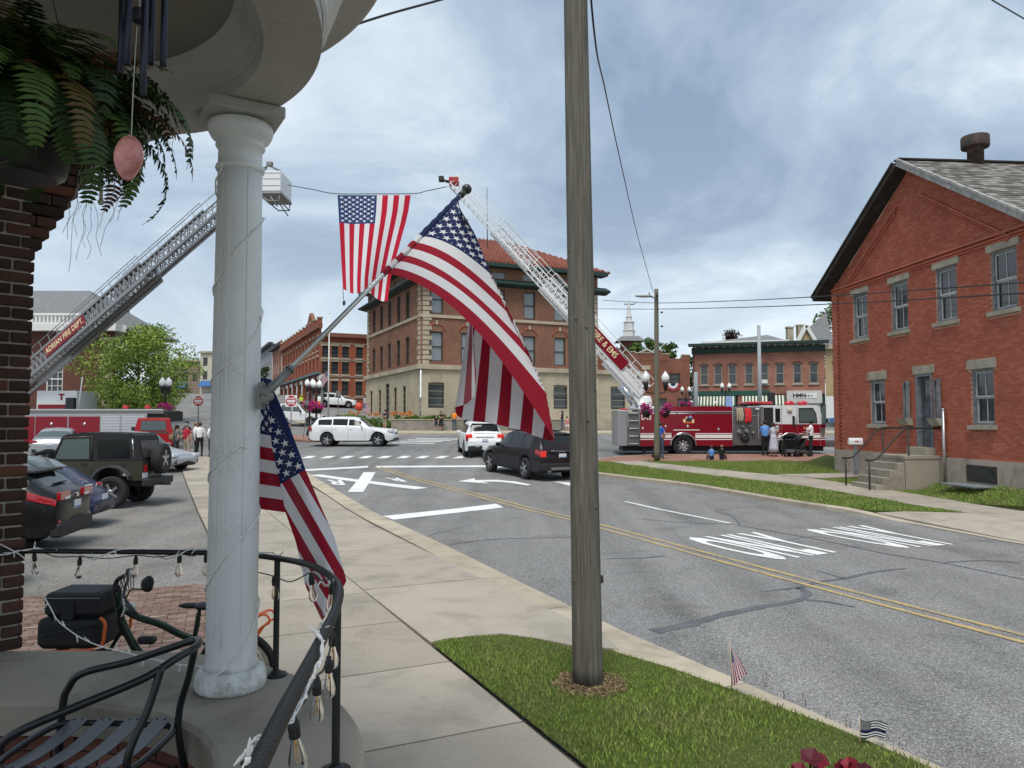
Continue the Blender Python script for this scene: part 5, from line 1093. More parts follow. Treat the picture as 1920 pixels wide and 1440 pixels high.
def make_car(name,label,spec,col,x,y,h,cat='car',group=None,z=None):
    o=thing(name,label,cat,group=group); place_vehicle(o,x,y,h,z); S=spec; L_=S['L']; Wd=S['W']/2; r=S['r']; ra=r*1.13
    xf,xr=S['xf'],S['xr']; X=sorted(set([0,.04,.10]+[L_*k/44 for k in range(1,44)]+[c+ra*math.cos(R(a)) for c in(xf,xr) for a in range(0,181,15)]+[L_-.08,L_-.03,L_]))
    tp=lambda q:sstep(q,S['top']); bl=lambda q:interp(q,S['belt']); wf=lambda q:Wd*sstep(q,S['w'])
    def ring(q):
        t,b,w=tp(q),min(bl(q),tp(q)-.02),wf(q); zs=S.get('sill',.24); e=min(q,L_-q); zs+=max(0,.10*(1-e/.25)) if e<.25 else 0
        for c in(xf,xr):
            if abs(q-c)<ra: zs=max(zs,r+math.sqrt(max(0,ra*ra-(q-c)**2)))
        gf=max(0,min(1,(t-b)/.4)); wt=w*lerp(.90,S.get('tumble',.74),gf); m_=max(zs+.05,zs+.5*(b-zs))
        return [(0,zs),(.86*w,zs),(.975*w,min(zs+.07,b-.1)),(w,min(m_,b-.06)),(w*.995,b-.05),(.965*w,b),(wt,t-.045*(.4+gf)),(.86*wt,t-.006),(0,t+.012+.02*gf)]
    rg=[ring(q) for q in X]
    def pt(q,k,sg,off=0):
        a=ring(q); i=min(int(k),7); f=k-i; p=(lerp(a[i][0],a[i+1][0],f),lerp(a[i][1],a[i+1][1],f)); d=(a[i+1][0]-a[i][0],a[i+1][1]-a[i][1]); l=math.hypot(*d) or 1; return Vector((L_/2-q,sg*(p[0]+off*d[1]/l),p[1]-off*d[0]/l))
    mb=MB(); n=len(X); full=[]
    for q,a in zip(X,rg): full.append([(L_/2-q,p[0],p[1]) for p in a]+[(L_/2-q,-p[0],p[1]) for p in reversed(a[1:-1])])
    def endcap(rr_,sg):
        xm=rr_[0][0]; zm=.5*(min(p[2] for p in rr_)+max(p[2] for p in rr_)); return [[(xm+sg*dx_,p[1]*f_,zm+(p[2]-zm)*f_) for p in rr_] for f_,dx_ in((.955,.022),(.86,.042),(.6,.058),(.2,.064))]
    full=list(reversed(endcap(full[0],1)))+full+endcap(full[-1],-1); n=len(full)
    k=len(full[0])
    for i in range(n-1):
        pass
    vs=[p for rr_ in full for p in rr_]; fp=[];fb=[]
    for i in range(n-1):
        for j in range(k):
            f=(i*k+j,i*k+(j+1)%k,(i+1)*k+(j+1)%k,(i+1)*k+j); jj=j if j<8 else 15-j
            (fb if jj<=S.get('clad',0) else fp).append(f)
    fp+=[tuple(range(k))]; fp+=[tuple((n-1)*k+j for j in reversed(range(k)))]
    mb.add(vs,fp,True); mb.cm=1; mb.f+=fb; mb.mi+=[1]*len(fb); mb.sm+=[True]*len(fb)
    body=mb.build('body',[col,M_PLAST],o); 
    try: body.data.set_sharp_from_angle(angle=R(32))
    except Exception: pass
    ib=MB(); ib.box((0,0,S.get('sill',.24)+.30),(L_*.9,S['W']*.80,.46)); ib.build('underbody',M_PLAST,o)
    for (xa,xb,k0,k1) in S['win']:
        for sg in(-1,1):
            mb=MB(); mb.grid(lambda a,b:pt(lerp(xa,xb,a) if not isinstance(xa,tuple) else 0,lerp(k0,k1,b),sg,.006),6,3); mb.build('window',S.get('glass',M_CGL),o)
    for nm,xa,xb,w_ in S['shield']:
        mb=MB(); mb.grid(lambda a,b:pt(lerp(xa,xb,b),8-abs(a*2-1)*w_,1 if a>.5 else -1,.006),14,6); mb.build(nm,S.get('glass2',M_CGL2),o)
    for q in(xf,xr):
        for sg in(-1,1): add_wheel(o,L_/2-q,sg*(Wd-S['tw']/2+.012),r,S['tw'],sg,S.get('spokes',5),S.get('twin',False))
    for nm,q,yy,zz,dx_,dy_,dz_,m_ in S['parts']:
        for sg in((-1,1) if yy else (1,)):
            mb=MB(); mb.rbox((L_/2-q,sg*yy,zz),(dx_,dy_,dz_),min(dx_,dy_,dz_)*.2,n=1); mb.build(nm,m_,o)
    for xa,xb,k0,k1,m_ in S.get('sidelamps',[]):
        for sg in(-1,1): mb=MB(); mb.grid(lambda a,b:pt(lerp(xa,xb,a),lerp(k0,k1,b),sg,.010),6,3); mb.build('tail_light',m_,o)
    for q in S.get('seams',[]):
        for sg in(-1,1):
            mb=MB(); mb.tube([pt(q,kk/4,sg,.001) for kk in range(9,21)],.006,4); mb.build('door_seam',M_PLAST,o)
    for q,zf_ in S.get('handles',[]):
        for sg in(-1,1):
            p=pt(q,3.75,sg,.012); mb=MB(); mb.rbox(tuple(p),(.19,.03,.03),.01); mb.build('door_handle',S.get('hm',col),o)
    for sg in(-1,1):
        p=pt(S['mir'],5,sg); mb=MB(); mb.rbox((p.x,p.y+sg*.10,p.z+.06),(.10,.21,.15),.04,n=2); mb.build('mirror',S.get('mm',col),o)
    return o
def plate(o,L_,z,q=0,sg=-1,w=.31,y=0):
    mb=MB(); mb.rbox((sg*(L_/2+.068+q),y,z),(.012,w,.155),.004); p=mb.build('licence_plate',M_PLT,o); mb=MB(); mb.box((sg*(L_/2+.0752+q),y,z-.055),(.002,w*.94,.03)); mb.build('plate_band',M_PLTB,p)
WIDTH=[(0,.80),(.12,.90),(.45,.97),(.9,1),(3.6,1),(4.4,.985),(4.85,.95),(5.1,.88)]
def suv(L_,H,belt,hood,r=.37,W=1.98,**k):
    a=L_/5.17
    d=dict(L=L_,W=W,r=r,tw=.25,xf=.98*a,xr=L_-1.10*a,sill=.27,clad=1,
     top=[(0,.72),(.06,.88),(.25,hood-.09),(1.2*a,hood),(1.42*a,hood+.03),(2.15*a,H-.10),(2.5*a,H-.02),(3.4*a,H),(L_-.75,H-.03),(L_-.45,H-.08),(L_-.10,belt+.06),(L_-.03,belt-.08),(L_,belt-.20)],
     belt=[(0,.70),(1.3*a,hood-.05),(2.2*a,belt),(L_-.4,belt+.06),(L_,belt-.05)],w=[(q*a,v) for q,v in WIDTH],
     win=[(2.02*a,2.75*a,5.12,5.85),(2.83*a,3.72*a,5.12,5.88),(3.80*a,L_-.55,5.12,5.85)],shield=[('windscreen',1.46*a,2.12*a,1.9),('rear_window',L_-.44,L_-.13,1.9)],seams=[1.75*a,2.79*a,3.76*a],handles=[(2.62*a,0),(3.55*a,0)],mir=1.95*a,
     parts=[('headlight',.24,W*.37,hood-.20,.38,.34,.17,M_LAMPW),('grille',.03,0,.70,.08,W*.5,.24,M_PLAST),('tail_light',L_-.07,W*.415,belt-.14,.20,.22,.26,M_TAIL),('rear_bumper',L_-.04,0,.50,.20,W*.86,.24,M_PLAST),('front_bumper',.03,0,.42,.16,W*.8,.2,M_PLAST),('roof_spoiler',L_-.50,0,H-.075,.26,W*.62,.04,M_PLAST)])
    d.update(k); return d
W_WHITE=paint('white_car_paint',(.72,.73,.73)); W_BLK=paint('black_plum_paint',(.014,.009,.011)); W_BLUE=paint('navy_car_paint',(.012,.018,.05)); W_DGREY=paint('dark_grey_paint',(.010,.010,.010)); W_SILV=paint('silver_car_paint',(.36,.38,.40),.35,.4); W_RED=paint('red_car_paint',(.32,.012,.018)); W_GRN=paint('olive_jeep_paint',(.045,.042,.032)); W_LBLUE=paint('blue_pickup_paint',(.05,.13,.26))
# white crossover side on in the crossing
c=make_car('parked_suv','white crossover with chrome wheels driving side on across the junction','suv' and suv(5.17,1.77,1.18,1.12,r=.385),W_WHITE,-9.75,46.35,0,'car'); c.name='white_crossover'
# white suv waiting, seen from behind
s2=suv(4.95,1.78,1.14,1.10,r=.38); s2['parts']=[p for p in s2['parts'] if p[0]!='tail_light']+[('tail_light',s2['L']-.09,.80,1.10,.16,.34,.20,M_TAILON),('tail_light',s2['L']-.06,.90,.98,.2,.12,.24,M_TAIL),('trunk_strip',s2['L']-.015,0,1.06,.03,.9,.03,M_CHR),('bumper_strip',s2['L']+.045,0,.62,.04,1.5,.05,M_CHR)]
s2['shield']=[s2['shield'][0],('rear_window',s2['L']-.44,s2['L']-.12,1.9)]; s2['glass2']=M_CGL
c=make_car('suv','white suv with red lamps waiting at the line ahead of the dark suv',s2,W_WHITE,-1.75,40.0,R(99)); plate(c,4.95,.90)
# dark suv
s3=suv(5.05,1.78,1.15,1.12,r=.40,W=2.0,spokes=5,twin=True); s3['clad']=2; s3['parts']=[p for p in s3['parts'] if p[0] not in('tail_light','rear_bumper')]+[('tail_light',s3['L']+.015,.78,1.0,.05,.22,.22,M_TAILON),('tailgate_chrome',s3['L']+.05,0,1.10,.05,1.0,.06,M_CHR),('rear_bumper',s3['L']-.0,0,.52,.20,1.74,.28,M_PLAST),('skid_plate',s3['L']+.09,0,.46,.06,1.0,.10,M_GREYM),('exhaust',s3['L']+.02,.55,.36,.14,.14,.07,M_GREYM),('brake_light',s3['L']-.50,0,1.70,.06,.5,.03,M_TAILON),('wiper',s3['L']-.13,.0,1.24,.03,.5,.02,M_PLAST),('roof_rail',2.9,.62,1.79,2.0,.04,.04,M_PLAST)]
s3['glass2']=M_CGL; s3['sidelamps']=[(s3['L']-.30,s3['L']-.005,3.6,4.6,M_TAIL)]
hd=math.atan2(2.75,-1.42); rear=Vector((.5,28.15)); fw=Vector((math.cos(hd),math.sin(hd))); rt=Vector((fw.y,-fw.x)); ctr=rear+rt*.93+fw*(5.05/2-1.10*5.05/5.17)
c=make_car('suv','dark plum suv with lit tail lamps half hidden by the wooden pole',s3,W_BLK,ctr.x,ctr.y,hd); plate(c,5.05,.93,-.0)
text('EXPLORER',.075,M_PLAST,frame3((-2.615,0,1.10),(0,-1,0),(0,0,1)),c,.001,sx=2.0)
# hatchback with black spoiler, close to the pillar
s4=suv(4.5,1.52,1.08,1.05,r=.36,W=1.84); L4=4.5; s4['top']=[(0,.7),(.25,.9),(1.0,1.02),(1.3,1.06),(2.0,1.44),(2.4,1.51),(3.2,1.51),(L4-.85,1.46),(L4-.62,1.41),(L4-.22,1.14),(L4-.06,1.06),(L4,.95)]; s4['belt']=[(0,.68),(1.2,1.0),(2,1.04),(L4-.5,1.12),(L4,.95)]; s4['shield']=[s4['shield'][0],('rear_window',L4-.60,L4-.24,1.8)]; s4['win']=[(1.85,2.4,5.12,5.8),(2.47,3.2,5.12,5.85),(3.27,3.75,5.12,5.7)]
s4['parts']=[('headlight',.2,.66,.82,.3,.3,.14,M_LAMPW),('tail_light',L4+.025,.56,1.0,.07,.46,.15,M_TAIL),('reverse_lamp',L4+.04,.46,.955,.05,.22,.06,M_LAMPW),('rear_bumper',L4-.02,0,.40,.2,1.58,.26,M_PLAST),('roof_spoiler',L4-.66,0,1.425,.46,1.25,.045,M_PLAST),('rear_reflector',L4-.02,.62,.55,.12,.3,.05,M_TAIL),('wiper',L4-.25,.1,1.20,.04,.42,.02,M_PLAST),('badge',L4+.045,-.0,.97,.05,.12,.08,M_CHR)]; s4['glass2']=M_CGL; s4['sidelamps']=[(L4-.52,L4-.005,3.75,4.75,M_TAIL)]
def rearat(x,y,h,L_): return (x+math.cos(h)*L_/2,y+math.sin(h)*L_/2)
h4=R(191); p=rearat(-8.22,14.1,h4,4.5); c=make_car('hatchback','glossy black hatchback with long red tail lamp beside the brick pillar',s4,W_DGREY,p[0],p[1],h4); plate(c,4.5,.80,.0)
h0=R(190); s5=dict(s4); s5['glass2']=M_CGL2; p=rearat(-7.12,10.15,h0,4.5); c=make_car('hatchback','pale grey hatchback mostly hidden behind the brick pillar',s5,W_SILV,p[0],p[1],h0); plate(c,4.5,.8)
# round backed compact
LB=4.1; sb=dict(L=LB,W=1.74,r=.33,tw=.22,xf=.85,xr=LB-.82,sill=.22,clad=0,tumble=.70,top=[(0,.6),(.15,.80),(.7,.95),(1.0,.99),(1.5,1.38),(1.95,1.56),(2.3,1.58),(2.8,1.49),(3.25,1.26),(3.6,1.04),(3.9,.82),(LB,.62)],belt=[(0,.58),(.9,.93),(2,.97),(3.2,.99),(3.7,.86),(LB,.58)],w=[(0,.66),(.2,.84),(.6,.96),(1,1),(3.1,1),(3.6,.95),(3.95,.82),(LB,.68)],
 win=[(1.45,2.3,5.12,5.85),(2.38,2.95,5.12,5.7)],shield=[('windscreen',1.08,1.62,1.8),('rear_window',2.55,3.16,1.8)],seams=[1.3,2.4],handles=[(2.2,0)],mir=1.45,parts=[('headlight',.25,.6,.72,.25,.26,.26,M_LAMPW),('tail_light',LB-.33,.60,.84,.16,.17,.17,M_TAIL),('rear_bumper',LB-.06,0,.44,.22,1.3,.22,W_BLUE),('badge',LB-.42,0,.985,.12,.13,.02,M_CHR),('sticker',LB-.50,-.0,1.03,.10,.3,.012,mat('orange_sticker',(.55,.16,.04),.5)),('sticker',LB-.30,-.0,.905,.06,.34,.012,M_PLT)],glass2=M_CGL2)
hb=R(189); p=rearat(-9.2,16.9,hb,LB); c=make_car('compact_car','navy blue round backed compact car parked between the black hatchback and the jeep',sb,W_BLUE,p[0],p[1],hb); plate(c,LB,.64,-.02)
mb=MB(); mb.tube([(.3,.3,1.5),(.05,.3,1.78)],.006,5); mb.build('antenna',M_PLAST,c)
# jeep
hj=R(183); p=rearat(-10.0,20.95,hj,3.6); jp_=thing('jeep','dark olive soft top jeep with rear spare wheel parked in the lot','jeep'); place_vehicle(jp_,p[0],p[1],hj); jr=.425
M_SOFT=mat('black_soft_top',(.014,.014,.015),.75,bump=.3,bs=14,bd=.02); M_FLARE=mat('grey_flare',(.06,.062,.068),.6); hl=1.8
def jb(nm,pts,y0,y1,m_,bev=0): mb=MB(); mb.prism(pts,y0,y1,'xz'); return mb.build(nm,m_,jp_)
tub=[(hl-.1,.75),(hl-.05,1.12),(hl-1.25,1.22),(hl-1.3,1.24),(-hl,1.24),(-hl,.72),(-hl+.30,.72),(-hl+.42,1.0),(-hl+.55,1.12),(-hl+.95,1.12),(-hl+1.1,1.0),(-hl+1.22,.66),(.55,.66),(.65,.95),(.8,1.08),(1.2,1.08),(1.34,.98),(1.42,.75)]
jb('body',tub,-.74,.74,W_GRN); jb('chassis',[(-hl+.05,.55),(hl-.1,.55),(hl-.1,.76),(-hl+.05,.76)],-.5,.5,M_PLAST)
for sg in(-1,1):
    for cxw in(-hl+.76,1.0):
        mb=MB(); pts=[(cxw+.52*math.cos(R(a)),.70+.43*math.sin(R(a))) for a in range(8,173,15)]; inn=[(cxw+.47*math.cos(R(a)),.70+.39*math.sin(R(a))) for a in range(172,7,-15)]; mb.prism(pts+inn,sg*.74,sg*.93,'xz'); mb.build('fender_flare',M_FLARE,jp_); add_wheel(jp_,cxw,sg*.79,jr,.27,sg,5,rimf=.58)
top=[(-hl+.02,1.25),(-hl+.22,1.93),(-hl+.32,1.98),(-.2,2.02),(.2,1.97),(.35,1.90),(.62,1.25)]
jb('soft_top',top,-.70,.70,M_SOFT)
for sg in(-1,1):
    y=sg*.703
    mb=MB(); mb.prism([(-hl+.34,1.33),(-hl+1.2,1.33),(-hl+1.2,1.82),(-hl+.42,1.82)],y,y+sg*.008,'xz'); mb.build('window',M_CGL,jp_)
    mb=MB(); mb.prism([(-hl+1.42,1.30),(.52,1.30),(.30,1.84),(-hl+1.42,1.86)],y,y+sg*.008,'xz'); mb.build('window',M_CGL2,jp_)
    mb=MB(); mb.tube([(-hl+1.36,y,1.27),(-hl+1.36,y,1.90),(.32,y,1.87),(.57,y,1.27)],.03,6); mb.build('door_frame',W_GRN,jp_); mb=MB(); mb.tube([(-hl+.24,y,1.28),(-hl+.30,y,1.86)],.012,5); mb.build('zip',M_CHR,jp_)
    mb=MB(); mb.tube([(-hl+1.33,sg*.742,.70),(-hl+1.33,sg*.742,1.23)],.008,4); mb.tube([(.5,sg*.742,.72),(.5,sg*.742,1.2)],.008,4); mb.build('door_seam',M_PLAST,jp_); mb=MB(); mb.rbox((-hl+1.52,sg*.745,1.17),(.16,.02,.09),.008); mb.build('door_handle',M_PLAST,jp_)
    mb=MB(); mb.rbox((.6,sg*.86,1.34),(.08,.2,.2),.02); mb.build('mirror',M_PLAST,jp_); mb=MB(); mb.lathe([(.07,0),(.07,.02)],12,(-hl+.5,sg*.735,1.14),(0,sg,0)); mb.build('fuel_cap',M_PLAST,jp_)
    mb=MB(); mb.rbox((-hl-.02,sg*.60,1.03),(.08,.12,.2),.015); mb.build('tail_light',M_TAIL,jp_); mb=MB(); mb.rbox((hl-.03,sg*.5,.98),(.08,.2,.2),.03); mb.build('headlight',M_LAMPW,jp_)
mb=MB(); mb.prism([(-.62,1.33),(.62,1.33),(.55,1.80),(-.55,1.80)],0,.01,'yz'); mb.M=None; rw_=mb.build('rear_window',mat('soft_window',(.06,.06,.058),.25),jp_); rw_.location=(-hl+.045,0,0); rw_.rotation_euler=(0,R(16.5),0); rw_.location=(-hl-.36,0,.06)
o=ob('spare_wheel',WH[(jr,.27,5,False,.58)][0],jp_,(-hl-.2,.02,1.28)); o.rotation_euler=(0,R(-90),0); ob('rim',WH[(jr,.27,5,False,.58)][2],o); ob('wheel_disc',WH[(jr,.27,5,False,.58)][1],o)
mb=MB(); mb.rbox((-hl-.12,0,.66),(.22,1.6,.2),.03); mb.build('bumper',M_PLAST,jp_); mb=MB(); mb.bar((-hl-.2,.1,.58),(-hl-.5,.1,.58),.06); mb.ell((-hl-.48,.1,.65),(.07,.07,.07)); mb.build('tow_hitch',M_PLAST,jp_)
mb=MB(); mb.rbox((-hl-.015,-.60,.85),(.012,.3,.15),.004); pl=mb.build('licence_plate',M_PLT,jp_); mb=MB(); mb.rbox((-hl-.015,.60,.85),(.012,.3,.15),.004); mb.build('licence_plate',M_PLT,jp_)
# sedans and pickups
def sedan(L_=4.75,H=1.46,**k):
    a=L_/4.75; d=dict(L=L_,W=1.82,r=.33,tw=.22,xf=.92*a,xr=L_-1.05*a,sill=.22,clad=0,top=[(0,.6),(.15,.74),(1.1*a,.92),(1.35*a,.97),(2.0*a,H-.08),(2.5*a,H),(3.1*a,H-.03),(3.45*a,H-.14),(3.98*a,1.06),(4.2*a,1.05),(L_-.06,.98),(L_,.85)],belt=[(0,.58),(1.2*a,.90),(2*a,.94),(3.7*a,.99),(L_,.85)],w=[(q*a,v) for q,v in((0,.78),(.15,.9),(.5,.98),(1,1),(4,1),(4.5,.95),(4.75,.85))],win=[(1.9*a,2.55*a,5.12,5.85),(2.62*a,3.3*a,5.12,5.8)],shield=[('windscreen',1.38*a,1.98*a,1.9),('rear_window',3.42*a,3.95*a,1.9)],seams=[1.65*a,2.58*a,3.4*a],handles=[(2.4*a,0),(3.2*a,0)],mir=1.85*a,parts=[('headlight',.16,.66,.68,.34,.3,.14,M_LAMPW),('tail_light',L_-.12,.68,.86,.24,.34,.18,M_TAIL),('rear_bumper',L_-.02,0,.45,.14,1.5,.18,M_PLAST),('front_bumper',.02,0,.42,.1,1.4,.16,M_PLAST)],glass2=M_CGL2); d.update(k); return d
p=rearat(-22.6,36.6,R(112),4.75); c=make_car('sedan','silver sedan with red tail lamps parked beyond the jeep',sedan(),W_SILV,p[0],p[1],R(112)); plate(c,4.75,.75)
mb=MB(); mb.tube([(-1.3,0,1.36),(-1.45,0,1.62)],.006,5); mb.build('antenna',M_PLAST,c)
c=make_car('sedan','silver grey sedan nosing out past the jeep spare wheel by the walk',sedan(4.7,1.6),W_SILV,-15.75,31.6,R(-14))
def pickup(name,label,col,x,y,h,z=None,L_=5.6,Hc=1.9):
    o=thing(name,label,'pickup'); place_vehicle(o,x,y,h,z); r=.4; W=1.95
    prof=[(L_/2,.55),(L_/2,1.02),(L_/2-.2,1.10),(L_/2-1.5,1.15),(L_/2-2.15,Hc-.08),(L_/2-2.4,Hc),(L_/2-3.5,Hc),(L_/2-3.75,Hc-.06),(L_/2-3.85,1.2),(-L_/2,1.2),(-L_/2,.5)]
    def arch(c): return [(c+.5*math.cos(R(a)),max(.5,.42+.5*math.sin(R(a)))) for a in range(0,181,20)][::-1]
    low=arch(-L_/2+1.2)+arch(L_/2-.98)
    mb=MB(); body=prof+low; 
    n=len(body); half=W/2
    lowp=[(a,b) for a,b in prof if b<1.21]; mb.prism([(L_/2,.5),(L_/2,1.0),(L_/2-.15,1.08),(L_/2-1.5,1.15),(-L_/2,1.2),(-L_/2,.5)]+low,-half,half,'xz'); bd=mb.build('body',col,o)
    mb=MB()
    for sg in(-1,1): pass
    cab=[(L_/2-1.42,1.15),(L_/2-2.12,Hc-.07),(L_/2-2.4,Hc),(L_/2-3.5,Hc),(L_/2-3.74,Hc-.05),(L_/2-3.86,1.19)]
    rows=[[(a,sg*lerp(half*.97,half*.78,(b-1.15)/(Hc-1.15)),b) for a,b in cab] for sg in(-1,1)]; k=len(cab); mb.add(rows[0]+rows[1],[(i,(i+1)%k,k+(i+1)%k,k+i) for i in range(k)]+[tuple(range(k)),tuple(k+i for i in reversed(range(k)))]); mb.build('cab',col,o)
    for sg in(-1,1):
        def yy(z): return sg*(lerp(half*.97,half*.78,(z-1.15)/(Hc-1.15))+.006)
        for a0,a1,b0,b1 in((L_/2-1.75,L_/2-2.62,L_/2-2.2,L_/2-2.62),(L_/2-2.72,L_/2-3.62,L_/2-2.72,L_/2-3.55)):
            mb=MB(); mb.add([(a0,yy(1.24),1.24),(a1,yy(1.24),1.24),(b1,yy(Hc-.1),Hc-.1),(b0,yy(Hc-.1),Hc-.1)],[(0,1,2,3)]); mb.build('window',M_CGL2,o)
        mb=MB(); mb.rbox((-L_/2+.02,sg*.88,.98),(.1,.14,.34),.02); mb.build('tail_light',M_TAIL,o); mb=MB(); mb.rbox((L_/2-.02,sg*.78,.88),(.1,.34,.2),.03); mb.build('headlight',M_LAMPW,o); mb=MB(); mb.rbox((L_/2-1.9,sg*1.08,1.27),(.1,.22,.2),.03); mb.build('mirror',M_PLAST,o)
        for c_ in(-L_/2+1.2,L_/2-.98): add_wheel(o,c_,sg*(half-.11),r,.26,sg,5)
    mb=MB(); x0=-L_/2+ (L_-3.86)+.0; xx=L_/2-3.80; mb.add([(xx-.075,-.62,1.27),(xx-.075,.62,1.27),(xx-.002,.58,Hc-.12),(xx-.002,-.58,Hc-.12)],[(0,1,2,3)]); mb.build('rear_window',M_CGL2,o)
    mb=MB(); mb.add([(L_/2-1.48,-.75,1.2),(L_/2-1.48,.75,1.2),(L_/2-2.06,.66,Hc-.1),(L_/2-2.06,-.66,Hc-.1)],[(0,1,2,3)]); wsd=mb.build('windscreen',M_CGL2,o); wsd.location=(.02,0,.01)
    mb=MB(); mb.box((-L_/2+ .85,0,1.15),(1.55,1.6,.12)); mb.build('bed',M_PLAST,o); mb=MB(); mb.rbox((-L_/2-.06,0,.62),(.16,1.8,.2),.03); mb.build('rear_bumper',M_CHR,o); mb=MB(); mb.rbox((L_/2+.04,0,.62),(.14,1.85,.24),.03); mb.build('front_bumper',M_CHR,o); mb=MB(); mb.rbox((L_/2+.0,0,.9),(.06,1.1,.22),.02); mb.build('grille',M_PLAST,o)
    for q in(-.05,): pass
    return o
c=pickup('pickup','red pickup with cab window seen past the jeep roof',W_RED,-19.6,41.0,R(113)); 
for sg in(-1,1):
    mb=MB(); mb.rbox((-.95,sg*.35,1.35),(.12,.34,.5),.06); mb.build('headrest',M_PLAST,c)
pickup('pickup','white pickup waiting behind the do not enter sign',W_WHITE,-19.6,66.5,R(4))
pickup('pickup','blue pickup just showing past the corner of the brick gable building',W_LBLUE,40.0,88.5,R(180))
s6=suv(4.8,1.75,1.08,1.08); c=make_car('suv','white suv parked past the dark shrub near the tall flagpole',s6,W_WHITE,-21.6,92.0,R(8)); c=make_car('suv','white suv with roof rack standing beside the stone building corner',suv(4.9,1.95,1.15,1.1),W_WHITE,-17.8,94.5,R(-60))
for i,(xx,yy,hh,m_,lb) in enumerate(((-52.5,132,80,W_SILV,'small silver sedan far up the hill street'),(-54.5,139,80,W_BLUE,'small dark sedan far up the hill street'),(-57,147,80,W_RED,'small red sedan far up the hill street'))): make_car('sedan',lb,sedan(),m_,xx,yy,R(hh))
# ================================================================ fire apparatus
FR=paint('fire_engine_red',(.20,.006,.016),.25); FW=paint('fire_engine_white',(.66,.67,.67),.3); M_STEEL=mat('diamond_plate',(.42,.42,.43),.38,metal=.8,bump=.4,bs=55,bd=.01); M_STEELD=mat('pump_panel_steel',(.20,.195,.19),.4,metal=.7); M_STRIPE=mat('reflective_stripe',(.72,.70,.68),.4); M_GOLD=mat('gold_lettering',(.72,.60,.36),.4); M_BEAC=mat('red_beacon',(.42,.01,.02),.2,coat=.6,emit=(.7,.02,.03),es=.04)
YN=39.0
def TX(u): return (u-960)/F*YN
TGZ=.54
fe=thing('ladder_fire_engine','red and white fire engine with raised white aerial ladder parked by the brick plaza','fire engine',(0,YN,TGZ))
def TZ(v): return CZ+(789-v)/F*YN-TGZ
def tbx(nm,u0,u1,v0,v1,y0,y1,m_,par=None,r=.02):
    mb=MB(); mb.rbox(((TX(u0)+TX(u1))/2,(y0+y1)/2,(TZ(v0)+TZ(v1))/2),(TX(u1)-TX(u0),y1-y0,TZ(v0)-TZ(v1)),r); return mb.build(nm,m_,par or fe)
def archpoly(u0,u1,v0,v1,uc,rr,zc):
    c=TX(uc); a=[(c+rr*math.cos(R(t)),zc+rr*math.sin(R(t))) for t in range(180,-1,-12)]; zb=TZ(v1); a=[(x,max(z,zb)) for x,z in a]; return [(TX(u0),zb)]+a+[(TX(u1),zb),(TX(u1),TZ(v0)),(TX(u0),TZ(v0))]
WZ=.52
mb=MB(); mb.prism(archpoly(1199,1372,772.5,837,1280.5,.66,WZ),0,2.45,'xz'); mb.build('body',FR,fe)
mb=MB(); mb.prism([(TX(1247),TZ(772)),(TX(1262),TZ(762)),(TX(1372),TZ(762)),(TX(1372),TZ(772))],.05,2.4,'xz'); mb.build('hose_bed',FR,fe)
tbx('top_rail',1199,1373,771,773,-.02,2.47,M_CHR)
tbx('rear_panel',1158,1176,769,836,.02,2.43,M_STEEL); tbx('side_ladder_panel',1176,1199,772,836,.06,2.4,M_STEELD)
for k in range(5): tbx('step_tread',1179,1197,774+14.3*k,776+14.3*k,-.02,.05,M_STEEL)
tbx('grab_rail',1176.5,1178.5,772,800,-.06,-.02,M_CHR)
tbx('hinge_strip',1197.6,1200,772,836,-.02,.0,M_CHR)
for k,(va,vb) in enumerate(((812.2,813.6),(815,821),(823,824.6))):
    for (ua,ub) in((1200,1258.5),(1303,1372),(1456,1466),(1497,1546)): tbx('stripe',ua,ub,va,vb,-.007,.0,M_STRIPE,r=.002)
for ua,ub in((1201,1234),(1247,1268),(1270,1311),(1313,1371)):
    tbx('compartment_trim',ua,ub,774,776.2,-.012,-.001,M_CHR,r=.003)
for u in(1234.5,1269,1311.7): tbx('door_seam',u,u+.5,774,812,-.006,.001,M_PLAST,r=.001)
tbx('compartment_sill',1262,1311,805.4,807,-.012,-.001,M_STRIPE,r=.003)
for u,v in((1205,804),(1248,800),(1289.5,800),(1347,805)):
    mb=MB(); mb.lathe([(.075,0),(.075,.012),(.05,.022),(.0,.024)],14,(TX(u),-.001,TZ(v)),(0,-1,0)); mb.build('latch',M_CHR,fe)
text('L-13',.36,M_STRIPE,frame3((TX(1211.5),-.012,TZ(783)),(1,0,0),(0,0,1)),fe,.002,.012,sx=.82)
em=thing('x','x','x'); bpy.data.objects.remove(em)
for (u,v,w,h_,m_) in((1291,786,1.6,1.2,M_PLAST),(1294,782.5,.9,.9,mat('emblem_blue',(.25,.25,.5),.5)),(1283,789,.7,1.0,M_GOLD),(1299,790,.6,1.1,M_GOLD),(1291,792.5,2.4,.55,mat('emblem_red',(.5,.1,.03),.5)),(1287,784,.5,.9,mat('emblem_tan',(.6,.45,.3),.5))):
    mb=MB(); mb.ell((TX(u),-.003,TZ(v)),(.23*w,.012,.2*h_),12,6); mb.build('emblem',m_,fe)
for a_ in(0,):
    mb=MB(); c0=TX(1280.5); mb.tube([(c0+.66*math.cos(R(t)),-.01,WZ+.66*math.sin(R(t))) for t in range(0,181,10)],.035,6); mb.build('wheel_arch_trim',M_CHR,fe)
for sg,y in((-1,.22),(1,2.23)):
    for u in(1280.5,1481): add_wheel(fe,TX(u),y,.53,.32,sg,8,rimf=.56)
tbx('chassis',1170,1550,836,846,.5,1.95,M_PLAST); tbx('outrigger',1206,1212,838,853,.2,.5,M_PLAST); tbx('outrigger_foot',1198,1220,853,855.5,-.05,.65,M_STEELD)
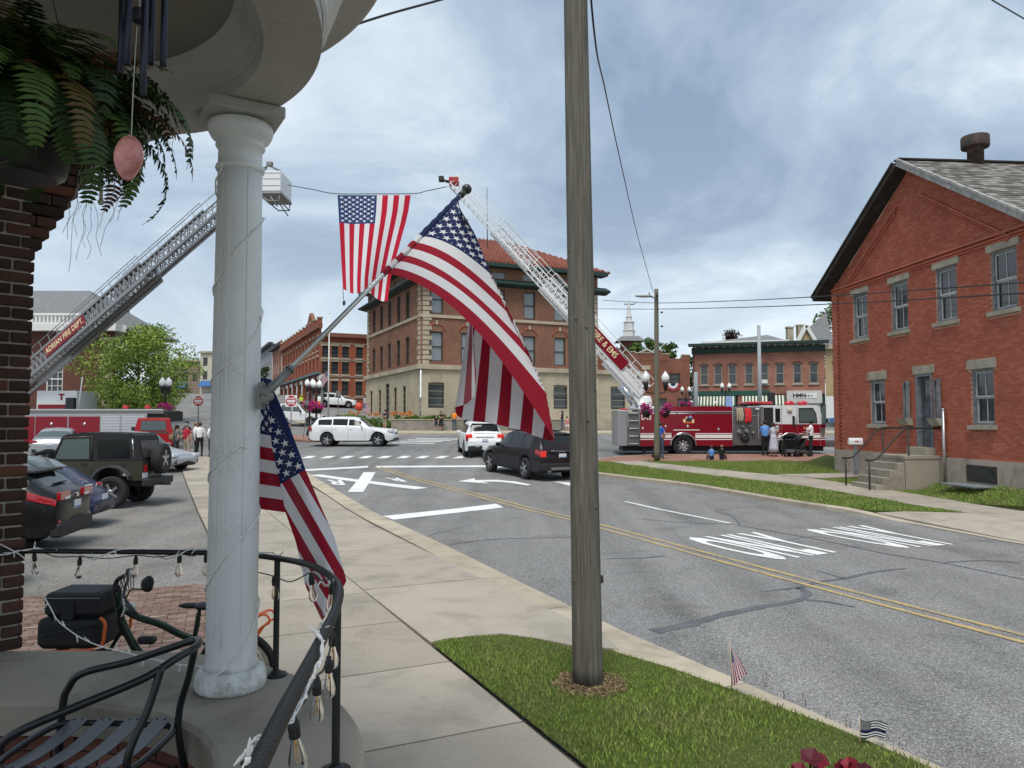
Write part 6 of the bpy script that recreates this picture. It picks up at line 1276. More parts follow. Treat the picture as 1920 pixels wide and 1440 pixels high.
tbx('pump_panel',1373.5,1427,763,835,.03,2.42,M_STEELD); tbx('pump_panel_rail',1372.5,1375,764,836,-.02,.04,M_CHR)
for u,v,rr in((1385,810,.13),(1399,809,.12),(1396,821,.24),(1392,800,.07),(1405,799,.07),(1411,812,.09)):
    mb=MB(); mb.lathe([(rr,0),(rr,.04),(rr*.75,.08),(rr*.7,.16),(rr*.45,.17),(.0,.14)],14,(TX(u),.03,TZ(v)),(0,-1,0)); mb.build('inlet',M_GREYM if rr<.2 else M_PLAST,fe)
tbx('gauge_strip',1376,1425,779,781,.0,.035,M_CHR)
for i in range(4): tbx('louvre',1375,1383,765+3.2*i,766.5+3.2*i,.0,.035,M_CHR)
def hang(nm,u0,u1,v0,v1,m_,n=5):
    mb=MB()
    for k in range(n):
        u=lerp(u0,u1,(k+.5)/n); mb.tube(spline([(TX(u),.06,TZ(v0)),(TX(u+random.uniform(-1,1)),-.05,TZ(lerp(v0,v1,.5))),(TX(u+random.uniform(-1.5,1.5)),-.05,TZ(v1-random.uniform(0,5)))],4),.05,6)
    return mb.build(nm,m_,fe)
hang('hose',1381,1393,765,792,mat('tan_hose',(.36,.31,.22),.9),4); hang('hose',1396,1408,766,795,mat('red_hose',(.55,.02,.025),.7),4)
tbx('grab_pole',1419.8,1421.5,772,824,-.06,-.03,M_CHR); tbx('work_light',1416,1423,765,769,-.08,.0,M_LAMPW)
# cab
mb=MB(); mb.prism([(TX(1428),TZ(795.5)),(TX(1545),TZ(795.5)),(TX(1541),TZ(778)),(TX(1534),TZ(761.5)),(TX(1531),TZ(760)),(TX(1430),TZ(760)),(TX(1428),TZ(762))],0.0,2.45,'xz'); cab=mb.build('cab_upper',FW,fe)
mb=MB(); mb.prism(archpoly(1427.5,1546,795.4,836,1481,.66,WZ),-.004,2.454,'xz'); mb.build('cab_lower',FR,fe)
tbx('cab_doorway',1431,1449.5,764,838,-.009,.25,mat('dark_interior'),r=.003); tbx('cab_edge',1428,1430.5,762,800,-.014,.0,M_CHR)
tbx('window',1453,1462.5,766,791.5,-.012,.0,M_CGL,r=.004); tbx('window_frame',1451.5,1464,764.5,793,-.008,.0,FW,r=.003)
mb=MB(); mb.prism([(TX(1498),TZ(791.5)),(TX(1531),TZ(791.5)),(TX(1528),TZ(775)),(TX(1523),TZ(766)),(TX(1498),TZ(766))],-.012,.002,'xz'); mb.build('window',M_CGL2,fe)
mb=MB(); mb.tube([(TX(a),-.012,TZ(b)) for a,b in((1497.5,792),(1531.5,792),(1528.5,775),(1523.5,765.5),(1497.5,765.5))],.03,5,closed=True); mb.build('window_rubber',M_PLAST,fe)
for u in(1464.8,1493.5): tbx('door_seam',u,u+.6,763,828,-.012,.001,M_GREYM,r=.001)
tbx('cab_corner_trim',1536,1537,796,836,-.012,-.002,M_GREYM,r=.002); tbx('side_grille',1538,1545,802,820,-.012,-.002,M_GREYM,r=.002)
mb=MB(); mb.rbox((TX(1480),-.05,TZ(769)),(.26,.1,.2),.05,n=2); mb.build('side_lamp',mat('lamp_amber',(.55,.5,.38),.3),fe)
tbx('vent',1485,1489.5,780,799,-.03,.0,M_PLAST,r=.004); tbx('door_handle',1499,1504,795,797.5,-.03,.0,M_CHR,r=.004); tbx('grab_handle',1491,1492,782,797,-.06,-.03,M_CHR,r=.004)
mb=MB(); mb.add([(TX(1534.5),.1,TZ(765)),(TX(1545),.1,TZ(790)),(TX(1545),2.35,TZ(790)),(TX(1534.5),2.35,TZ(765))],[(0,1,2,3)]); wsd=mb.build('windscreen',mat('green_glass',(.06,.10,.09),.05,spec=.8),fe); wsd.location=(.015,0,.01)
mb=MB(); mb.rbox((TX(1541),-.2,TZ(779)),(.12,.3,.9),.05,n=2); mb.build('mirror',mat('green_glass'),fe)
tbx('bumper',1546,1566,827,838,.1,2.35,M_STEELD); tbx('bumper_deck',1546,1567,824.5,827,.1,2.35,M_CHR)
tbx('wheel_arch_trim_front',1459.0,1460,838,839,.1,.2,M_CHR); mb=MB(); c0=TX(1481); mb.tube([(c0+.66*math.cos(R(t)),-.01,WZ+.66*math.sin(R(t))) for t in range(0,181,10)],.035,6); mb.build('wheel_arch_trim',M_CHR,fe)
text('FIRE',.16,M_GOLD,frame3((TX(1512),-.01,TZ(803)),(1,0,0),(0,0,1)),fe,.002,sx=1.2)
tbx('stripe',1440,1458,812.2,813.6,-.012,.0,M_STRIPE,r=.002)
for u0,u1 in((1405,1427),(1429,1453)): tbx('light_bar',u0,u1,752.5,757.5,.3,2.1,M_BEAC,r=.06); tbx('light_bar_base',u0+1,u1-1,757,760.2,.4,2.0,M_PLAST)
for u in(1487,1512): 
    mb=MB(); mb.ell((TX(u),.5,TZ(756)),(.55,.3,.28),12,8); mb.cyl((TX(u-6),.5,TZ(756)),(TX(u-9),.5,TZ(756)),.08,.12,10); mb.build('siren_beacon',M_BEAC,fe)
tbx('rear_beacon',1164,1178,765.5,769.5,.1,.5,M_BEAC,r=.05); tbx('turntable_deck',1198,1246,768,772,.1,2.35,M_STEELD); tbx('ladder_cradle',1238,1250,762,768,.6,1.8,M_STEELD)
mb=MB(); mb.tube([(TX(1344),.3,TZ(760)),(TX(1344),.3,TZ(752))],.03,6); mb.build('antenna',M_CHR,fe)
# aerial ladders
def ladder(par,p0,p1,w,dp,m_,n,handrail=.0,solid=False,rung=True,inv=None,name='ladder_section',truss=.035,chord=.06):
    p0=Vector(p0); p1=Vector(p1); d=(p1-p0).normalized(); L_=(p1-p0).length; side=d.cross(Vector((0,0,1))).normalized(); upv=side.cross(d).normalized(); mb=MB()
    for sg in(-1,1):
        b0,b1=p0+side*sg*w/2,p1+side*sg*w/2; t0,t1=b0+upv*dp,b1+upv*dp
        mb.bar(b0,b1,chord,chord*1.5,upv); mb.bar(t0,t1,chord,chord,upv)
        if solid: mb.bar((b0+t0)/2,(b1+t1)/2,.02,dp*.9,upv)
        for k in range(n):
            a,b=k/n,(k+1)/n; q=b0.lerp(b1,a); s_=t0.lerp(t1,(a+b)/2); e=b0.lerp(b1,b)
            if not solid: mb.bar(q,s_,truss,truss,upv); mb.bar(s_,e,truss,truss,upv)
        if handrail:
            h0,h1=t0+upv*handrail,t1+upv*handrail; mb.bar(h0,h1,.03,.03,upv)
            for k in range(0,n+1,2): mb.bar(t0.lerp(t1,k/n),h0.lerp(h1,k/n),.025,.025,upv)
    if rung:
        for k in range(int(L_/.36)): c_=p0+d*(.2+.36*k); mb.bar(c_-side*w/2,c_+side*w/2,.03,.03,upv)
    o=mb.build(name,m_,par)
    if inv is not None: o.matrix_parent_inverse=inv
    return o,d,side,upv
M_LW=mat('white_ladder_paint',(.68,.69,.69),.4); M_LA=mat('aluminium_ladder',(.27,.275,.28),.4,metal=.55)
iv=Matrix.Translation(fe.location).inverted(); B=Vector((TX(1206),YN+1.22,TZ(739)+TGZ)); T=U(838,349,38.6); ax=(T-B)
mb=MB(); q=ax.normalized(); mb.lathe([(.75,0),(.75,.15),(.55,.2),(.5,.6),(.42,.75)],24,(TX(1212),1.22,TZ(768))); mb.build('turntable',M_LW,fe)
mb=MB(); mb.prism([(TX(1196),TZ(766)),(TX(1222),TZ(766)),(TX(1208),TZ(735)),(TX(1192),TZ(733))],.75,.95,'xz'); mb.prism([(TX(1196),TZ(766)),(TX(1222),TZ(766)),(TX(1208),TZ(735)),(TX(1192),TZ(733))],1.5,1.7,'xz'); mb.build('pedestal',M_LW,fe)
mb=MB(); mb.cyl((TX(1200),.6,TZ(762)),(TX(1170),.62,TZ(722)),.09,n=10); mb.cyl((TX(1200),1.85,TZ(762)),(TX(1170),1.85,TZ(722)),.09,n=10); mb.build('lift_cylinder',M_CHR,fe)
o,d,sd_,upv=ladder(fe,B,B+ax*.52,.95,.62,M_LW,20,.42,inv=iv,name='ladder_base_section',truss=.05,chord=.10)
mb=MB(); mb.bar(B-sd_*.48,B+ax*.17-sd_*.48,.04,.5,upv); mb.bar(B+sd_*.48,B+ax*.17+sd_*.48,.04,.5,upv); o=mb.build('ladder_base_plate',M_LW,fe); o.matrix_parent_inverse=iv
ladder(fe,B+ax*.30+upv*.1,B+ax*.78+upv*.1,.78,.50,M_LW,16,.40,inv=iv,name='ladder_mid_section'); ladder(fe,B+ax*.6+upv*.17,B+ax*1.0+upv*.17,.62,.40,M_LW,16,.38,inv=iv,name='ladder_fly_section',truss=.028,chord=.045)
mb=MB(); tp=T+upv*.3; mb.rbox(tuple(tp+Vector((.15,0,.05))),(.5,.6,.35),.04); o=mb.build('nozzle',mat('red_enamel'),fe); o.matrix_parent_inverse=iv
mb=MB(); mb.tube([tp,tp+Vector((-.55,-.1,.12))],[.09,.05],8); mb.rbox(tuple(tp+Vector((-.5,-.1,.15))),(.28,.3,.28),.04); o=mb.build('tip_lamp',M_PLAST,fe); o.matrix_parent_inverse=iv
sg_=-1 if sd_.y>0 else 1; off=sd_*sg_*.56
a0,a1=B+ax*.115+off+upv*.34,B+ax*.33+off+upv*.34; mb=MB(); mb.bar(a0,a1,.03,.60,upv); o=mb.build('ladder_sign',FR,fe); o.matrix_parent_inverse=iv
rv=(a0-a1).normalized(); Mx=frame3((a0+a1)/2+sd_*sg_*.02,rv,upv); o=text('FIRE & EMS',.46,M_GOLD,Mx,fe,.004,.006,sx=.86); o.matrix_parent_inverse=iv
# tower ladder truck on the left
lt=thing('tower_ladder_truck','white and red tower ladder truck with raised aluminium ladder and basket','fire engine',(-30.5,45.5,g(-30.5,45.5)))
iv=Matrix.Translation(lt.location).inverted(); B=Vector((-30.8,45.6,3.35)); T=U(484,352,38.6); ax=T-B
o,d,sd_,upv=ladder(lt,B,B+ax*.62,1.15,.85,M_LA,34,.55,inv=iv,name='ladder_base_section',truss=.07,chord=.13)
ladder(lt,B+ax*.25+upv*.14,B+ax*.85+upv*.14,.95,.66,M_LA,38,.50,inv=iv,name='ladder_mid_section',truss=.05,chord=.09); ladder(lt,B+ax*.55+upv*.24,B+ax*1.0+upv*.24,.78,.5,M_LA,20,.46,inv=iv,name='ladder_fly_section',truss=.04,chord=.07)
mb=MB(); mb.bar(B+ax*.02-upv*.12,B+ax*.64-upv*.12,.22,.14,upv); o=mb.build('waterway_pipe',M_STEELD,lt); o.matrix_parent_inverse=iv
def projx(p): return proj(p)[0]
off=sd_*(1 if sd_.y<0 else -1)*.66
def axpt(u):
    lo,hi=0.,1.
    for _ in range(30):
        m_=(lo+hi)/2
        if projx(B+ax*m_+off)<u: lo=m_
        else: hi=m_
    return lo
k0,k1=axpt(90),axpt(163); a0,a1=B+ax*k0+off+upv*.46,B+ax*k1+off+upv*.46; mb=MB(); mb.bar(a0,a1,.03,.62,upv); o=mb.build('ladder_sign',FR,lt); o.matrix_parent_inverse=iv
o=text('ADRIAN FIRE DEPT.',.46,M_GOLD,frame3((a0+a1)/2+off.normalized()*.02,(a1-a0),upv),lt,.004,.008,sx=(a1-a0).length/4.2); o.matrix_parent_inverse=iv
bk=U(516,350,38.2)
def bq(nm,c_,d_,m_,r_=.03): mb=MB(); mb.rbox(tuple(bk+Vector(c_)),d_,r_); o=mb.build(nm,m_,lt); o.matrix_parent_inverse=iv; return o
bq('basket',(.0,0,.0),(1.15,1.9,1.05),M_LW); bq('basket_floor',(0,0,-.62),(1.2,1.95,.12),M_STEELD)
mb=MB()
for sy in(-.9,.9): mb.tube([bk+Vector((-.5,sy,-.66)),bk+Vector((-.1,sy,-1.0)),bk+Vector((.5,sy,-1.0)),bk+Vector((.5,sy,-.66))],.035,6); mb.tube([bk+Vector((-.0,sy,-.7)),bk+Vector((.42,sy,-1.3))],.03,6)
mb.tube([bk+Vector((.5,-.9,-1.0)),bk+Vector((.5,.9,-1.0))],.035,6); mb.tube([bk+Vector((-.6,-.6,.2)),bk+Vector((-.2,-.6,.95)),bk+Vector((.45,-.6,.6))],.06,6); mb.tube([bk+Vector((-.7,-.7,.1)),bk+Vector((-.55,-.7,.7)),bk+Vector((-.1,-.7,.9))],.045,6); mb.rbox(tuple(bk+Vector((-.1,-.6,.98))),(.3,.3,.25),.05); mb.bar(bk+Vector((-.95,-.4,-.1)),bk+Vector((-.5,-.4,-.05)),.3,.3)
o=mb.build('basket_rails',M_GREYM,lt); o.matrix_parent_inverse=iv
for zz in(-.25,.1,.4): bq('basket_panel_seam',(.0,-.955,zz),(1.1,.01,.02),M_PLAST,.002)
mb=MB(); mb.lathe([(1.0,0),(1.0,.2),(.7,.3),(.6,1.0)],20,(-30.8,45.6,2.3)); o=mb.build('turntable',M_LW,lt); o.matrix_parent_inverse=iv
def lb(nm,c_,d_,m_,r_=.03): mb=MB(); mb.rbox(c_,d_,r_); o=mb.build(nm,m_,lt); o.matrix_parent_inverse=iv; return o
gz=g(-30.5,45.5)
lb('body',(-31.2,46.2,gz+1.35),(9.6,2.45,1.7),FR); lb('rear_body',(-27.3,45.9,gz+2.65),(2.4,2.3,1.45),FW); lb('rear_stripe',(-27.3,44.74,gz+2.42),(2.2,.02,.26),FR,.003); lb('amber_light_strip',(-27.3,44.72,gz+1.98),(2.4,.06,.14),mat('amber_lit',(.6,.2,.05),.3,emit=(1,.32,.08),es=.6))
o=text('T',.5,FR,frame3((-27.0,44.738,gz+2.98),(1,0,0),(0,0,1)),lt,.004,.03); o.matrix_parent_inverse=iv
lb('hose_reel',(-26.35,44.6,gz+2.6),(.5,.3,.7),M_PLAST); mb=MB(); mb.tube([(-25.9,44.6,gz+2.2),(-25.7,44.6,gz+4.2)],.04,6); o=mb.build('antenna',M_LW,lt); o.matrix_parent_inverse=iv
for xx in(-34.3,-29.0):
    for sg,yy in((-1,45.1),(1,47.3)): w_=add_wheel(lt,xx+30.5,yy-45.5,.53,.32,sg,8,rimf=.56)
# second engine on the left, nearer
f3=thing('rescue_engine','red and silver rescue engine with roller doors parked behind the jeep','fire engine',(-22.9,42.6,g(-22.9,42.6)))
X3=lambda u:(u-960)/F*42.6+22.9
Z3=lambda v:CZ+(789-v)/F*42.6-g(-22.9,42.6)
def b3(nm,u0,u1,v0,v1,y0,y1,m_,r_=.02): mb=MB(); mb.rbox(((X3(u0)+X3(u1))/2,(y0+y1)/2,(Z3(v0)+Z3(v1))/2),(X3(u1)-X3(u0),y1-y0,Z3(v0)-Z3(v1)),r_); return mb.build(nm,m_,f3)
b3('body',-20,276,776,836,0,2.4,M_STEEL); b3('hose_bed',-20,306,769,776,.1,2.3,M_STEELD); b3('cab',-110,-22,764,838,0,2.4,FR)
for ua,ub in((5,66),(68,127),(130,188)): b3('red_door',ua,ub,781,832,-.03,0,FR); b3('lower_step',ua,ub,833,836,-.05,0,M_STEEL)
for ua,ub in((191,226),(230,272)):
    b3('roller_door',ua,ub,780,834,-.02,0,mat('roller_shutter',(.52,.53,.54),.4,metal=.5))
    for k in range(9): b3('shutter_slat',ua+1,ub-1,783+5.5*k,783.6+5.5*k,-.028,-.02,M_GREYM,.002)
for u in(40,98,160): mb=MB(); mb.lathe([(.09,0),(.09,.02),(.05,.035),(0,.035)],12,(X3(u),-.03,Z3(795)),(0,-1,0)); mb.build('latch',M_CHR,f3)
b3('roof_ladder',10,300,767,769.5,.3,.8,M_ALU); b3('rear_gear',274,312,771,790,.2,2.2,M_PLAST); b3('chassis',-100,280,836,843,.4,2.0,M_PLAST)
for u in(226,268): mb=MB(); mb.rbox((X3(u),.6,Z3(763)),(.28,.28,.22),.05); mb.build('beacon',M_BEAC,f3)
for u in(-70,210):
    for sg,yy in((-1,.2),(1,2.2)): add_wheel(f3,X3(u),yy,.5,.3,sg,8,rimf=.56)
# ================================================================ background buildings
def brickmat(name,c1,c2,mo,sc=4.2,dirt=.5):
    def fn(nb,b):
        t=nb.n('ShaderNodeTexBrick'); cx_=nb.n('ShaderNodeCombineXYZ'); sp_=nb.n('ShaderNodeSeparateXYZ'); nb.l(nb.world(),sp_.inputs[0]); nb.l(nb.m('ADD',sp_.outputs[0],nb.m('MULTIPLY',sp_.outputs[1],.7)),cx_.inputs[0]); nb.l(sp_.outputs[2],cx_.inputs[1]); nb.l(cx_.outputs[0],t.inputs['Vector'])
        for k,v in(('Color1',c1+(1,)),('Color2',c2+(1,)),('Mortar',mo+(1,)),('Scale',sc),('Mortar Size',.016),('Bias',0.)): t.inputs[k].default_value=v
        d=nb.ramp(nb.noise(.55,6,nb.world(),.65),(.3,1-dirt*.5),(.7,1.12)); m1=nb.n('ShaderNodeMix',data_type='RGBA',blend_type='MULTIPLY'); m1.inputs[0].default_value=1; nb.l(t.outputs['Color'],m1.inputs['A']); nb.l(d,m1.inputs['B']); nb.l(m1.outputs['Result'],b.inputs['Base Color'])
    return mat(name,rough=.9,spec=.2,fn=fn)
BK_POST=brickmat('brown_brick',(.19,.085,.055),(.26,.125,.08),(.24,.17,.125)); BK_RED=brickmat('orange_red_brick',(.27,.07,.035),(.35,.105,.055),(.27,.13,.09)); BK_H=brickmat('mottled_brick',(.26,.10,.07),(.36,.17,.12),(.28,.2,.16),dirt=.7); BK_T=brickmat('dull_red_brick',(.20,.075,.05),(.26,.105,.07),(.22,.14,.1)); BK_HALL=brickmat('dark_red_brick',(.10,.04,.03),(.15,.062,.045),(.16,.11,.09)); BK_YEL=brickmat('buff_brick',(.36,.27,.14),(.42,.33,.19),(.36,.3,.2))
LIME=mat('limestone',(.44,.38,.27),.9,var=.18,vs=.5,bump=.2,bs=3); LIME2=mat('limestone_trim',(.40,.34,.25),.9,var=.25,vs=.8); GRNTRIM=mat('dark_green_trim',(.012,.035,.03),.6); BRNZ=mat('bronze_window_frame',(.055,.042,.03),.6); FWIN=mat('far_pane',(.05,.06,.065),.08,spec=.6); FWIN2=mat('far_pane_light',(.20,.23,.24),.12,spec=.5); WTRIM=mat('white_trim',(.66,.66,.63),.6); SLATE=mat('slate_roof',rough=.8,fn=lambda nb,b:(lambda t:(nb.l(nb.scale(nb.world(),1,1,1),t.inputs['Vector']),[setattr(t.inputs[k],'default_value',v) for k,v in(('Color1',(.16,.165,.17,1)),('Color2',(.22,.225,.23,1)),('Mortar',(.1,.1,.1,1)),('Scale',3.))],nb.l(t.outputs['Color'],b.inputs['Base Color'])))(nb.n('ShaderNodeTexBrick')))
def facade(par,o,ang,W,z0,z1,ops,wm,fm=BRNZ,pm=FWIN,depth=.22,sill=None,lint=None,name='wall'):
    """wall with real openings in it; ops: (x0,x1,z0,z1[,style])"""
    M=Matrix.Translation((o[0],o[1],0))@Matrix.Rotation(ang,4,'Z'); mb=MB(); mb.M=M; wall_open(mb,0,W,z0,z1,ops,0,depth); w_=prt(mb,name,wm,par,flip=False)
    for op in ops:
        a,b,c,d=op[:4]; st=op[4] if len(op)>4 else ''; t=min(.11,(b-a)*.09); mb=MB(); mb.M=M; y=depth*.65
        mb.box((a+t/2,y,(c+d)/2),(t,.08,d-c)); mb.box((b-t/2,y,(c+d)/2),(t,.08,d-c)); mb.box(((a+b)/2,y,d-t/2),(b-a-2*t,.08,t)); mb.box(((a+b)/2,y,c+t/2),(b-a-2*t,.08,t))
        if 'n' not in st: mb.box(((a+b)/2,y,(c+d)/2),(b-a-2*t,.07,t*.8))
        if 'v' in st: mb.box(((a+b)/2,y-.001,(c+d)/2),(t*.6,.06,d-c-2*t))
        if 'g' in st:
            for k in(1,2): mb.box((a+(b-a)*k/3,y-.001,(c+d)/2),(t*.4,.06,d-c-2*t))
            for k in(1,2,3): mb.box(((a+b)/2,y-.002,c+(d-c)*k/4),(b-a-2*t,.055,t*.4))
        f=prt(mb,'window',fm,par); mb=MB(); mb.M=M; mb.box(((a+b)/2,y+.06,(c+d)/2),(b-a-.02,.02,d-c-.02)); p=mb.build('pane',FWIN2 if 'l' in st else pm,f)
        if sill: mb=MB(); mb.M=M; mb.box(((a+b)/2,-.03,c-.1),(b-a+.3,.22,.19)); prt(mb,'sill',sill,par)
        if lint: mb=MB(); mb.M=M; mb.box(((a+b)/2,.02,d+.14),(b-a+.3,.14,.27)); prt(mb,'lintel',lint,par)
    return M
def wbox(par,M,nm,c,d,m_,**k): mb=MB(); mb.M=M; mb.box(c,d,**k); return prt(mb,nm,m_,par)
# ---- the stone and brick post building
P0=Vector((-8.06,66.0)); a1=math.atan2(.415,.91); a2=a1-PI/2; GZ=1.38
def sR(u): k=(u-960)/F; return (8.06+k*66)/(.91-.415*k)
def sL(u): k=(u-960)/F; return (-8.06-66*k)/(.91*k+.415)
po=thing('stone_brick_building','three storey brown brick and limestone corner building with red tile roof','building',(P0.x,P0.y,GZ)); WR,WL=18.2,20.
ops=[]
for u in(818,876,935,993,1050,1107):
    s=sR(u); w=.62
    ops+=[(s-w,s+w,11.95,14.55,'l'),(s-w,s+w,7.65,10.35,'l')]
for u in(817,1050): s=sR(u); ops.append((s-.75,s+.75,3.5,5.75))
for u in(876,935,993): s=sR(u); ops.append((s-.7,s+.7,3.5,5.75))
MR=facade(po,P0,a1,WR,GZ-.3,14.85,[o for o in ops if o[2]>6.9],BK_POST,lint=None)
bpy.data.objects.remove(po.children[0]); mb=MB(); mb.M=MR; wall_open(mb,0,WR,7.3,14.85,[o for o in ops if o[2]>6.9],0,.22); prt(mb,'brick_wall',BK_POST,po,flip=False)
facade(po,P0-Vector((.91,.415))*0+Vector((.415,-.91))*.12,a1,WR,GZ-.3,6.95,[o for o in ops if o[2]<6.9],LIME,name='stone_wall')
o2=P0+Vector((-.415,.91))*WL; opl=[]
for i,u in enumerate((700,714,729,746,763)):
    q=WL-sL(u); w=.62; opl+=[(q-w,q+w,11.95,14.55),(q-w,q+w,7.65,10.2)]
ML=facade(po,o2,a2,WL,7.3,14.85,opl,BK_POST,name='brick_wall')
opg=[(WL-sL(u)-.5,WL-sL(u)+.5,3.0,5.6,'n') for u in(698,714,743,760)]+[(WL-sL(728.5)-.8,WL-sL(728.5)+.8,2.2,6.1,'n')]
facade(po,o2-Vector((.91,.415))*.12,a2,WL+.12,GZ-.3,6.95,opg,LIME,name='stone_wall')
for M,W in((MR,WR),(ML,WL)):
    wbox(po,M,'belt_course',(W/2,.0,7.15),(W+.8,.7,.42),LIME2); wbox(po,M,'plinth',(W/2,-.1,2.0),(W+.5,.4,1.0),LIME2); wbox(po,M,'sill_course',(W/2,-.02,11.72),(W+.1,.2,.26),LIME2)
    mb=MB(); mb.M=M; mb.prism([(-.95,15.0),(-.95,15.12),(0,15.55),(.2,15.55),(.2,14.8),(-.1,14.8)],-.95,W+.95,'yz'); prt(mb,'lower_cornice',GRNTRIM,po)
    for k in range(int(W/1.2)): wbox(po,M,'bracket',(.6+k*1.2,-.4,14.93),(.16,.6,.2),GRNTRIM)
    ao=[(W*(k+.5)/6-.62,W*(k+.5)/6+.62,15.62,16.2,'n') for k in range(6)]
    mb=MB(); mb.M=M; wall_open(mb,0,W,15.5,16.55,ao,0.0,.2); prt(mb,'attic_wall',BK_POST,po,flip=False)
    for o_ in ao: mb=MB(); mb.M=M; mb.box(((o_[0]+o_[1])/2,.16,(o_[2]+o_[3])/2),(1.22,.03,.56)); prt(mb,'attic_window',FWIN2,po)
    wbox(po,M,'upper_cornice',(W/2,-.3,16.72),(W+1.3,1.3,.34),GRNTRIM)
    for c in(0,W):
        if M is ML and c==0: pass
        for k in range(17):
            z=7.55+k*.44; wbox(po,M,'quoin',((.42 if c==0 else W-.42)+(.12 if k%2 else 0)*(1 if c==0 else -1),-.035,z),(.85 if k%2 else .62,.1,.36),LIME2)
for u in(818,876,935,993,1050,1107):
    s=sR(u); mb=MB(); mb.M=MR; mb.tube([(s+.78*math.cos(R(t)),-.01,10.42+.62*math.sin(R(t))) for t in range(0,181,15)],.07,5); prt(mb,'arch_ring',BK_RED,po); wbox(po,MR,'keystone',(s,-.02,11.15),(.2,.14,.36),LIME2)
for u in(817,876,935,993,1050):
    s=sR(u)
    for k in(-1,0,1): mb=MB(); mb.M=MR; mb.box((s+k*.36,-.125,6.15),(.32,.06,.75),ry=k*.18); prt(mb,'voussoir',LIME2,po)
for k in range(8):
    z=1.9+.62*k; wbox(po,MR,'stone_joint',(WR/2,-.115,z),(WR,.012,.03),LIME2); wbox(po,ML,'stone_joint',(WL/2,-.115,z),(WL,.012,.03),LIME2)
CLAY=mat('clay_roof_tile',rough=.85,fn=lambda nb,b:nb.l(nb.ramp(nb.noise(2.5,5,nb.world()),(.3,(.20,.06,.04)),(.7,(.31,.115,.08))),b.inputs['Base Color']))
x0,x1,y0,y1=-.95,WR+.95,-.95,WL+.95; cx_,zr=(x0+x1)/2,21.0; run=(x1-x0)/2; mb=MB(); mb.M=MR
mb.add([(x0,y0,16.85),(x1,y0,16.85),(x1,y1,16.85),(x0,y1,16.85),(x0+7.6,y0+8.2,zr),(x1-7.6,y0+8.2,zr),(x1-7.6,y1-7,zr),(x0+7.6,y1-7,zr)],[(0,1,5,4),(1,2,6,5),(2,3,7,6),(3,0,4,7),(4,5,6,7),(0,3,2,1)]); rfo=prt(mb,'tile_roof',CLAY,po)
mb=MB(); mb.M=MR
for k in range(48):
    xx=x0+.2+(x1-x0-.4)*k/47; t=min(1,(xx-x0)/7.6,(x1-xx)/7.6); mb.tube([(xx,y0,16.92),(xx,y0+8.2*t,16.92+(zr-16.85)*t)],.11,6)
    yy=y0+.2+(y1-y0-.4)*k/47; t=min(1,(yy-y0)/8.2,(y1-yy)/7); mb.tube([(x0,yy,16.92),(x0+7.6*t,yy,16.92+(zr-16.85)*t)],.11,6)
o_=mb.build('tile_ribs',CLAY,rfo); kind(o_,'stuff')
wbox(po,MR,'chimney',(sR(926)-1.2,6.5,20.6),(1.6,1.2,3.6),BK_POST); wbox(po,MR,'chimney_cap',(sR(926)-1.2,6.5,22.45),(1.8,1.4,.2),LIME2)
mb=MB(); q=U(914,470,72); mb.tube([q,U(913,352,72)],.05,5); prt(mb,'antenna',M_GREYM,po)
# single storey stone wing
sw=[(sR(1159)-.85,sR(1159)+.85,3.5,5.75)]; wg=thing('stone_wing','low limestone wing at the end of the brown brick corner building','building',(P0.x+.91*WR,P0.y+.415*WR,GZ)); MW=Matrix.Translation((P0.x,P0.y,0))@Matrix.Rotation(a1,4,'Z')
facade(wg,P0+Vector((.91,.415))*WR,a1,4.9,GZ-.3,6.95,[(o[0]-WR,o[1]-WR,o[2],o[3]) for o in sw],LIME); wbox(wg,MW,'belt_course',(WR+2.55,.1,7.15),(5.0,.8,.42),LIME2); wbox(wg,MW,'plinth',(WR+2.55,-.1,2.0),(4.9,.3,1.0),LIME2); wbox(wg,MW,'roof',(WR+2.55,6,7.3),(4.9,11,.2),SLATE); wbox(wg,MW,'side_wall',(WR+4.8,6,3.5),(.3,11,7),LIME)
for k in range(8): wbox(wg,MW,'stone_joint',(WR+2.5,-.006,1.9+.62*k),(4.8,.012,.03),LIME2)
# ---- orange red corner block
R0=Vector((-23.6,92.)); rz0=3.9; rb=thing('orange_brick_block','three storey orange red brick corner block with stone banding and flagpole before it','building',(R0.x,R0.y,rz0))
def s2(u,c): k=(u-960)/F; return (k*c.y-c.x)/(.91-.415*k)
opr=[]
for u in(609.5,627,647,673): s=s2(u,R0); opr+=[(s-.42,s+.42,z0,z1) for z0,z1 in((10.2,11.65),(8.15,9.7),(5.5,7.3))]
MA=facade(rb,R0,a1,12,rz0-1,13.1,opr,BK_RED,fm=BRNZ,sill=LIME2,lint=LIME2)
WQ=36.; oR=R0+Vector((-.415,.91))*WQ; opr=[]
for k in range(12): opr+=[(1.2+k*2.9,2.15+k*2.9,z0,z1) for z0,z1 in((11.2,13.0),(8.6,10.4))]
MBk=facade(rb,oR,a2,WQ,rz0-1,14.2,opr,BK_RED,sill=LIME2,lint=LIME2)
for z in(5.2,7.85,9.95,12.0): wbox(rb,MA,'stone_band',(6,-.03,z),(12.1,.1,.12),LIME2)
wbox(rb,MA,'cornice',(6,-.2,13.0),(12.5,.6,.5),BK_T); wbox(rb,MBk,'cornice',(WQ/2,-.2,14.1),(WQ+.5,.6,.6),BK_T)
for k in range(13): wbox(rb,MBk,'parapet_pier',(.6+k*2.9,-.1,14.7),(.6,.5,.9),BK_RED); wbox(rb,MBk,'pier_cap',(.6+k*2.9,-.1,15.2),(.8,.7,.16),LIME2)
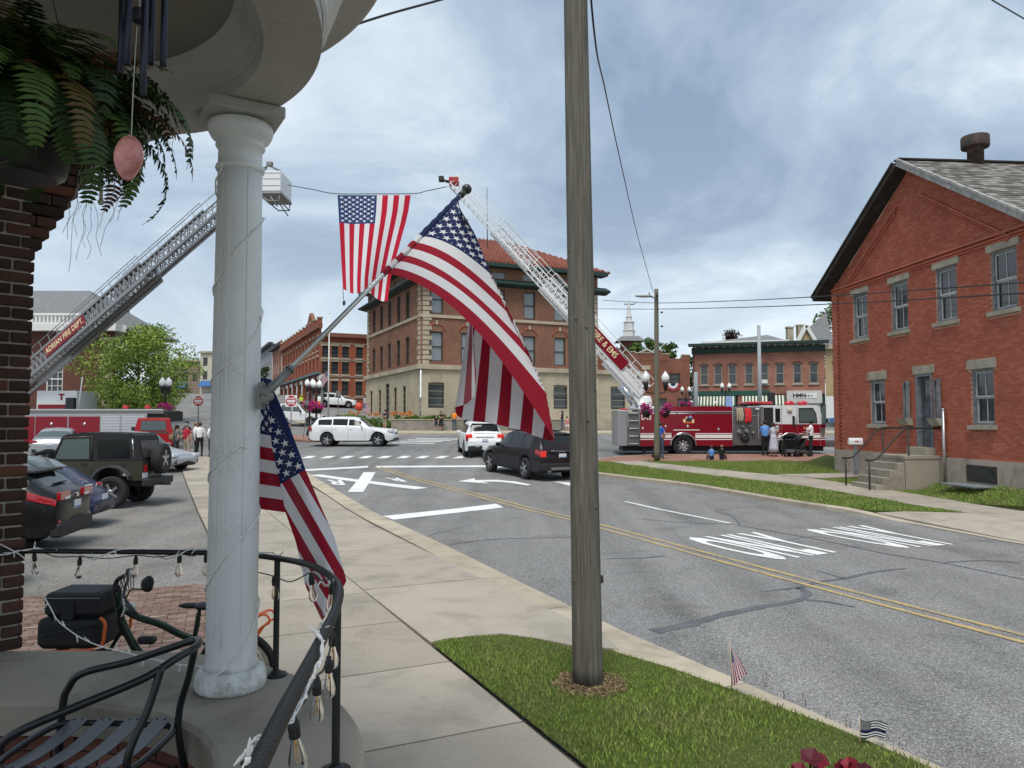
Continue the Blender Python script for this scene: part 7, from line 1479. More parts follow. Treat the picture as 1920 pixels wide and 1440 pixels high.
mb=MB(); mb.M=MBk; mb.prism([(WQ-9,14.4),(WQ-5,14.4),(WQ-5,15.4),(WQ-7,16.6),(WQ-9,15.4)],-.3,.2,'xz'); prt(mb,'parapet_gable',BK_T,rb)
wbox(rb,MA,'chimney',(10.8,3,14),(1.0,1.0,2.2),BK_T); wbox(rb,MA,'roof',(6,18,13.2),(12,34,.2),SLATE)
for k in range(8): wbox(rb,MBk,'shop_pier',(1+k*4.7,-.15,6.4),(.5,.4,4.6),BK_RED); wbox(rb,MBk,'shop_window',(3.3+k*4.7,-.05,6.0),(3.4,.12,3.4),FWIN); wbox(rb,MBk,'shop_sign',(3.3+k*4.7,-.12,7.7),(3.6,.16,.5),WTRIM if k%3 else LIME2)
wbox(rb,MBk,'shop_cornice',(WQ/2,-.35,8.25),(WQ,.6,.3),mat('teal_grey_trim',(.10,.14,.15),.7))
# ---- row further up that street
for i,(q0,q1,h,m_,lb,cat) in enumerate(((36.3,49,15.2,brickmat('rosy_brick',(.30,.11,.07),(.36,.15,.1),(.3,.2,.15)),'rose brick row house front with white arched windows up the hill','building'),(49.3,76,16.6,mat('grey_stucco',(.30,.31,.32),.9,var=.1),'grey rendered shop block far up the hill street','building'))):
    oq=R0+Vector((-.415,.91))*q1; zz=g(oq.x,oq.y); hb_=thing('row_building',lb,cat,(oq.x,oq.y,zz)); n=int((q1-q0)/3.2); opq=[]
    for k in range(n): opq+=[(1+k*3.1,2.5+k*3.1,z0+i*.6,z0+2.1+i*.6,'v') for z0 in(zz+4.2,zz+7.6)]
    Mq=facade(hb_,oq,a2,q1-q0,zz-1.5,h,opq,m_,fm=WTRIM); wbox(hb_,Mq,'cornice',((q1-q0)/2,-.3,h),(q1-q0,.8,.5),mat('dark_cornice',(.05,.05,.055),.8)); wbox(hb_,Mq,'shop_front',((q1-q0)/2,-.05,zz+1.8),(q1-q0-1,.2,2.6),WTRIM); wbox(hb_,Mq,'chimney',(4,3,h+1),(1,1,2),m_); wbox(hb_,Mq,'roof',((q1-q0)/2,6,h-.1),(q1-q0,12,.2),SLATE)
# ---- beige buildings on the other side of the hill street
for (u0,u1,v0,d,m_,lb) in((374,430,660,130,mat('cream_render',(.50,.46,.36),.9,var=.1),'cream rendered building far up the hill beside a blue awning'),(318,374,676,136,mat('brown_render',(.24,.18,.14),.9,var=.15),'brown brick building far up the hill behind the bushy tree')):
    xa,xb=(u0-960)/F*d,(u1-960)/F*d; zt=CZ+(789-v0)/F*d; zz=g(xa,d); bb=thing('hill_building',lb,'building',(xa,d,zz)); n=3
    Mq=facade(bb,(xa,d),0,xb-xa,zz-2,zt,[(.5+k*(xb-xa)/n,.5+(k+.62)*(xb-xa)/n-.3,z0,z0+1.5) for k in range(n) for z0 in(zz+3.2,zz+5.6) if z0+2<zt],m_); wbox(bb,Mq,'cornice',((xb-xa)/2,-.1,zt),(xb-xa+.3,.5,.3),LIME2); wbox(bb,Mq,'roof',((xb-xa)/2,7,zt-.2),(xb-xa,13,.2),SLATE)
    mb=MB(); mb.M=Mq; mb.prism([(-.05,zz+3.0),(-1.2,zz+2.1),(-1.2,zz+1.95),(-.05,zz+2.0)],.2,3.2,'yz'); prt(mb,'awning',mat('blue_awning',(.03,.12,.30),.7),bb)
# ---- dark brick hall at the left
hx0,hx1,hy=-40.,-28.3,53.; hz=g(-30,hy); hl_=thing('brick_hall','dark brick hall with white cornice, stone quoins and slate roof behind the ladder truck','building',(hx1,hy,hz))
oph=[(X-.62,X+.62,4.35,6.3,'g') for X in(((100-960)/F*hy)-hx0,((100-960)/F*hy)-hx0-3.2,((100-960)/F*hy)-hx0-6.4)]; MH=facade(hl_,(hx0,hy),0,hx1-hx0,hz-.5,8.7,oph,BK_HALL,fm=WTRIM,sill=WTRIM)
M2=facade(hl_,(hx1,hy),R(120),14,hz-.5,8.7,[(2.5+k*3.2,3.8+k*3.2,3.2,5.6,'g') for k in range(3)],BK_HALL,fm=WTRIM)
for k in range(14):
    z=1.6+k*.5; wbox(hl_,MH,'quoin',(hx1-hx0-.45-(.1 if k%2 else 0),-.03,z),(.95 if k%2 else .7,.1,.42),LIME2); wbox(hl_,M2,'quoin',(.4,-.03,z),(.9 if k%2 else .65,.1,.42),LIME2)
wbox(hl_,MH,'cornice',((hx1-hx0)/2,-.2,8.95),(hx1-hx0+.8,1.0,.5),WTRIM); wbox(hl_,M2,'cornice',(7,-.2,8.95),(14,1.0,.5),WTRIM); wbox(hl_,MH,'balustrade_rail',((hx1-hx0)/2,.1,9.95),(hx1-hx0,.25,.16),WTRIM); wbox(hl_,MH,'balustrade_base',((hx1-hx0)/2,.1,9.28),(hx1-hx0,.3,.16),WTRIM)
mb=MB(); mb.lathe([(.07,0),(.1,.12),(.06,.25),(.09,.45),(.07,.55)],8); bal=mb.mesh('baluster',WTRIM)
for k in range(40):
    o_=ob('baluster',bal,hl_); o_.location=Vector((hx1-.4-k*.28,hy+.1,9.36))-hl_.location
mb=MB(); mb.M=MH; W_=hx1-hx0; mb.add([(-.5,.3,9.2),(W_-.6,.3,9.2),(W_-.6,12,9.2),(-.5,12,9.2),(1,5.5,12.6),(W_-5.0,5.5,12.6)],[(0,1,5,4),(1,2,5),(2,3,4,5),(3,0,4)]); prt(mb,'slate_roof',SLATE,hl_)
# ---- right of the junction: dull brick hall with stepped parapet
D=92.; tX=lambda u:(u-960)/F*D; tZ=lambda v:CZ+(789-v)/F*D
th=thing('parapet_brick_building','dull red brick building with stepped parapet behind the aerial ladder','building',(tX(1145),D,1.6)); xo=tX(1120)
MT=facade(th,(xo,D),0,tX(1294)-xo,1.0,tZ(672),[(tX(1246)-xo,tX(1276)-xo,tZ(719),tZ(700),'v'),(tX(1180)-xo,tX(1196)-xo,tZ(719),tZ(700),'v'),(tX(1270)-xo,tX(1292)-xo,tZ(765),tZ(747),'n'),(tX(1232)-xo,tX(1250)-xo,tZ(765),tZ(747),'n')],BK_T)
for ua,ub,vt in((1120,1170,670),(1183,1192,663),(1192,1232,665),(1231,1242,660),(1242,1256,667),(1280,1294,669)): wbox(th,MT,'parapet',((tX(ua)+tX(ub))/2-xo,.15,(tZ(vt)+tZ(673))/2),(tX(ub)-tX(ua),.36,tZ(vt)-tZ(673)+.4),BK_T); wbox(th,MT,'coping',((tX(ua)+tX(ub))/2-xo,.15,tZ(vt)+.25),(tX(ub)-tX(ua)+.1,.5,.12),LIME2)
mb=MB(); mb.M=MT; mb.prism([(tX(1200)-xo,tZ(666)),(tX(1226)-xo,tZ(666)),(tX(1226)-xo,tZ(662)),(tX(1213)-xo,tZ(656.5)),(tX(1200)-xo,tZ(662))],-.05,.35,'xz'); prt(mb,'parapet_gable',BK_T,th); mb=MB(); mb.M=MT
for a,b in(((1199,662),(1213,656)),((1213,656),(1227,662))): mb.bar((tX(a[0])-xo,.1,tZ(a[1])+.06),(tX(b[0])-xo,.1,tZ(b[1])+.06),.5,.12)
prt(mb,'gable_coping',WTRIM,th); wbox(th,MT,'name_stone',(tX(1212)-xo,-.02,tZ(689)),(tX(1220)-tX(1204),.08,.5),LIME2); wbox(th,MT,'roof',((tX(1294)-xo)/2,8,tZ(676)),(tX(1294)-xo,15,.2),SLATE); wbox(th,MT,'side_wall',(tX(1293.5)-xo,8,5),(.2,15,9),mat('dark_side_wall',(.03,.03,.03),.9))
mb=MB(); mb.M=MT; cxb,czb=tX(1262)-xo,tZ(719)
for k in range(10):
    t0,t1=PI+PI*k/10,PI+PI*(k+1)/10
    for j,(ra,rb2) in enumerate(((0,.33),(.33,.62),(.62,.95))):
        mb.cm=[0,1,2][(j)%3]; mb.add([(cxb+ra*1.0*math.cos(t0),-.06-.05*(k%2),czb+ra*math.sin(t0)),(cxb+rb2*math.cos(t0),-.06-.05*(k%2),czb+rb2*math.sin(t0)),(cxb+rb2*math.cos(t1),-.06-.05*((k+1)%2),czb+rb2*math.sin(t1)),(cxb+ra*math.cos(t1),-.06-.05*((k+1)%2),czb+ra*math.sin(t1))],[(0,1,2,3)])
bt=mb.build('bunting_fan',[mat('bunting_blue',(.02,.03,.09),.8),mat('bunting_white',(.7,.7,.7),.8),mat('bunting_red',(.3,.03,.04),.8)]); tag(bt,'red white and blue pleated bunting fan below the dull brick building window','bunting')
# ---- green cornice shop block
H0=Vector((22.6,93.2)); H1=Vector((37.2,88.6)); hd_=(H1-H0); HW=hd_.length; ha=math.atan2(hd_.y,hd_.x); hbk=thing('green_cornice_shops','two storey mottled brick shop block with green cornice and striped awnings','building',(H0.x,H0.y,1.6))
def hS(u): k=(u-960)/F; dx_=hd_/HW; return (k*H0.y-H0.x)/(dx_.x-k*dx_.y)
oph=[(hS(u)-.47,hS(u)+.47,6.85,9.3,'') for u in(1321,1347,1374,1405,1434,1463,1496,1527)]
MHh=facade(hbk,H0,ha,HW,5.6,10.7,oph,BK_H,fm=mat('tan_frame',(.33,.29,.23),.7),sill=mat('tan_frame'))
for o_ in oph: mb=MB(); mb.M=MHh; c=(o_[0]+o_[1])/2; mb.tube([(c+.56*math.cos(R(t)),-.03,9.22+.32*math.sin(R(t))) for t in range(0,181,20)],.07,5); prt(mb,'arch_hood',BK_H,hbk)
wbox(hbk,MHh,'frieze',(HW/2,-.05,11.05),(HW+.2,.3,.75),GRNTRIM); wbox(hbk,MHh,'cornice',(HW/2,-.45,11.75),(HW+.9,1.2,.3),GRNTRIM); mb=MB()
for k in range(18): wbox(hbk,MHh,'bracket',(.4+k*(HW-.8)/17,-.4,11.48),(.14,.6,.26),mat('tan_frame'))
wbox(hbk,MHh,'roof',(HW/2,6,11.7),(HW,11,.2),SLATE); wbox(hbk,MHh,'left_wall',(.1,6,6),(.2,12,11),BK_H); wbox(hbk,MHh,'sign_band',(hS(1390)-2.0,-.08,5.75),(hS(1474)-.3,.3,.55),mat('shop_green',(.015,.07,.055),.6)); wbox(hbk,MHh,'shop_wall',(HW/2,.25,3.5),(HW,.2,4.4),mat('dark_shop',(.03,.035,.035),.7))
for u in(1303,1386,1474): wbox(hbk,MHh,'brick_pier',(hS(u)+.3,.05,3.4),(.9,.35,4.3),BK_H)
for ua,ub in((1308,1382),(1392,1474)):
    n=int((hS(ub)-hS(ua))/.19); mb=MB(); mb.M=MHh
    for k in range(n):
        mb.cm=k%2; xa=hS(ua)+k*.19; mb.add([(xa,-.1,5.45),(xa+.19,-.1,5.45),(xa+.19,-1.1,4.35),(xa,-1.1,4.35),(xa,-1.1,4.15),(xa+.19,-1.1,4.15)],[(0,1,2,3),(3,2,5,4)])
    o_=mb.build('awning',[mat('awning_cream',(.60,.57,.46),.8),mat('awning_green',(.02,.075,.06),.8)],hbk,flip=False); o_.matrix_parent_inverse=Matrix.Translation(hbk.location).inverted()
    wbox(hbk,MHh,'shop_window',((hS(ua)+hS(ub))/2,.1,3.1),(hS(ub)-hS(ua)-.4,.1,2.2),FWIN)
wbox(hbk,MHh,'sign_fascia',((hS(1475)+hS(1541))/2,-.2,5.2),(hS(1541)-hS(1475),.5,1.5),mat('pale_fascia',(.50,.49,.45),.7)); wbox(hbk,MHh,'sign_panel',(hS(1510),-.47,5.35),(2.5,.05,.62),WTRIM); wbox(hbk,MHh,'shop_front',(hS(1510),-.06,3.0),(hS(1538)-hS(1482),.2,2.9),mat('pale_fascia'))
Mt=MHh@frame3((hS(1498.5),-.51,5.35),(1,0,0),(0,0,1)); o_=text('HMN',.62,M_PLAST,Mt,hbk,.005,.03); o_.matrix_parent_inverse=Matrix.Translation(hbk.location).inverted()
for k in range(3): wbox(hbk,MHh,'sign_logo',(hS(1511)+k*.32,-.5,5.32),(.2,.012,.26-.05*k),M_GREYM)
wbox(hbk,MHh,'window_air_conditioner',(hS(1434),-.25,7.1),(.7,.5,.45),WTRIM)
# buff building beside it
Y0=H1+hd_/HW*.05; yb=thing('buff_brick_building','buff brick building with arched window next to the shop block','building',(Y0.x,Y0.y,1.6)); MY=facade(yb,Y0,ha,9,5.2,11.2,[(1.0,2.3,6.6,9.3,''),(4.0,5.3,6.6,9.3,'')],BK_YEL,fm=WTRIM,depth=.3); wbox(yb,MY,'lower_wall',(4.5,.1,3.3),(9,.3,3.9),WTRIM); wbox(yb,MY,'shop_window',(3.2,-.08,3.4),(3.5,.06,1.4),mat('dark_shop')); wbox(yb,MY,'cornice',(4.5,-.2,11.1),(9,.7,.5),LIME2)
mb=MB(); mb.M=MY; mb.tube([(1.65+.78*math.cos(R(t)),-.03,9.2+.78*math.sin(R(t))) for t in range(0,181,15)],.12,6); prt(mb,'arch_ring',BK_YEL,yb)
# low metal roof behind, gabled house, church steeple
mrb=thing('metal_roof_building','low building with a pale metal roof behind the green cornice','building',(28,110,2)); mb=MB(); xa,xb=(1304-960)/F*110,(1462-960)/F*110; za,zb=CZ+(789-648)/F*110,CZ+(789-632)/F*110; mb.add([(xa,106,za),(xb,106,za+.3),(xb-1,112,zb+.6),(xa+2.5,112,zb-.7),(xa,106,2),(xb,106,2)],[(0,1,2,3),(4,5,1,0)]); prt(mb,'roof',mat('metal_roof',(.22,.21,.21),.5,metal=.3),mrb); mb=MB(); mb.bar((xa,105.9,za),(xb,105.9,za+.3),.3,.35); prt(mb,'fascia',WTRIM,mrb)
gh=thing('gabled_house','grey roofed house with white trimmed gable and chimneys beyond the shops','house',(44,112,2)); d_=112.; hX=lambda u:(u-960)/F*d_; hZ=lambda v:CZ+(789-v)/F*d_; mb=MB(); mb.prism([(hX(1492),hZ(650)),(hX(1536),hZ(650)),(hX(1513),hZ(612))],d_,d_+.3,'xz'); prt(mb,'gable_wall',BK_YEL,gh)
mb=MB(); mb.bar((hX(1490),d_-.2,hZ(652)),(hX(1513),d_-.2,hZ(610)),.5,.5); mb.bar((hX(1513),d_-.2,hZ(610)),(hX(1537),d_-.2,hZ(652)),.5,.5); prt(mb,'bargeboard',WTRIM,gh)
mb=MB(); mb.add([(hX(1513),d_,hZ(611)),(hX(1540),d_,hZ(652)),(hX(1575),d_+8,hZ(640)),(hX(1546),d_+8,hZ(613)),(hX(1490),d_,hZ(652)),(hX(1600),d_+9,hZ(568)),(hX(1600),d_+6,hZ(650))],[(0,1,2,3),(0,3,4),(3,2,6,5)]); prt(mb,'roof',SLATE,gh)
for u,v in((1497,610),(1517,606),(1527,608)): mb=MB(); mb.box((hX(u),d_+3,hZ(v)-1.2),(.9,.9,2.6)); mb.box((hX(u),d_+3,hZ(v)+.1),(1.1,1.1,.2)); prt(mb,'chimney',LIME2,gh)
cs_=thing('church_steeple','white tiered church steeple with slender spire beyond the brick parapet','steeple',((1180.5-960)/F*150,150,2)); d_=150.; cX=(1180.5-960)/F*d_; cZ=lambda v:CZ+(789-v)/F*d_; 
def tier(nm,w,va,vb,m_,n=8): mb=MB(); mb.lathe([(w/2,cZ(va)),(w/2,cZ(vb))],n,(cX,d_,0),sm=False,a0=PI/8); prt(mb,nm,m_,cs_)
STW=mat('steeple_white',(.62,.62,.60),.6); tier('tower',4.2,720,640,BK_T,4); mb=MB(); mb.lathe([(3.9,cZ(641)),(2.6,cZ(632)),(1.9,cZ(631))],4,(cX,d_,0),sm=False,a0=PI/4); prt(mb,'tower_roof',SLATE,cs_)
tier('base_stage',2.7,632,620,STW,4); tier('base_cornice',3.0,620,619,STW,4); tier('belfry',2.1,619,604,STW); tier('belfry_cornice',2.4,604,603,STW); tier('lantern',1.25,603,594,STW); tier('lantern_cornice',1.45,594,593,STW); mb=MB(); mb.lathe([(.5,cZ(593)),(.27,cZ(572)),(.05,cZ(560)),(.02,cZ(547))],8,(cX,d_,0),sm=False); prt(mb,'spire',STW,cs_); mb=MB(); mb.bar((cX-.95,d_,cZ(569)),(cX+1.0,d_,cZ(569.5)),.15,.18); mb.bar((cX+1,d_,cZ(569.5)),(cX+1.5,d_,cZ(566)),.1); prt(mb,'cross_arm',M_PLAST,cs_)
mb=MB(); mb.prism([(cX-8,2),(cX+9,2),(cX+9,cZ(668)),(cX+2,cZ(655)),(cX-3.4,cZ(646)),(cX-8,cZ(665))],d_+3,d_+20,'xz'); prt(mb,'nave',BK_T,cs_)
# ================================================================ trees and shrubs
def leafmat(name,lo,hi): return mat(name,rough=.6,spec=.25,fn=lambda nb,b:nb.l(nb.ramp(nb.island(),(0,lo),(.55,tuple((p+q)/2 for p,q in zip(lo,hi))),(1,hi)),b.inputs['Base Color']))
def leaves(cl,n,size,m_,name='crown',up=.3):
    cl=np.array(cl); w=cl[:,3]**2; idx=np.random.choice(len(cl),n,p=w/w.sum()); d=np.random.normal(size=(n,3)); d/=np.linalg.norm(d,axis=1)[:,None]; r=cl[idx,3]*np.random.uniform(.35,1.0,n)**.5; c=cl[idx,:3]+d*r[:,None]*np.array([1,1,.8])
    a=np.random.normal(size=(n,3)); a/=np.linalg.norm(a,axis=1)[:,None]; nn=np.random.normal(size=(n,3)); b=np.cross(a,nn); b/=np.linalg.norm(b,axis=1)[:,None]; s=size*np.random.uniform(.6,1.4,n)[:,None]
    V=np.stack([c-a*s,c+b*s*.5,c+a*s,c-b*s*.5],1).reshape(-1,3); Fc=np.arange(n*4).reshape(n,4); return npmesh(name,V,Fc,m_)
BARK=mat('bark',(.07,.055,.042),.95,var=.4,vs=6)
def tree(name,label,x,y,h,rx,m_,n=5000,size=.16,trunk=.18,crown0=.3,seed=1,nb_=26,group=None,lean=0,cat='tree'):
    rnd=random.Random(seed); z=g(x,y); o=thing(name,label,cat,(x,y,z),group=group); mb=MB(); cl=[]; th_=h*crown0
    mb.tube(spline([(0,0,-.1),(.05,0,th_),(lean*.5,.05,h*.6),(lean,0,h*.93)],4),[trunk*(1-.85*k/12) for k in range(13)],8)
    for k in range(nb_):
        t=rnd.uniform(0,1); zz=th_*.8+(h*.95-th_*.8)*t; a=k*2.4+rnd.uniform(-.4,.4); prof=math.sin(PI*min(1,(t*.80+.18)))**.8; L_=rx*prof*rnd.uniform(.62,1.05); b=Vector((lean*zz/h,0,zz-L_*.25)); e=Vector((lean*zz/h+L_*math.cos(a),L_*math.sin(a),zz+L_*.28))
        mb.tube([b,b.lerp(e,.5)+Vector((0,0,.1)),e],[trunk*.33,trunk*.2,trunk*.06],5)
        for j in range(3): q=b.lerp(e,.45+.28*j); cl.append((q.x+rnd.uniform(-.2,.2)*rx*.3,q.y+rnd.uniform(-.2,.2)*rx*.3,q.z+rnd.uniform(-.1,.2),rx*rnd.uniform(.16,.30)))
    cl.append((lean,0,h*.93,rx*.2)); mb.build('trunk',BARK,o); ob('crown',leaves(cl,n,size,m_),o); return o
LF1=leafmat('honey_locust_leaf',(.10,.17,.025),(.30,.40,.075)); LF2=leafmat('dark_leaf',(.02,.042,.012),(.06,.10,.025)); LF3=leafmat('green_leaf',(.035,.075,.015),(.11,.18,.035)); LF4=leafmat('conifer_needle',(.012,.028,.014),(.035,.06,.03)); LF5=leafmat('maroon_leaf',(.02,.008,.01),(.06,.02,.022))
tree('locust_tree','bright green feathery leaved tree standing by the rescue engine',-24.6,49,7.9,3.7,LF1,17000,.095,.16,.22,3,34)
tree('street_tree','loose pale green young tree overlapping the bright feathery tree',-26.4,54.5,7.4,2.6,LF1,6500,.09,.1,.25,5,20)
o=thing('conifer_tree','dark conifer rising behind the bright green tree','tree',(-39.4,75,g(-39.4,75))); mb=MB(); mb.tube([(0,0,0),(0,0,11.6)],[.2,.03],6); mb.build('trunk',BARK,o); cl=[(random.uniform(-1,1)*(1-t)*1.9,random.uniform(-1,1)*(1-t)*1.9,1.2+10.8*t,.45+.7*(1-t)) for t in [random.random()**1.1 for _ in range(60)]]; ob('crown',leaves(cl,4500,.16,LF4),o)
tree('backdrop_tree','full green tree crown behind the parapet left of the lamp pole',(1195-960)/F*118,118,11.0,3.1,LF3,2600,.22,.25,.3,11,24)
tree('backdrop_tree','open branched green tree behind the parapet gable',(1222-960)/F*112,112,11.6,3.0,LF3,2000,.22,.22,.35,13,22)
tree('backdrop_tree','round green tree behind the parapet beside the lamp pole',(1258-960)/F*116,116,11.2,3.2,LF3,3000,.22,.25,.3,17,26); tree('backdrop_tree','low green tree filling the gap between the two brick buildings',(1290-960)/F*110,110,9.2,3.0,LF3,2600,.22,.25,.25,19,24)
tree('backdrop_tree','dark maroon tree top over the metal roof',(1370-960)/F*125,125,13.9,4.2,LF5,2600,.2,.25,.3,23,18); tree('backdrop_tree','tall green tree rising behind the gabled house',(1572-960)/F*125,125,19.6,5.5,LF3,4200,.26,.3,.4,29,30)
tree('street_tree','small dark tree by the lamp far up the hill',-41.5,120,6.2,2.6,LF2,1500,.2,.15,.3,31,16)
def bush(name,label,cl,n,size,m_,group=None,cat='shrub'): x=sum(c[0] for c in cl)/len(cl); y=sum(c[1] for c in cl)/len(cl); o=ob(name,leaves(cl,n,size,m_)); return tag(o,label,cat,group)
sx,sy=(640-960)/F*62,62.; zz=g(sx,sy); bush('dark_shrub','large round dark shrub on the corner lawn before the white suvs',[(sx+random.uniform(-.8,.8),sy+random.uniform(-.6,.6),zz+random.uniform(.3,1.1),.5) for _ in range(14)],2600,.09,LF5)
# planter wall with lilies before the stone building
pw0,pw1=U(733,800,62.6),U(1075,800,62.6); pl=thing('planter_wall','long low grey stone planter wall at the foot of the stone building','wall',(pw0.x,62.6,1.4)); mb=MB(); mb.rbox(((pw0.x+pw1.x)/2,62.75,1.85),(pw1.x-pw0.x,.35,1.15),.03); prt(mb,'wall',mat('planter_stone',(.24,.225,.19),.95,var=.3,vs=1.2,bump=.3,bs=8),pl); mb=MB(); mb.rbox(((pw0.x+pw1.x)/2,62.75,2.45),(pw1.x-pw0.x+.1,.45,.08),.02); prt(mb,'coping',LIME2,pl); mb=MB(); mb.box(((pw0.x+pw1.x)/2,63.9,1.75),(pw1.x-pw0.x,1.9,1.1)); prt(mb,'soil',M_TURF,pl)
PL1=leafmat('border_leaf',(.05,.11,.02),(.15,.26,.05)); LILY=leafmat('orange_lily',(.45,.12,.02),(.75,.30,.05))
for i,(ua,ub,hh,n,lb) in enumerate(((667,708,1.0,900,'tall leafy green border at the near corner of the planter'),(708,745,.75,700,'green border bushes between the lilies and the planter corner'),(745,805,.55,900,'low green border plants under the stone wall'),(805,855,.45,700,'low trailing border plants at the planter end'))):
    xa,xb=(ua-960)/F*63.3,(ub-960)/F*63.3; z0=2.25 if ua>730 else g(xa,63); bush('border_plant',lb,[(lerp(xa,xb,random.random()),63.5+random.uniform(-.6,.6),z0+random.uniform(0,hh)*(1.4 if ua<730 else 1),.28) for _ in range(26)],n*2,.09,PL1,cat='plant')
for i,(u,lb) in enumerate(((664,'orange lilies at the left corner of the planter by the shrub'),(700,'orange lilies over the tall leafy border'),(737,'orange lilies near the middle of the border'),(757,'orange lilies under the arched stone doorway'),(766,'orange lilies just right of the arched stone doorway'))):
    xa=(u-960)/F*63; bush('lily_clump',lb,[(xa+random.uniform(-.5,.5),63.2+random.uniform(-.3,.3),2.95+random.uniform(-.15,.15),.16) for _ in range(8)],160,.06,LILY,cat='flower')
# pavement before the planter, corner island
fw_=kind(sheet('corner_pavement',[(-12.6,59.0),(-9,58.4),(14,58.6),(60,58.6),(60,62),(14,62.6),(-10,62.6),(-13,64),(-17,70),(-20.5,70),(-16.4,63)],.13,mat('pale_walk',(.40,.35,.26),.9,var=.2,vs=.7),thick=.14),'structure')
isl_=kind(sheet('traffic_island',[(-19.5,54.5),(-13.2,49.2),(-11.6,49.6),(-13.2,53),(-17.5,57.2),(-20.2,57)],.13,brick_mat,thick=.14),'structure')
kind(sheet('corner_lawn',[(-16.6,64.2),(-13.4,64.4),(-10.4,63.2),(-10.2,65.8),(-17.6,83),(-20.3,71)],.02,M_TURF),'structure')
kind(blades('corner_grass',[(-16.6,64.2),(-13.4,64.4),(-10.4,63.2),(-10.2,65.8),(-17.6,83),(-20.3,71)],7000,.09,.03,lambda x,y:gv(x,y)+.02,M_BLADE),'stuff')
# ================================================================ street furniture
LBLK=mat('lamp_black',(.012,.012,.013),.5); GLOBE=mat('milk_glass',(.80,.80,.78),.3); PETP=leafmat('pink_petunia',(.30,.02,.12),(.62,.06,.26)); 
def street_lamp(x,y,hg,label,basket=True,z=None,sc=1.0,rz=0):
    z=g(x,y)+.12 if z is None else z; o=thing('twin_globe_lamp',label,'street lamp',(x,y,z),rz); H=hg-z
    mb=MB(); mb.lathe([(.2,0),(.22,.05),(.2,.35),(.12,.45),(.1,.6),(.075,.7),(.06,H-.7),(.09,H-.66),(.06,H-.6),(.05,H-.25),(.08,H-.2),(.02,H-.05)],14); mb.build('post',LBLK,o); w=.48*sc
    mb=MB(); mb.tube(spline([(-w,0,H-.36),(-w*.9,0,H-.5),(0,0,H-.55),(w*.9,0,H-.5),(w,0,H-.36)],5),.03,6); mb.build('arm',LBLK,o)
    for sg in(-1,1):
        mb=MB(); mb.lathe([(.06,H-.42),(.09,H-.36),(.11,H-.2),(.15,H-.02),(.13,H+.0)],12,(sg*w,0,0)); h_=mb.build('globe_holder',LBLK,o); mb=MB(); mb.lathe([(.14,H),(.19,H+.14),(.19,H+.26),(.12,H+.4),(.07,H+.44),(.04,H+.5),(.01,H+.54)],14,(sg*w,0,0)); mb.build('globe',GLOBE,h_)
        if basket:
            mb=MB(); mb.tube([(0,0,H-1.0),(sg*w*.9,0,H-1.0)],.015,5); mb.lathe([(.1,H-1.75),(.2,H-1.6),(.26,H-1.4),(.24,H-1.38)],12,(sg*w*.95,0,0)); b_=mb.build('basket',LBLK,o); ob('flowers',leaves([(sg*w*.95+random.uniform(-.24,.24),random.uniform(-.24,.24),H-1.3+random.uniform(-.22,.22),.16) for _ in range(12)],700,.045,PETP),b_)
    return o
street_lamp(7.05,36.6,4.25,'twin globe lamp with pink hanging baskets hidden behind the lamp pole',sc=1.0); street_lamp(-20.9,45.0,4.45,'twin globe lamp with a pink basket beside the bright green tree',sc=.4); street_lamp(-13.2,50.4,4.6,'twin globe lamp with a pink basket on the traffic island',sc=.4); street_lamp(-14.9,55,4.9,'slim twin globe lamp behind the island lamp',basket=True,sc=.4)
street_lamp((1361-960)/F*74,74,5.6,'twin globe lamp before the left striped awning',False,sc=.75); street_lamp((1286-960)/F*80,80,5.5,'twin globe lamp with faded basket before the parapet building',True,sc=.8)
mb=MB(); bx=(1361-960)/F*74; mb.box((bx+.3,73.9,4.1),(.7,.02,1.3)); tag(mb.build('lamp_banner',mat('pale_blue_banner',(.25,.35,.6),.7)),'pale blue banner on the lamp before the striped awning','banner')
# concrete pole with signal
sp_=thing('signal_pole','tall grey concrete pole with a black traffic signal behind the fire engine','pole',((1425-960)/F*58,58,1.3)); mb=MB(); mb.lathe([(.17,0),(.13,8.5)],14); mb.build('shaft',mat('grey_steel_pole',(.30,.32,.33),.6),sp_); mb=MB(); mb.rbox((.85,-.1,2.75),(.42,.4,1.0),.04); mb.rbox((.45,-.1,3.2),(.6,.1,.1),.02); mb.build('signal_head',M_PLAST,sp_)
s3_=thing('short_pole','short grey steel post standing behind the fire engine hose bed','pole',((1305-960)/F*57,57,1.3)); mb=MB(); mb.lathe([(.17,0),(.16,4.7),(.12,4.75)],14); mb.build('shaft',mat('grey_steel_pole'),s3_); mb=MB()
for k in range(4): mb.box((-.2,0,2.6+.5*k),(.12,.12,.2))
mb.build('junction_boxes',M_GREYM,s3_)
fpz=g(-15.2,62); fl3=thing('tall_flagpole','tall white flagpole with a drooping flag before the orange block','flagpole',(-15.25,62,fpz)); mb=MB(); mb.lathe([(.07,0),(.04,9.9)],10); mb.ell((0,0,9.95),(.14,.14,.14)); mb.build('pole',WTRIM,fl3); mb=MB(); mb.grid(lambda a,b:Vector((-.05-.62*a*(1-.2*b)-.0,.1*math.sin(a*8),5.15-.9*b-.55*a+.08*math.sin(a*6))),14,14,uvf=lambda a,b:(a*.999,b*.999)); mb.build('flag_cloth',M_FLAG,fl3,flip=False)
SR=mat('sign_red',(.42,.012,.02),.4); SW=mat('sign_white',(.74,.74,.74),.4)
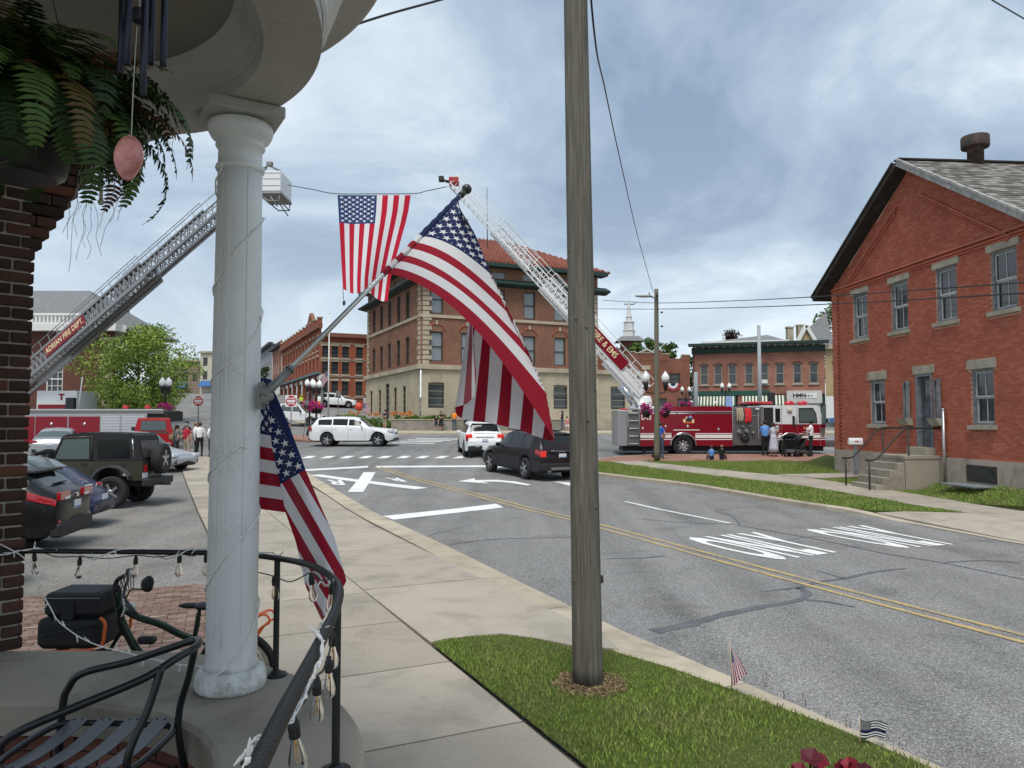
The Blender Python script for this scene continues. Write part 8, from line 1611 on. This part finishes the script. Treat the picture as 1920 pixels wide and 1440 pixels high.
def dne(u,v,d,label,tilt=0):
    p=U(u,v,d); zz=g(p.x,d); o=thing('do_not_enter_sign',label,'sign',(p.x,d,zz)); H=p.z-zz; mb=MB(); mb.bar((0,.03,0),(0,.03,H+.38),.06,.05); mb.build('post',M_GREYM,o); mb=MB(); mb.rbox((0,0,H),(.76,.012,.76),.005); mb.build('sign_plate',SW,o)
    mb=MB(); mb.lathe([(.355,0),(.355,.004)],32,(0,-.008,H),(0,-1,0)); mb.build('sign_disc',SR,o); mb=MB(); mb.box((0,-.016,H),(.56,.004,.12)); mb.build('sign_bar',SW,o)
    text('DO NOT',.155,SW,frame3((0,-.016,H+.17),(1,0,0),(0,0,1)),o,.001,.006); text('ENTER',.155,SW,frame3((0,-.016,H-.17),(1,0,0),(0,0,1)),o,.001,.006); return o
dne(372,752,53,'red do not enter sign by the group of people on the walk'); dne(546,752,49,'red do not enter sign before the white pickup')
mb=MB(); p=U(573,775,52); mb.bar((p.x-.15,p.y,g(p.x,p.y)),(p.x+.12,p.y,p.z+.9),.05,.04); mb.box((p.x+.1,p.y-.03,p.z+.75),(.3,.02,.3)); tag(mb.build('leaning_sign_post',M_GREYM),'leaning grey sign post on the traffic island','sign')
for i,(u,lb) in enumerate(((602,'thin grey sign post left of the tall flagpole'),(634,'thin grey sign post in front of the dark shrub'))): p=U(u,760,58); mb=MB(); mb.bar((p.x,58,g(p.x,58)),(p.x,58,p.z+1.1),.06,.05); mb.box((p.x,57.95,p.z+.9),(.35,.02,.45)); tag(mb.build('sign_post',M_GREYM),lb,'sign')
ORG=mat('safety_orange',(.75,.12,.02),.6)
for i,(u,d,lb) in enumerate(((572,84,'orange traffic drum left of the two by the worker'),(578,85,'orange traffic drum right of the two by the worker'))):
    x=(u-960)/F*d; z=g(x,d); o=thing('traffic_drum',lb,'traffic drum',(x,d,z)); mb=MB(); mb.lathe([(.32,0),(.32,.08),(.28,.1),(.25,.9),(.2,1.0)],14); mb.build('drum',ORG,o); mb=MB(); mb.lathe([(.285,.35),(.275,.5)],14,caps=False); mb.lathe([(.268,.62),(.262,.77)],14,caps=False); mb.build('band',SW,o)
bz=thing('barrier','orange plastic road barrier beside the traffic drums','barrier',((586-960)/F*86,86,g((586-960)/F*86,86))); mb=MB(); mb.prism([(-.25,0),(.25,0),(.12,.4),(.1,1.0),(-.1,1.0),(-.12,.4)],-.9,.9,'yz'); mb.build('body',ORG,bz)
bl_=thing('red_balloon','round red balloon tied by the small flag near the shrub','balloon',tuple(U(673,763,60))); mb=MB(); mb.ell((0,0,0),(.6,.6,.7),14,10); mb.build('balloon_skin',mat('balloon_red',(.6,.06,.03),.35),bl_); mb=MB(); mb.tube([(0,0,-.35),(.05,0,-.9)],.01,4); mb.build('string',SW,bl_)
p=U(680,768,60); r=thing('stick_flag','small stars and stripes stick flag beside the red balloon','flag',(p.x,60,g(p.x,60))); mb=MB(); mb.cyl((0,0,0),(0,0,p.z+.55-g(p.x,60)),.012,n=6); mb.build('stick',M_POLE,r); mb=MB(); hh=p.z+.5-g(p.x,60); mb.grid(lambda a,b:Vector((.01+.55*a,.05*math.sin(a*7),hh-.75*b-.1*a)),10,10,uvf=lambda a,b:(a*.999,b*.999)); mb.build('cloth',M_FLAG,r,flip=False)
# ================================================================ people
SKIN=mat('skin',(.48,.27,.19),.6); SKIN2=mat('skin_tan',(.36,.19,.13),.6)
def cloth(n,c=(.2,.2,.2)): return mat('cloth_'+n,c,.9,var=.15,vs=9)
C_BLK=cloth('black',(.012,.012,.014)); C_WHT=cloth('white',(.70,.70,.70)); C_RED=cloth('red',(.33,.02,.03)); C_KHA=cloth('khaki',(.36,.31,.24)); C_GRY=cloth('grey',(.10,.11,.12)); C_NVY=cloth('navy',(.015,.02,.045)); C_BLU=cloth('blue',(.03,.12,.42)); C_LBL=cloth('light_blue',(.12,.28,.62)); C_JEAN=cloth('denim',(.06,.09,.14)); C_ORG=cloth('orange',(.80,.24,.03)); C_HIV=cloth('hivis',(.62,.80,.06)); C_DRS=cloth('pale_print',(.42,.44,.50)); C_TEAL=cloth('dark_teal',(.012,.03,.035))
H_BRN=mat('hair_brown',(.05,.03,.018),.7); H_GRY=mat('hair_grey',(.22,.20,.18),.7); H_BLK=mat('hair_black',(.012,.01,.01),.6); H_BLD=mat('hair_sandy',(.20,.13,.07),.7); SHOE=mat('shoe_dark',(.015,.015,.016),.6); SHOEW=mat('shoe_pale',(.5,.5,.48),.6)
def person(label,x,y,face,H=1.75,shirt=C_WHT,legs=C_BLK,skin=SKIN,shoe=SHOE,hair=H_BRN,z=None,arms=((.26,-.02,1.15,.28,-.10,.92),(.26,-.02,1.15,.28,-.10,.92)),pose='stand',short=False,sleeve='short',hairlen=0,skirt=None,group=None,girth=1.0,cap=None,cat='person',stride=.0):
    """one skinned body; arms: (elbow x,y,z, wrist x,y,z) for the left then the right arm, y negative is forward"""
    z=g(x,y) if z is None else z; o=thing('person',label,cat,(x,y,z),face+PI/2,group); S=H/1.75
    V=[];E_=[];Rd=[];K=[]
    def v(p,r,k,par=None):
        V.append((p[0]*S,p[1]*S,p[2]*S)); Rd.append(r*S); K.append(k)
        if par is not None: E_.append((par,len(V)-1))
        return len(V)-1
    if pose=='stand': pz=.93; hp=[(s*.09,0,.88) for s in(-1,1)]; kn=[(s*.10,-.03+s*stride,.50) for s in(-1,1)]; an=[(s*.105,.02+s*stride*1.6,.09) for s in(-1,1)]; dz=0
    elif pose=='sitwall': pz=.62; dz=-.31; hp=[(s*.1,0,.58) for s in(-1,1)]; kn=[(s*.11,-.42,.58) for s in(-1,1)]; an=[(s*.11,-.44,.14) for s in(-1,1)]
    else: pz=.14; dz=-.79; hp=[(s*.1,0,.13) for s in(-1,1)]; kn=[(s*.15,-.36,.34) for s in(-1,1)]; an=[(s*.12,-.52,.07) for s in(-1,1)]
    G_=girth; pe=v((0,0,pz),.135*G_,'l'); sp1=v((0,-.01,1.08+dz),.125*G_,'s',pe); chs=v((0,0,1.28+dz),.145*G_,'s',sp1); nb_=v((0,.01,1.44+dz),.085,'s',chs); nk=v((0,0,1.51+dz),.052,'k',nb_); hd=v((0,-.012,1.60+dz),.088,'k',nk); ht=v((0,-.005,1.69+dz),.078,'k',hd); ns=v((0,-.10,1.60+dz),.014,'k',hd)
    for s,a in zip((-1,1),arms):
        sh=v((s*.165,0,1.40+dz),.058*(.6+.4*G_),'s',nb_); el=v((s*a[0],a[1],a[2]+dz),.042,'s' if sleeve=='long' else 'a',sh); wr=v((s*a[3],a[4],a[5]+dz),.03,'s' if sleeve=='long' else 'k',el)
        d=(Vector((s*a[3],a[4],a[5]))-Vector((s*a[0],a[1],a[2]))).normalized(); pm=Vector((s*a[3],a[4],a[5]+dz))+d*.07; v(tuple(pm),.034,'k',wr)
    for s,h_,k_,a_ in zip((-1,1),hp,kn,an):
        h2=v(h_,.092*(.5+.5*G_),'l',pe); k2=v(k_,.062,'l' if not short else 'm',h2); a2=v(a_,.043,'l' if not short else 'k',k2); v((a_[0]*1.05,a_[1]-.16,max(.035,a_[2]-.05)),.036,'f',a2); v((a_[0],a_[1]+.05,max(.035,a_[2]-.05)),.035,'f',a2)
    me=bpy.data.meshes.new('b'); me.from_pydata(V,E_,[]); t=bpy.data.objects.new('b',me); COL.objects.link(t); sm=t.modifiers.new('s','SKIN'); sm.use_smooth_shade=True
    for i,sv in enumerate(me.skin_vertices[0].data): sv.radius=(Rd[i]*(1.25 if K[i]=='s' and abs(V[i][0])<.01 else 1),Rd[i]); sv.use_root=(i==0)
    ss_=t.modifiers.new('d','SUBSURF'); ss_.levels=1; ss_.render_levels=1; bpy.context.view_layer.update()
    bm_=bpy.data.meshes.new_from_object(t.evaluated_get(bpy.context.evaluated_depsgraph_get())); bpy.data.objects.remove(t); bm_.materials.clear()
    for m_ in(shirt,legs,skin,shoe): bm_.materials.append(m_)
    segs=[(Vector(V[a]),Vector(V[b]),K[a],K[b]) for a,b in E_]; idx=[]
    for p in bm_.polygons:
        c=p.center; best=(9,'s')
        for a,b,ka,kb in segs:
            ab=b-a; tt=max(0,min(1,(c-a).dot(ab)/max(1e-9,ab.length_squared))); d=(c-(a+ab*tt)).length
            if d<best[0]:
                k=ka if tt<.5 else kb
                if kb=='a': k='s' if tt<.62 else 'k'
                if ka=='a': k='k'
                if kb=='m': k='l' if tt<.85 else 'k'
                if ka=='m': k='l' if tt<.12 else 'k'
                best=(d,k)
        idx.append({'s':0,'l':1,'k':2,'f':3}.get(best[1],0))
    bm_.polygons.foreach_set('material_index',idx); bm_.polygons.foreach_set('use_smooth',[True]*len(idx)); ob('body',bm_,o)
    hz_=(1.60+dz)*S; mb=MB()
    # fingers on both hands
    for s,a in zip((-1,1),arms):
        d=(Vector((s*a[3],a[4],a[5]))-Vector((s*a[0],a[1],a[2]))).normalized(); p=(Vector((s*a[3],a[4],a[5]+dz))+d*.085); sd=d.cross(Vector((1,0,0))).normalized() if abs(d.x)<.8 else Vector((0,1,0))
        for j in range(4): q=p+sd*(.012*(j-1.5)*1.6); mb.tube([q*S,(q+d*(.04+.006*(j in(1,2))))*S,(q+d*.062+Vector((0,-.012,0)))*S],[.0085*S,.008*S,.006*S],6)
        q=p-d*.05+sd*-.03; mb.tube([q*S,(q+d*.035-sd*.012)*S],[.009*S,.006*S],6)
    mb.build('fingers',skin,o)
    mb=MB(); mb.ell((0,.018*S,hz_+.055*S),(.205*S,.215*S,.20*S),14,10)
    if hairlen: mb.ell((0,.075*S,hz_-.06*S-hairlen*.4*S),(.20*S,.11*S,(.2+hairlen)*S),10,8)
    hr=mb.build('hair',hair,o)
    if cap: mb=MB(); mb.lathe([(.108*S,hz_+.06*S),(.104*S,hz_+.12*S),(.06*S,hz_+.165*S),(.0,hz_+.172*S)],14,(0,.01*S,0)); mb.box((0,-.14*S,hz_+.07*S),(.15*S,.12*S,.012*S)); mb.build('cap',cap,o)
    if skirt: mb=MB(); mb.lathe([(.14*S,1.12*S),(.155*S,.98*S),(.19*S,.8*S),(.235*S,.45*S),(.27*S,skirt[1]*S)],18,rfun=lambda t_,z_:1+.05*math.sin(t_*7)*(1.1-z_)); mb.build('skirt',skirt[0],o)
    return o
UPA=((.25,-.10,1.16,.10,-.30,1.22),(.25,-.10,1.16,.10,-.30,1.22)); HIP=((.33,.05,1.16,.17,-.08,1.02),(.33,.05,1.16,.17,-.08,1.02)); DN=((.25,0,1.14,.26,-.06,.90),(.25,0,1.14,.26,-.06,.90))
def at(u,v,off=0): p=G(u,v,off); return p.x,p.y
away=R(90); toC=R(-90)
x,y=at(349,863); person('man in red t shirt and khaki shorts standing on the walk seen from behind',x,y,R(70),1.80,C_RED,C_KHA,short=True,hair=H_GRY,girth=1.2,arms=DN); o_=person('person in grey top and black trousers with a tan bag beside the red shirt',x-.42,y-.1,R(20),1.70,C_GRY,C_BLK,hair=H_BRN,cap=C_BLK,arms=UPA)
bx=thing('shoulder_bag','tan shoulder bag carried by the person in grey','bag',(x-.62,y-.2,g(x,y)+1.0)); mb=MB(); mb.rbox((0,0,.12),(.22,.3,.26),.06,n=2); mb.build('bag_body',cloth('olive_tan',(.20,.16,.09)),bx); mb=MB(); mb.tube(spline([(0,-.12,.22),(.12,-.05,.5),(.12,.05,.5),(0,.12,.22)],4),.012,5); mb.build('strap',cloth('olive_tan'),bx)
x,y=at(374,857); person('man in white shirt and black trousers seen from behind on the walk',x,y,R(100),1.78,C_WHT,C_BLK,hair=H_BRN,sleeve='long',arms=DN,girth=1.1); person('man in white shirt half hidden by the other white shirted man',x-.35,y+.35,R(10),1.77,C_WHT,C_BLK,hair=H_BLD,arms=DN,girth=1.1); person('man in white shirt just showing beside the porch column',x+.62,y-.05,R(160),1.76,C_WHT,C_BLK,hair=H_BRN,arms=HIP,sleeve='long')
person('person in navy shirt and cap standing beyond the red shirted man',-17.6,40.5,R(-60),1.72,C_NVY,C_BLK,cap=C_NVY,hair=H_BLK,arms=UPA)
person('person with grey brown hair standing before the white pickup',U(538,790,50).x,50,R(60),1.62,C_NVY,C_JEAN,hair=H_GRY,hairlen=.2,arms=DN)
person('road worker in a bright yellow safety vest by the orange drums',(565-960)/F*84,84,R(-60),1.8,C_HIV,C_NVY,cap=C_HIV,arms=DN)
yy=61.9
def px(u): return (u-960)/F*yy
zw=g(0,yy)+.13
person('man in navy shirt leaning by the planter wall near the white crossover',px(722),yy,R(-130),1.75,C_NVY,C_KHA,short=True,z=zw,arms=UPA,hair=H_BLK); person('child in black shirt and dark shorts beside the woman by the planter',px(818),yy,R(-90),1.28,C_BLK,C_NVY,short=True,z=zw,hair=H_BRN,arms=DN); person('woman in dark dress with long brown hair by the planter',px(827),yy+.1,R(-40),1.62,C_BLK,C_BLK,short=True,z=zw,hair=H_BRN,hairlen=.3,skirt=(C_BLK,.55),arms=UPA); person('man in orange shirt and jeans standing by the planter',px(852),yy,R(80),1.7,C_ORG,C_JEAN,z=zw,hair=H_GRY,arms=DN,girth=1.15)
person('person in black shirt and jeans raising a phone past the flag edge',px(1054),yy,R(170),1.66,C_BLK,C_JEAN,z=zw,hair=H_BLK,hairlen=.15,arms=((.24,-.12,1.2,.12,-.36,1.42),(.24,-.12,1.2,.12,-.36,1.42))); person('person in pink top sitting on the planter edge by the wooden pole',px(1063),yy-.1,R(-90),1.6,cloth('pink',(.5,.2,.22)),C_WHT,z=zw-.12,pose='sitwall',short=True,hair=H_BRN,arms=UPA); person('person in black behind the waiting white suv',px(873),yy-.2,R(120),1.5,C_BLK,C_BLK,z=zw,hair=H_BRN,arms=HIP)
zq=lambda x,y:g(x,y)+.13
person('man in bright blue t shirt and jeans standing behind the lamp pole',7.12,35.9,R(40),1.76,C_BLU,C_JEAN,z=zq(7.1,35.9),hair=H_BRN,shoe=SHOEW,arms=HIP,girth=1.1)
person('child in light blue shirt sitting on the grass edge watching the engine',9.35,35.1,R(95),1.25,C_LBL,C_NVY,z=zq(9.3,35.1),pose='sit',hair=H_BRN,arms=((.22,-.1,1.14,.18,-.3,1.0),)*2); person('child in black top sitting on the grass beside the blue shirted child',9.82,35.05,R(60),1.3,C_BLK,C_NVY,z=zq(9.8,35.05),pose='sit',hair=H_BLD,sleeve='none',arms=((.22,-.1,1.14,.18,-.3,1.0),)*2)
zz=zq(13,37.3); person('person in light blue shirt and black trousers facing the engine door',12.72,37.6,R(80),1.78,C_LBL,C_BLK,z=zz,hair=H_BLK,sleeve='long',arms=UPA,girth=1.15)
person('woman in a pale print long dress holding a toddler',13.0,37.2,R(60),1.68,C_DRS,C_DRS,z=zz,hair=H_BRN,short=True,skirt=(C_DRS,.22),arms=((.24,-.08,1.15,.06,-.26,1.12),(.24,-.08,1.15,.02,-.28,1.05)),shoe=SHOEW)
person('toddler in black and white striped top held by the woman in the dress',13.14,37.05,R(80),.86,mat('cloth_striped',rough=.9,fn=lambda nb,b:(lambda s:nb.l(nb.mix(nb.m('GREATER_THAN',nb.m('SINE',nb.m('MULTIPLY',s.outputs[2],75.)),0.),(.65,.65,.65),(.01,.01,.02)),b.inputs['Base Color']))((lambda s:(nb.l(nb.obj(),s.inputs[0]),s)[1])(nb.n('ShaderNodeSeparateXYZ')))),SKIN,z=zz+.92,hair=H_BLD,pose='sitwall',short=True,arms=((.24,-.08,1.15,.1,-.3,1.2),)*2)
person('man in white shirt and dark trousers cradling a baby by the strollers',14.86,37.2,R(150),1.80,C_WHT,C_TEAL,z=zz,hair=H_BLK,arms=((.24,-.08,1.15,.02,-.27,1.10),(.24,-.08,1.15,.06,-.25,1.16)),skin=SKIN2); person('baby in white held against the white shirted man',14.63,37.08,R(-20),.62,C_WHT,C_WHT,z=zz+.98,hair=H_BLD,pose='sitwall',arms=((.22,-.1,1.14,.18,-.3,1.2),)*2)
def stroller(x,y,rz,label):
    o=thing('stroller',label,'stroller',(x,y,zq(x,y)),rz); SB=mat('stroller_black',(.012,.013,.016),.75)
    for sg in(-1,1):
        mb=MB(); mb.tube([(-.42,sg*.26,.14),(-.05,sg*.26,.55),(.42,sg*.26,1.02)],.018,6); mb.tube([(.32,sg*.26,.14),(-.05,sg*.26,.55)],.018,6); mb.build('side_frame',M_PLAST,o)
        for xx,rr in((-.42,.12),(.32,.15)): mb=MB(); mb.lathe([(rr*.5,-.025),(rr*.95,-.03),(rr,0),(rr*.95,.03),(rr*.5,.025)],16,(xx,sg*.29,rr),(0,1,0)); w_=mb.build('wheel',M_TYRE,o); mb=MB(); mb.lathe([(rr*.5,-.02),(rr*.5,.02)],12,(xx,sg*.29,rr),(0,1,0)); mb.build('hub',M_GREYM,w_)
    mb=MB(); mb.tube([(.42,-.26,1.02),(.44,0,1.03),(.42,.26,1.02)],.02,6); mb.build('handle',M_PLAST,o)
    mb=MB(); mb.prism([(-.28,.42),(.06,.36),(.24,.84),(.17,.88),(.0,.46),(-.28,.5)],-.23,.23,'xz'); mb.build('seat',SB,o); mb=MB(); mb.grid(lambda a,b:Vector((.16-.36*math.sin(a*1.7),lerp(-.25,.25,b),.80+.28*math.cos(a*1.7)-.05*(2*b-1)**2)),8,8); mb.build('canopy',SB,o); mb=MB(); mb.rbox((-.03,0,.26),(.5,.42,.18),.04); mb.build('basket',mat('stroller_grey',(.09,.09,.10),.8),o); return o
stroller(13.78,37.15,R(-100),'black stroller with grey basket facing the lawn'); stroller(14.3,37.2,R(20),'black stroller turned side on beside the man with the baby')
# ================================================================ cargo bicycle behind the wall
BY=6.0; bk_=thing('cargo_bicycle','dark green cargo bicycle with orange racks and black front bag','bicycle',(U(300,1262,BY).x,BY,.04))
def q(u,v,dy=0): return U(u,v,BY)+Vector((0,dy,0))
def bt_(nm,pts,r,m_,n=5): mb=MB(); mb.tube(spline(pts,n) if len(pts)>2 else pts,r,10); return prt(mb,nm,m_,bk_)
BG=paint('bike_green',(.014,.030,.018)); BO=mat('bike_orange',(.72,.13,.02),.4,coat=.3); BB=mat('bag_fabric',(.014,.015,.017),.7,bump=.3,bs=30)
def bwheel(u,r,zc=.33):
    c=U(u,1262,BY); c.z=zc+.04; mb=MB(); mb.tube([c+Vector((r*math.cos(a),0,r*math.sin(a))) for a in [2*PI*k/40 for k in range(40)]],.026,8,closed=True); w_=prt(mb,'tyre',M_TYRE,bk_); mb=MB(); mb.tube([c+Vector((r*.9*math.cos(a),0,r*.9*math.sin(a))) for a in [2*PI*k/40 for k in range(40)]],.011,6,closed=True); mb.build('rim',M_PLAST,w_); mb=MB()
    for k in range(18): a=2*PI*k/18; mb.tube([c+Vector((.03*math.cos(a+.5),.02*(-1)**k,.03*math.sin(a+.5))),c+Vector((r*.9*math.cos(a),0,r*.9*math.sin(a)))],.0014,4)
    mb.cyl(c+Vector((0,-.05,0)),c+Vector((0,.05,0)),.025,n=10); mb.build('spokes',M_CHR,w_); return c
rc=bwheel(445,.30); fc=bwheel(150,.26,.30)
bt_('main_tube',[q(228,1140),q(262,1158),q(300,1170),q(340,1190),q(372,1200)],.028,BG); bt_('down_tube',[q(226,1160),q(240,1190),q(262,1225),q(300,1255)],.032,BG); bt_('seat_tube',[q(373,1150),q(366,1190),q(352,1250)],.020,BG); bt_('chain_stay',[q(352,1250),rc],.013,BG); bt_('seat_stay',[q(368,1195),rc],.011,BG); bt_('head_tube',[q(222,1110),q(230,1180)],.024,BG); bt_('fork',[q(230,1180),q(200,1225),fc],.016,BG); bt_('seat_post',[q(374,1143),q(371,1175)],.014,M_PLAST)
mb=MB(); sc_=q(372,1136); mb.ell(sc_+Vector((.06,0,0)),(.20,.15,.06),14,8); mb.ell(sc_+Vector((-.06,0,.002)),(.2,.055,.045),12,8); prt(mb,'saddle',M_PLAST,bk_)
bt_('stem',[q(222,1112),q(218,1090),q(232,1080)],.016,M_PLAST); bt_('handlebar',[q(206,1082,.3),q(214,1080,.2),q(230,1092,.08),q(240,1100,-.05),q(256,1112,-.18),q(290,1131,-.3)],.012,M_PLAST); bt_('grip',[q(268,1119,-.24),q(291,1133,-.31)],.019,mat('grip_rubber',(.03,.03,.034),.7)); bt_('mirror_arm',[q(258,1112,-.18),q(270,1095,-.2),q(284,1094,-.2),q(296,1093,-.2)],.006,M_PLAST)
mb=MB(); c=q(299,1086,-.2); mb.ell(c,(.10,.04,.115),14,8); mb.ell(c+Vector((.012,0,.02)),(.085,.035,.10),14,8); prt(mb,'mirror',M_PLAST,bk_)
for k in range(5): bt_('brake_cable',[q(240+4*k,1105,-.05),q(226+6*k,1085-5*k,-.02),q(212+4*k,1100,.0),q(222,1150+6*k,.02)],.0035,M_PLAST)
mb=MB(); c=q(243,1137); mb.ell(c,(.10,.08,.07),12,8); prt(mb,'front_lamp',mat('lamp_shell',(.55,.6,.5),.3),bk_); bt_('brake_lever',[q(256,1112,-.2),q(264,1127,-.25),q(262,1140,-.28)],.006,M_ALU)
mb=MB(); c=(q(100,1150)+q(205,1150))/2; mb.rbox((c.x,c.y,(q(150,1150).z+q(150,1206).z)/2),(q(205,1150).x-q(88,1150).x,.36,q(150,1150).z-q(150,1206).z),.04,n=3); prt(mb,'front_bag',BB,bk_); mb=MB(); mb.rbox((c.x+.02,c.y,(q(150,1103).z+q(150,1150).z)/2),(q(203,1150).x-q(98,1150).x,.36,q(150,1103).z-q(150,1150).z),.045,n=3); bl2=prt(mb,'bag_lid',BB,bk_); mb=MB(); mb.rbox((c.x,c.y-.185,(q(150,1118).z+q(150,1150).z)/2),(.10,.02,.14),.008); mb.build('bag_flap',BB,bl2); mb=MB(); mb.tube([(c.x-.22,c.y-.183,q(0,1112).z+.0),(c.x+.24,c.y-.183,q(0,1112).z)],.004,5); mb.build('zip',M_GREYM,bl2)
for dy in(-.2,.2): bt_('front_rack',[q(120,1208,dy),q(160,1206,dy),q(212,1200,dy),q(222,1170,dy),q(222,1155,dy),q(214,1146,dy)],.012,BO); bt_('rack_strap',[q(100,1180,dy*.97),q(150,1170,dy*.99),q(205,1158,dy*.97)],.005,M_PLAST)
for dy in(-.07,.07): bt_('rear_rack',[q(420,1170,dy),q(470,1160,dy),q(498,1148,dy),q(508,1152,dy),q(510,1163,dy),q(490,1178,dy),q(450,1240,dy)],.009,BO)
bt_('rear_rack_tie',[q(498,1148,-.07),q(498,1148,.07)],.009,BO); bt_('kick_stand',[q(350,1250,-.05),q(362,1285,-.14)],.009,M_PLAST); mb=MB(); mb.rbox(tuple(q(276,1200)),(.14,.07,.06),.02); prt(mb,'battery',M_PLAST,bk_); bt_('chain_wheel',[q(352,1250,-.03),q(352,1250,-.045)],.09,M_PLAST)
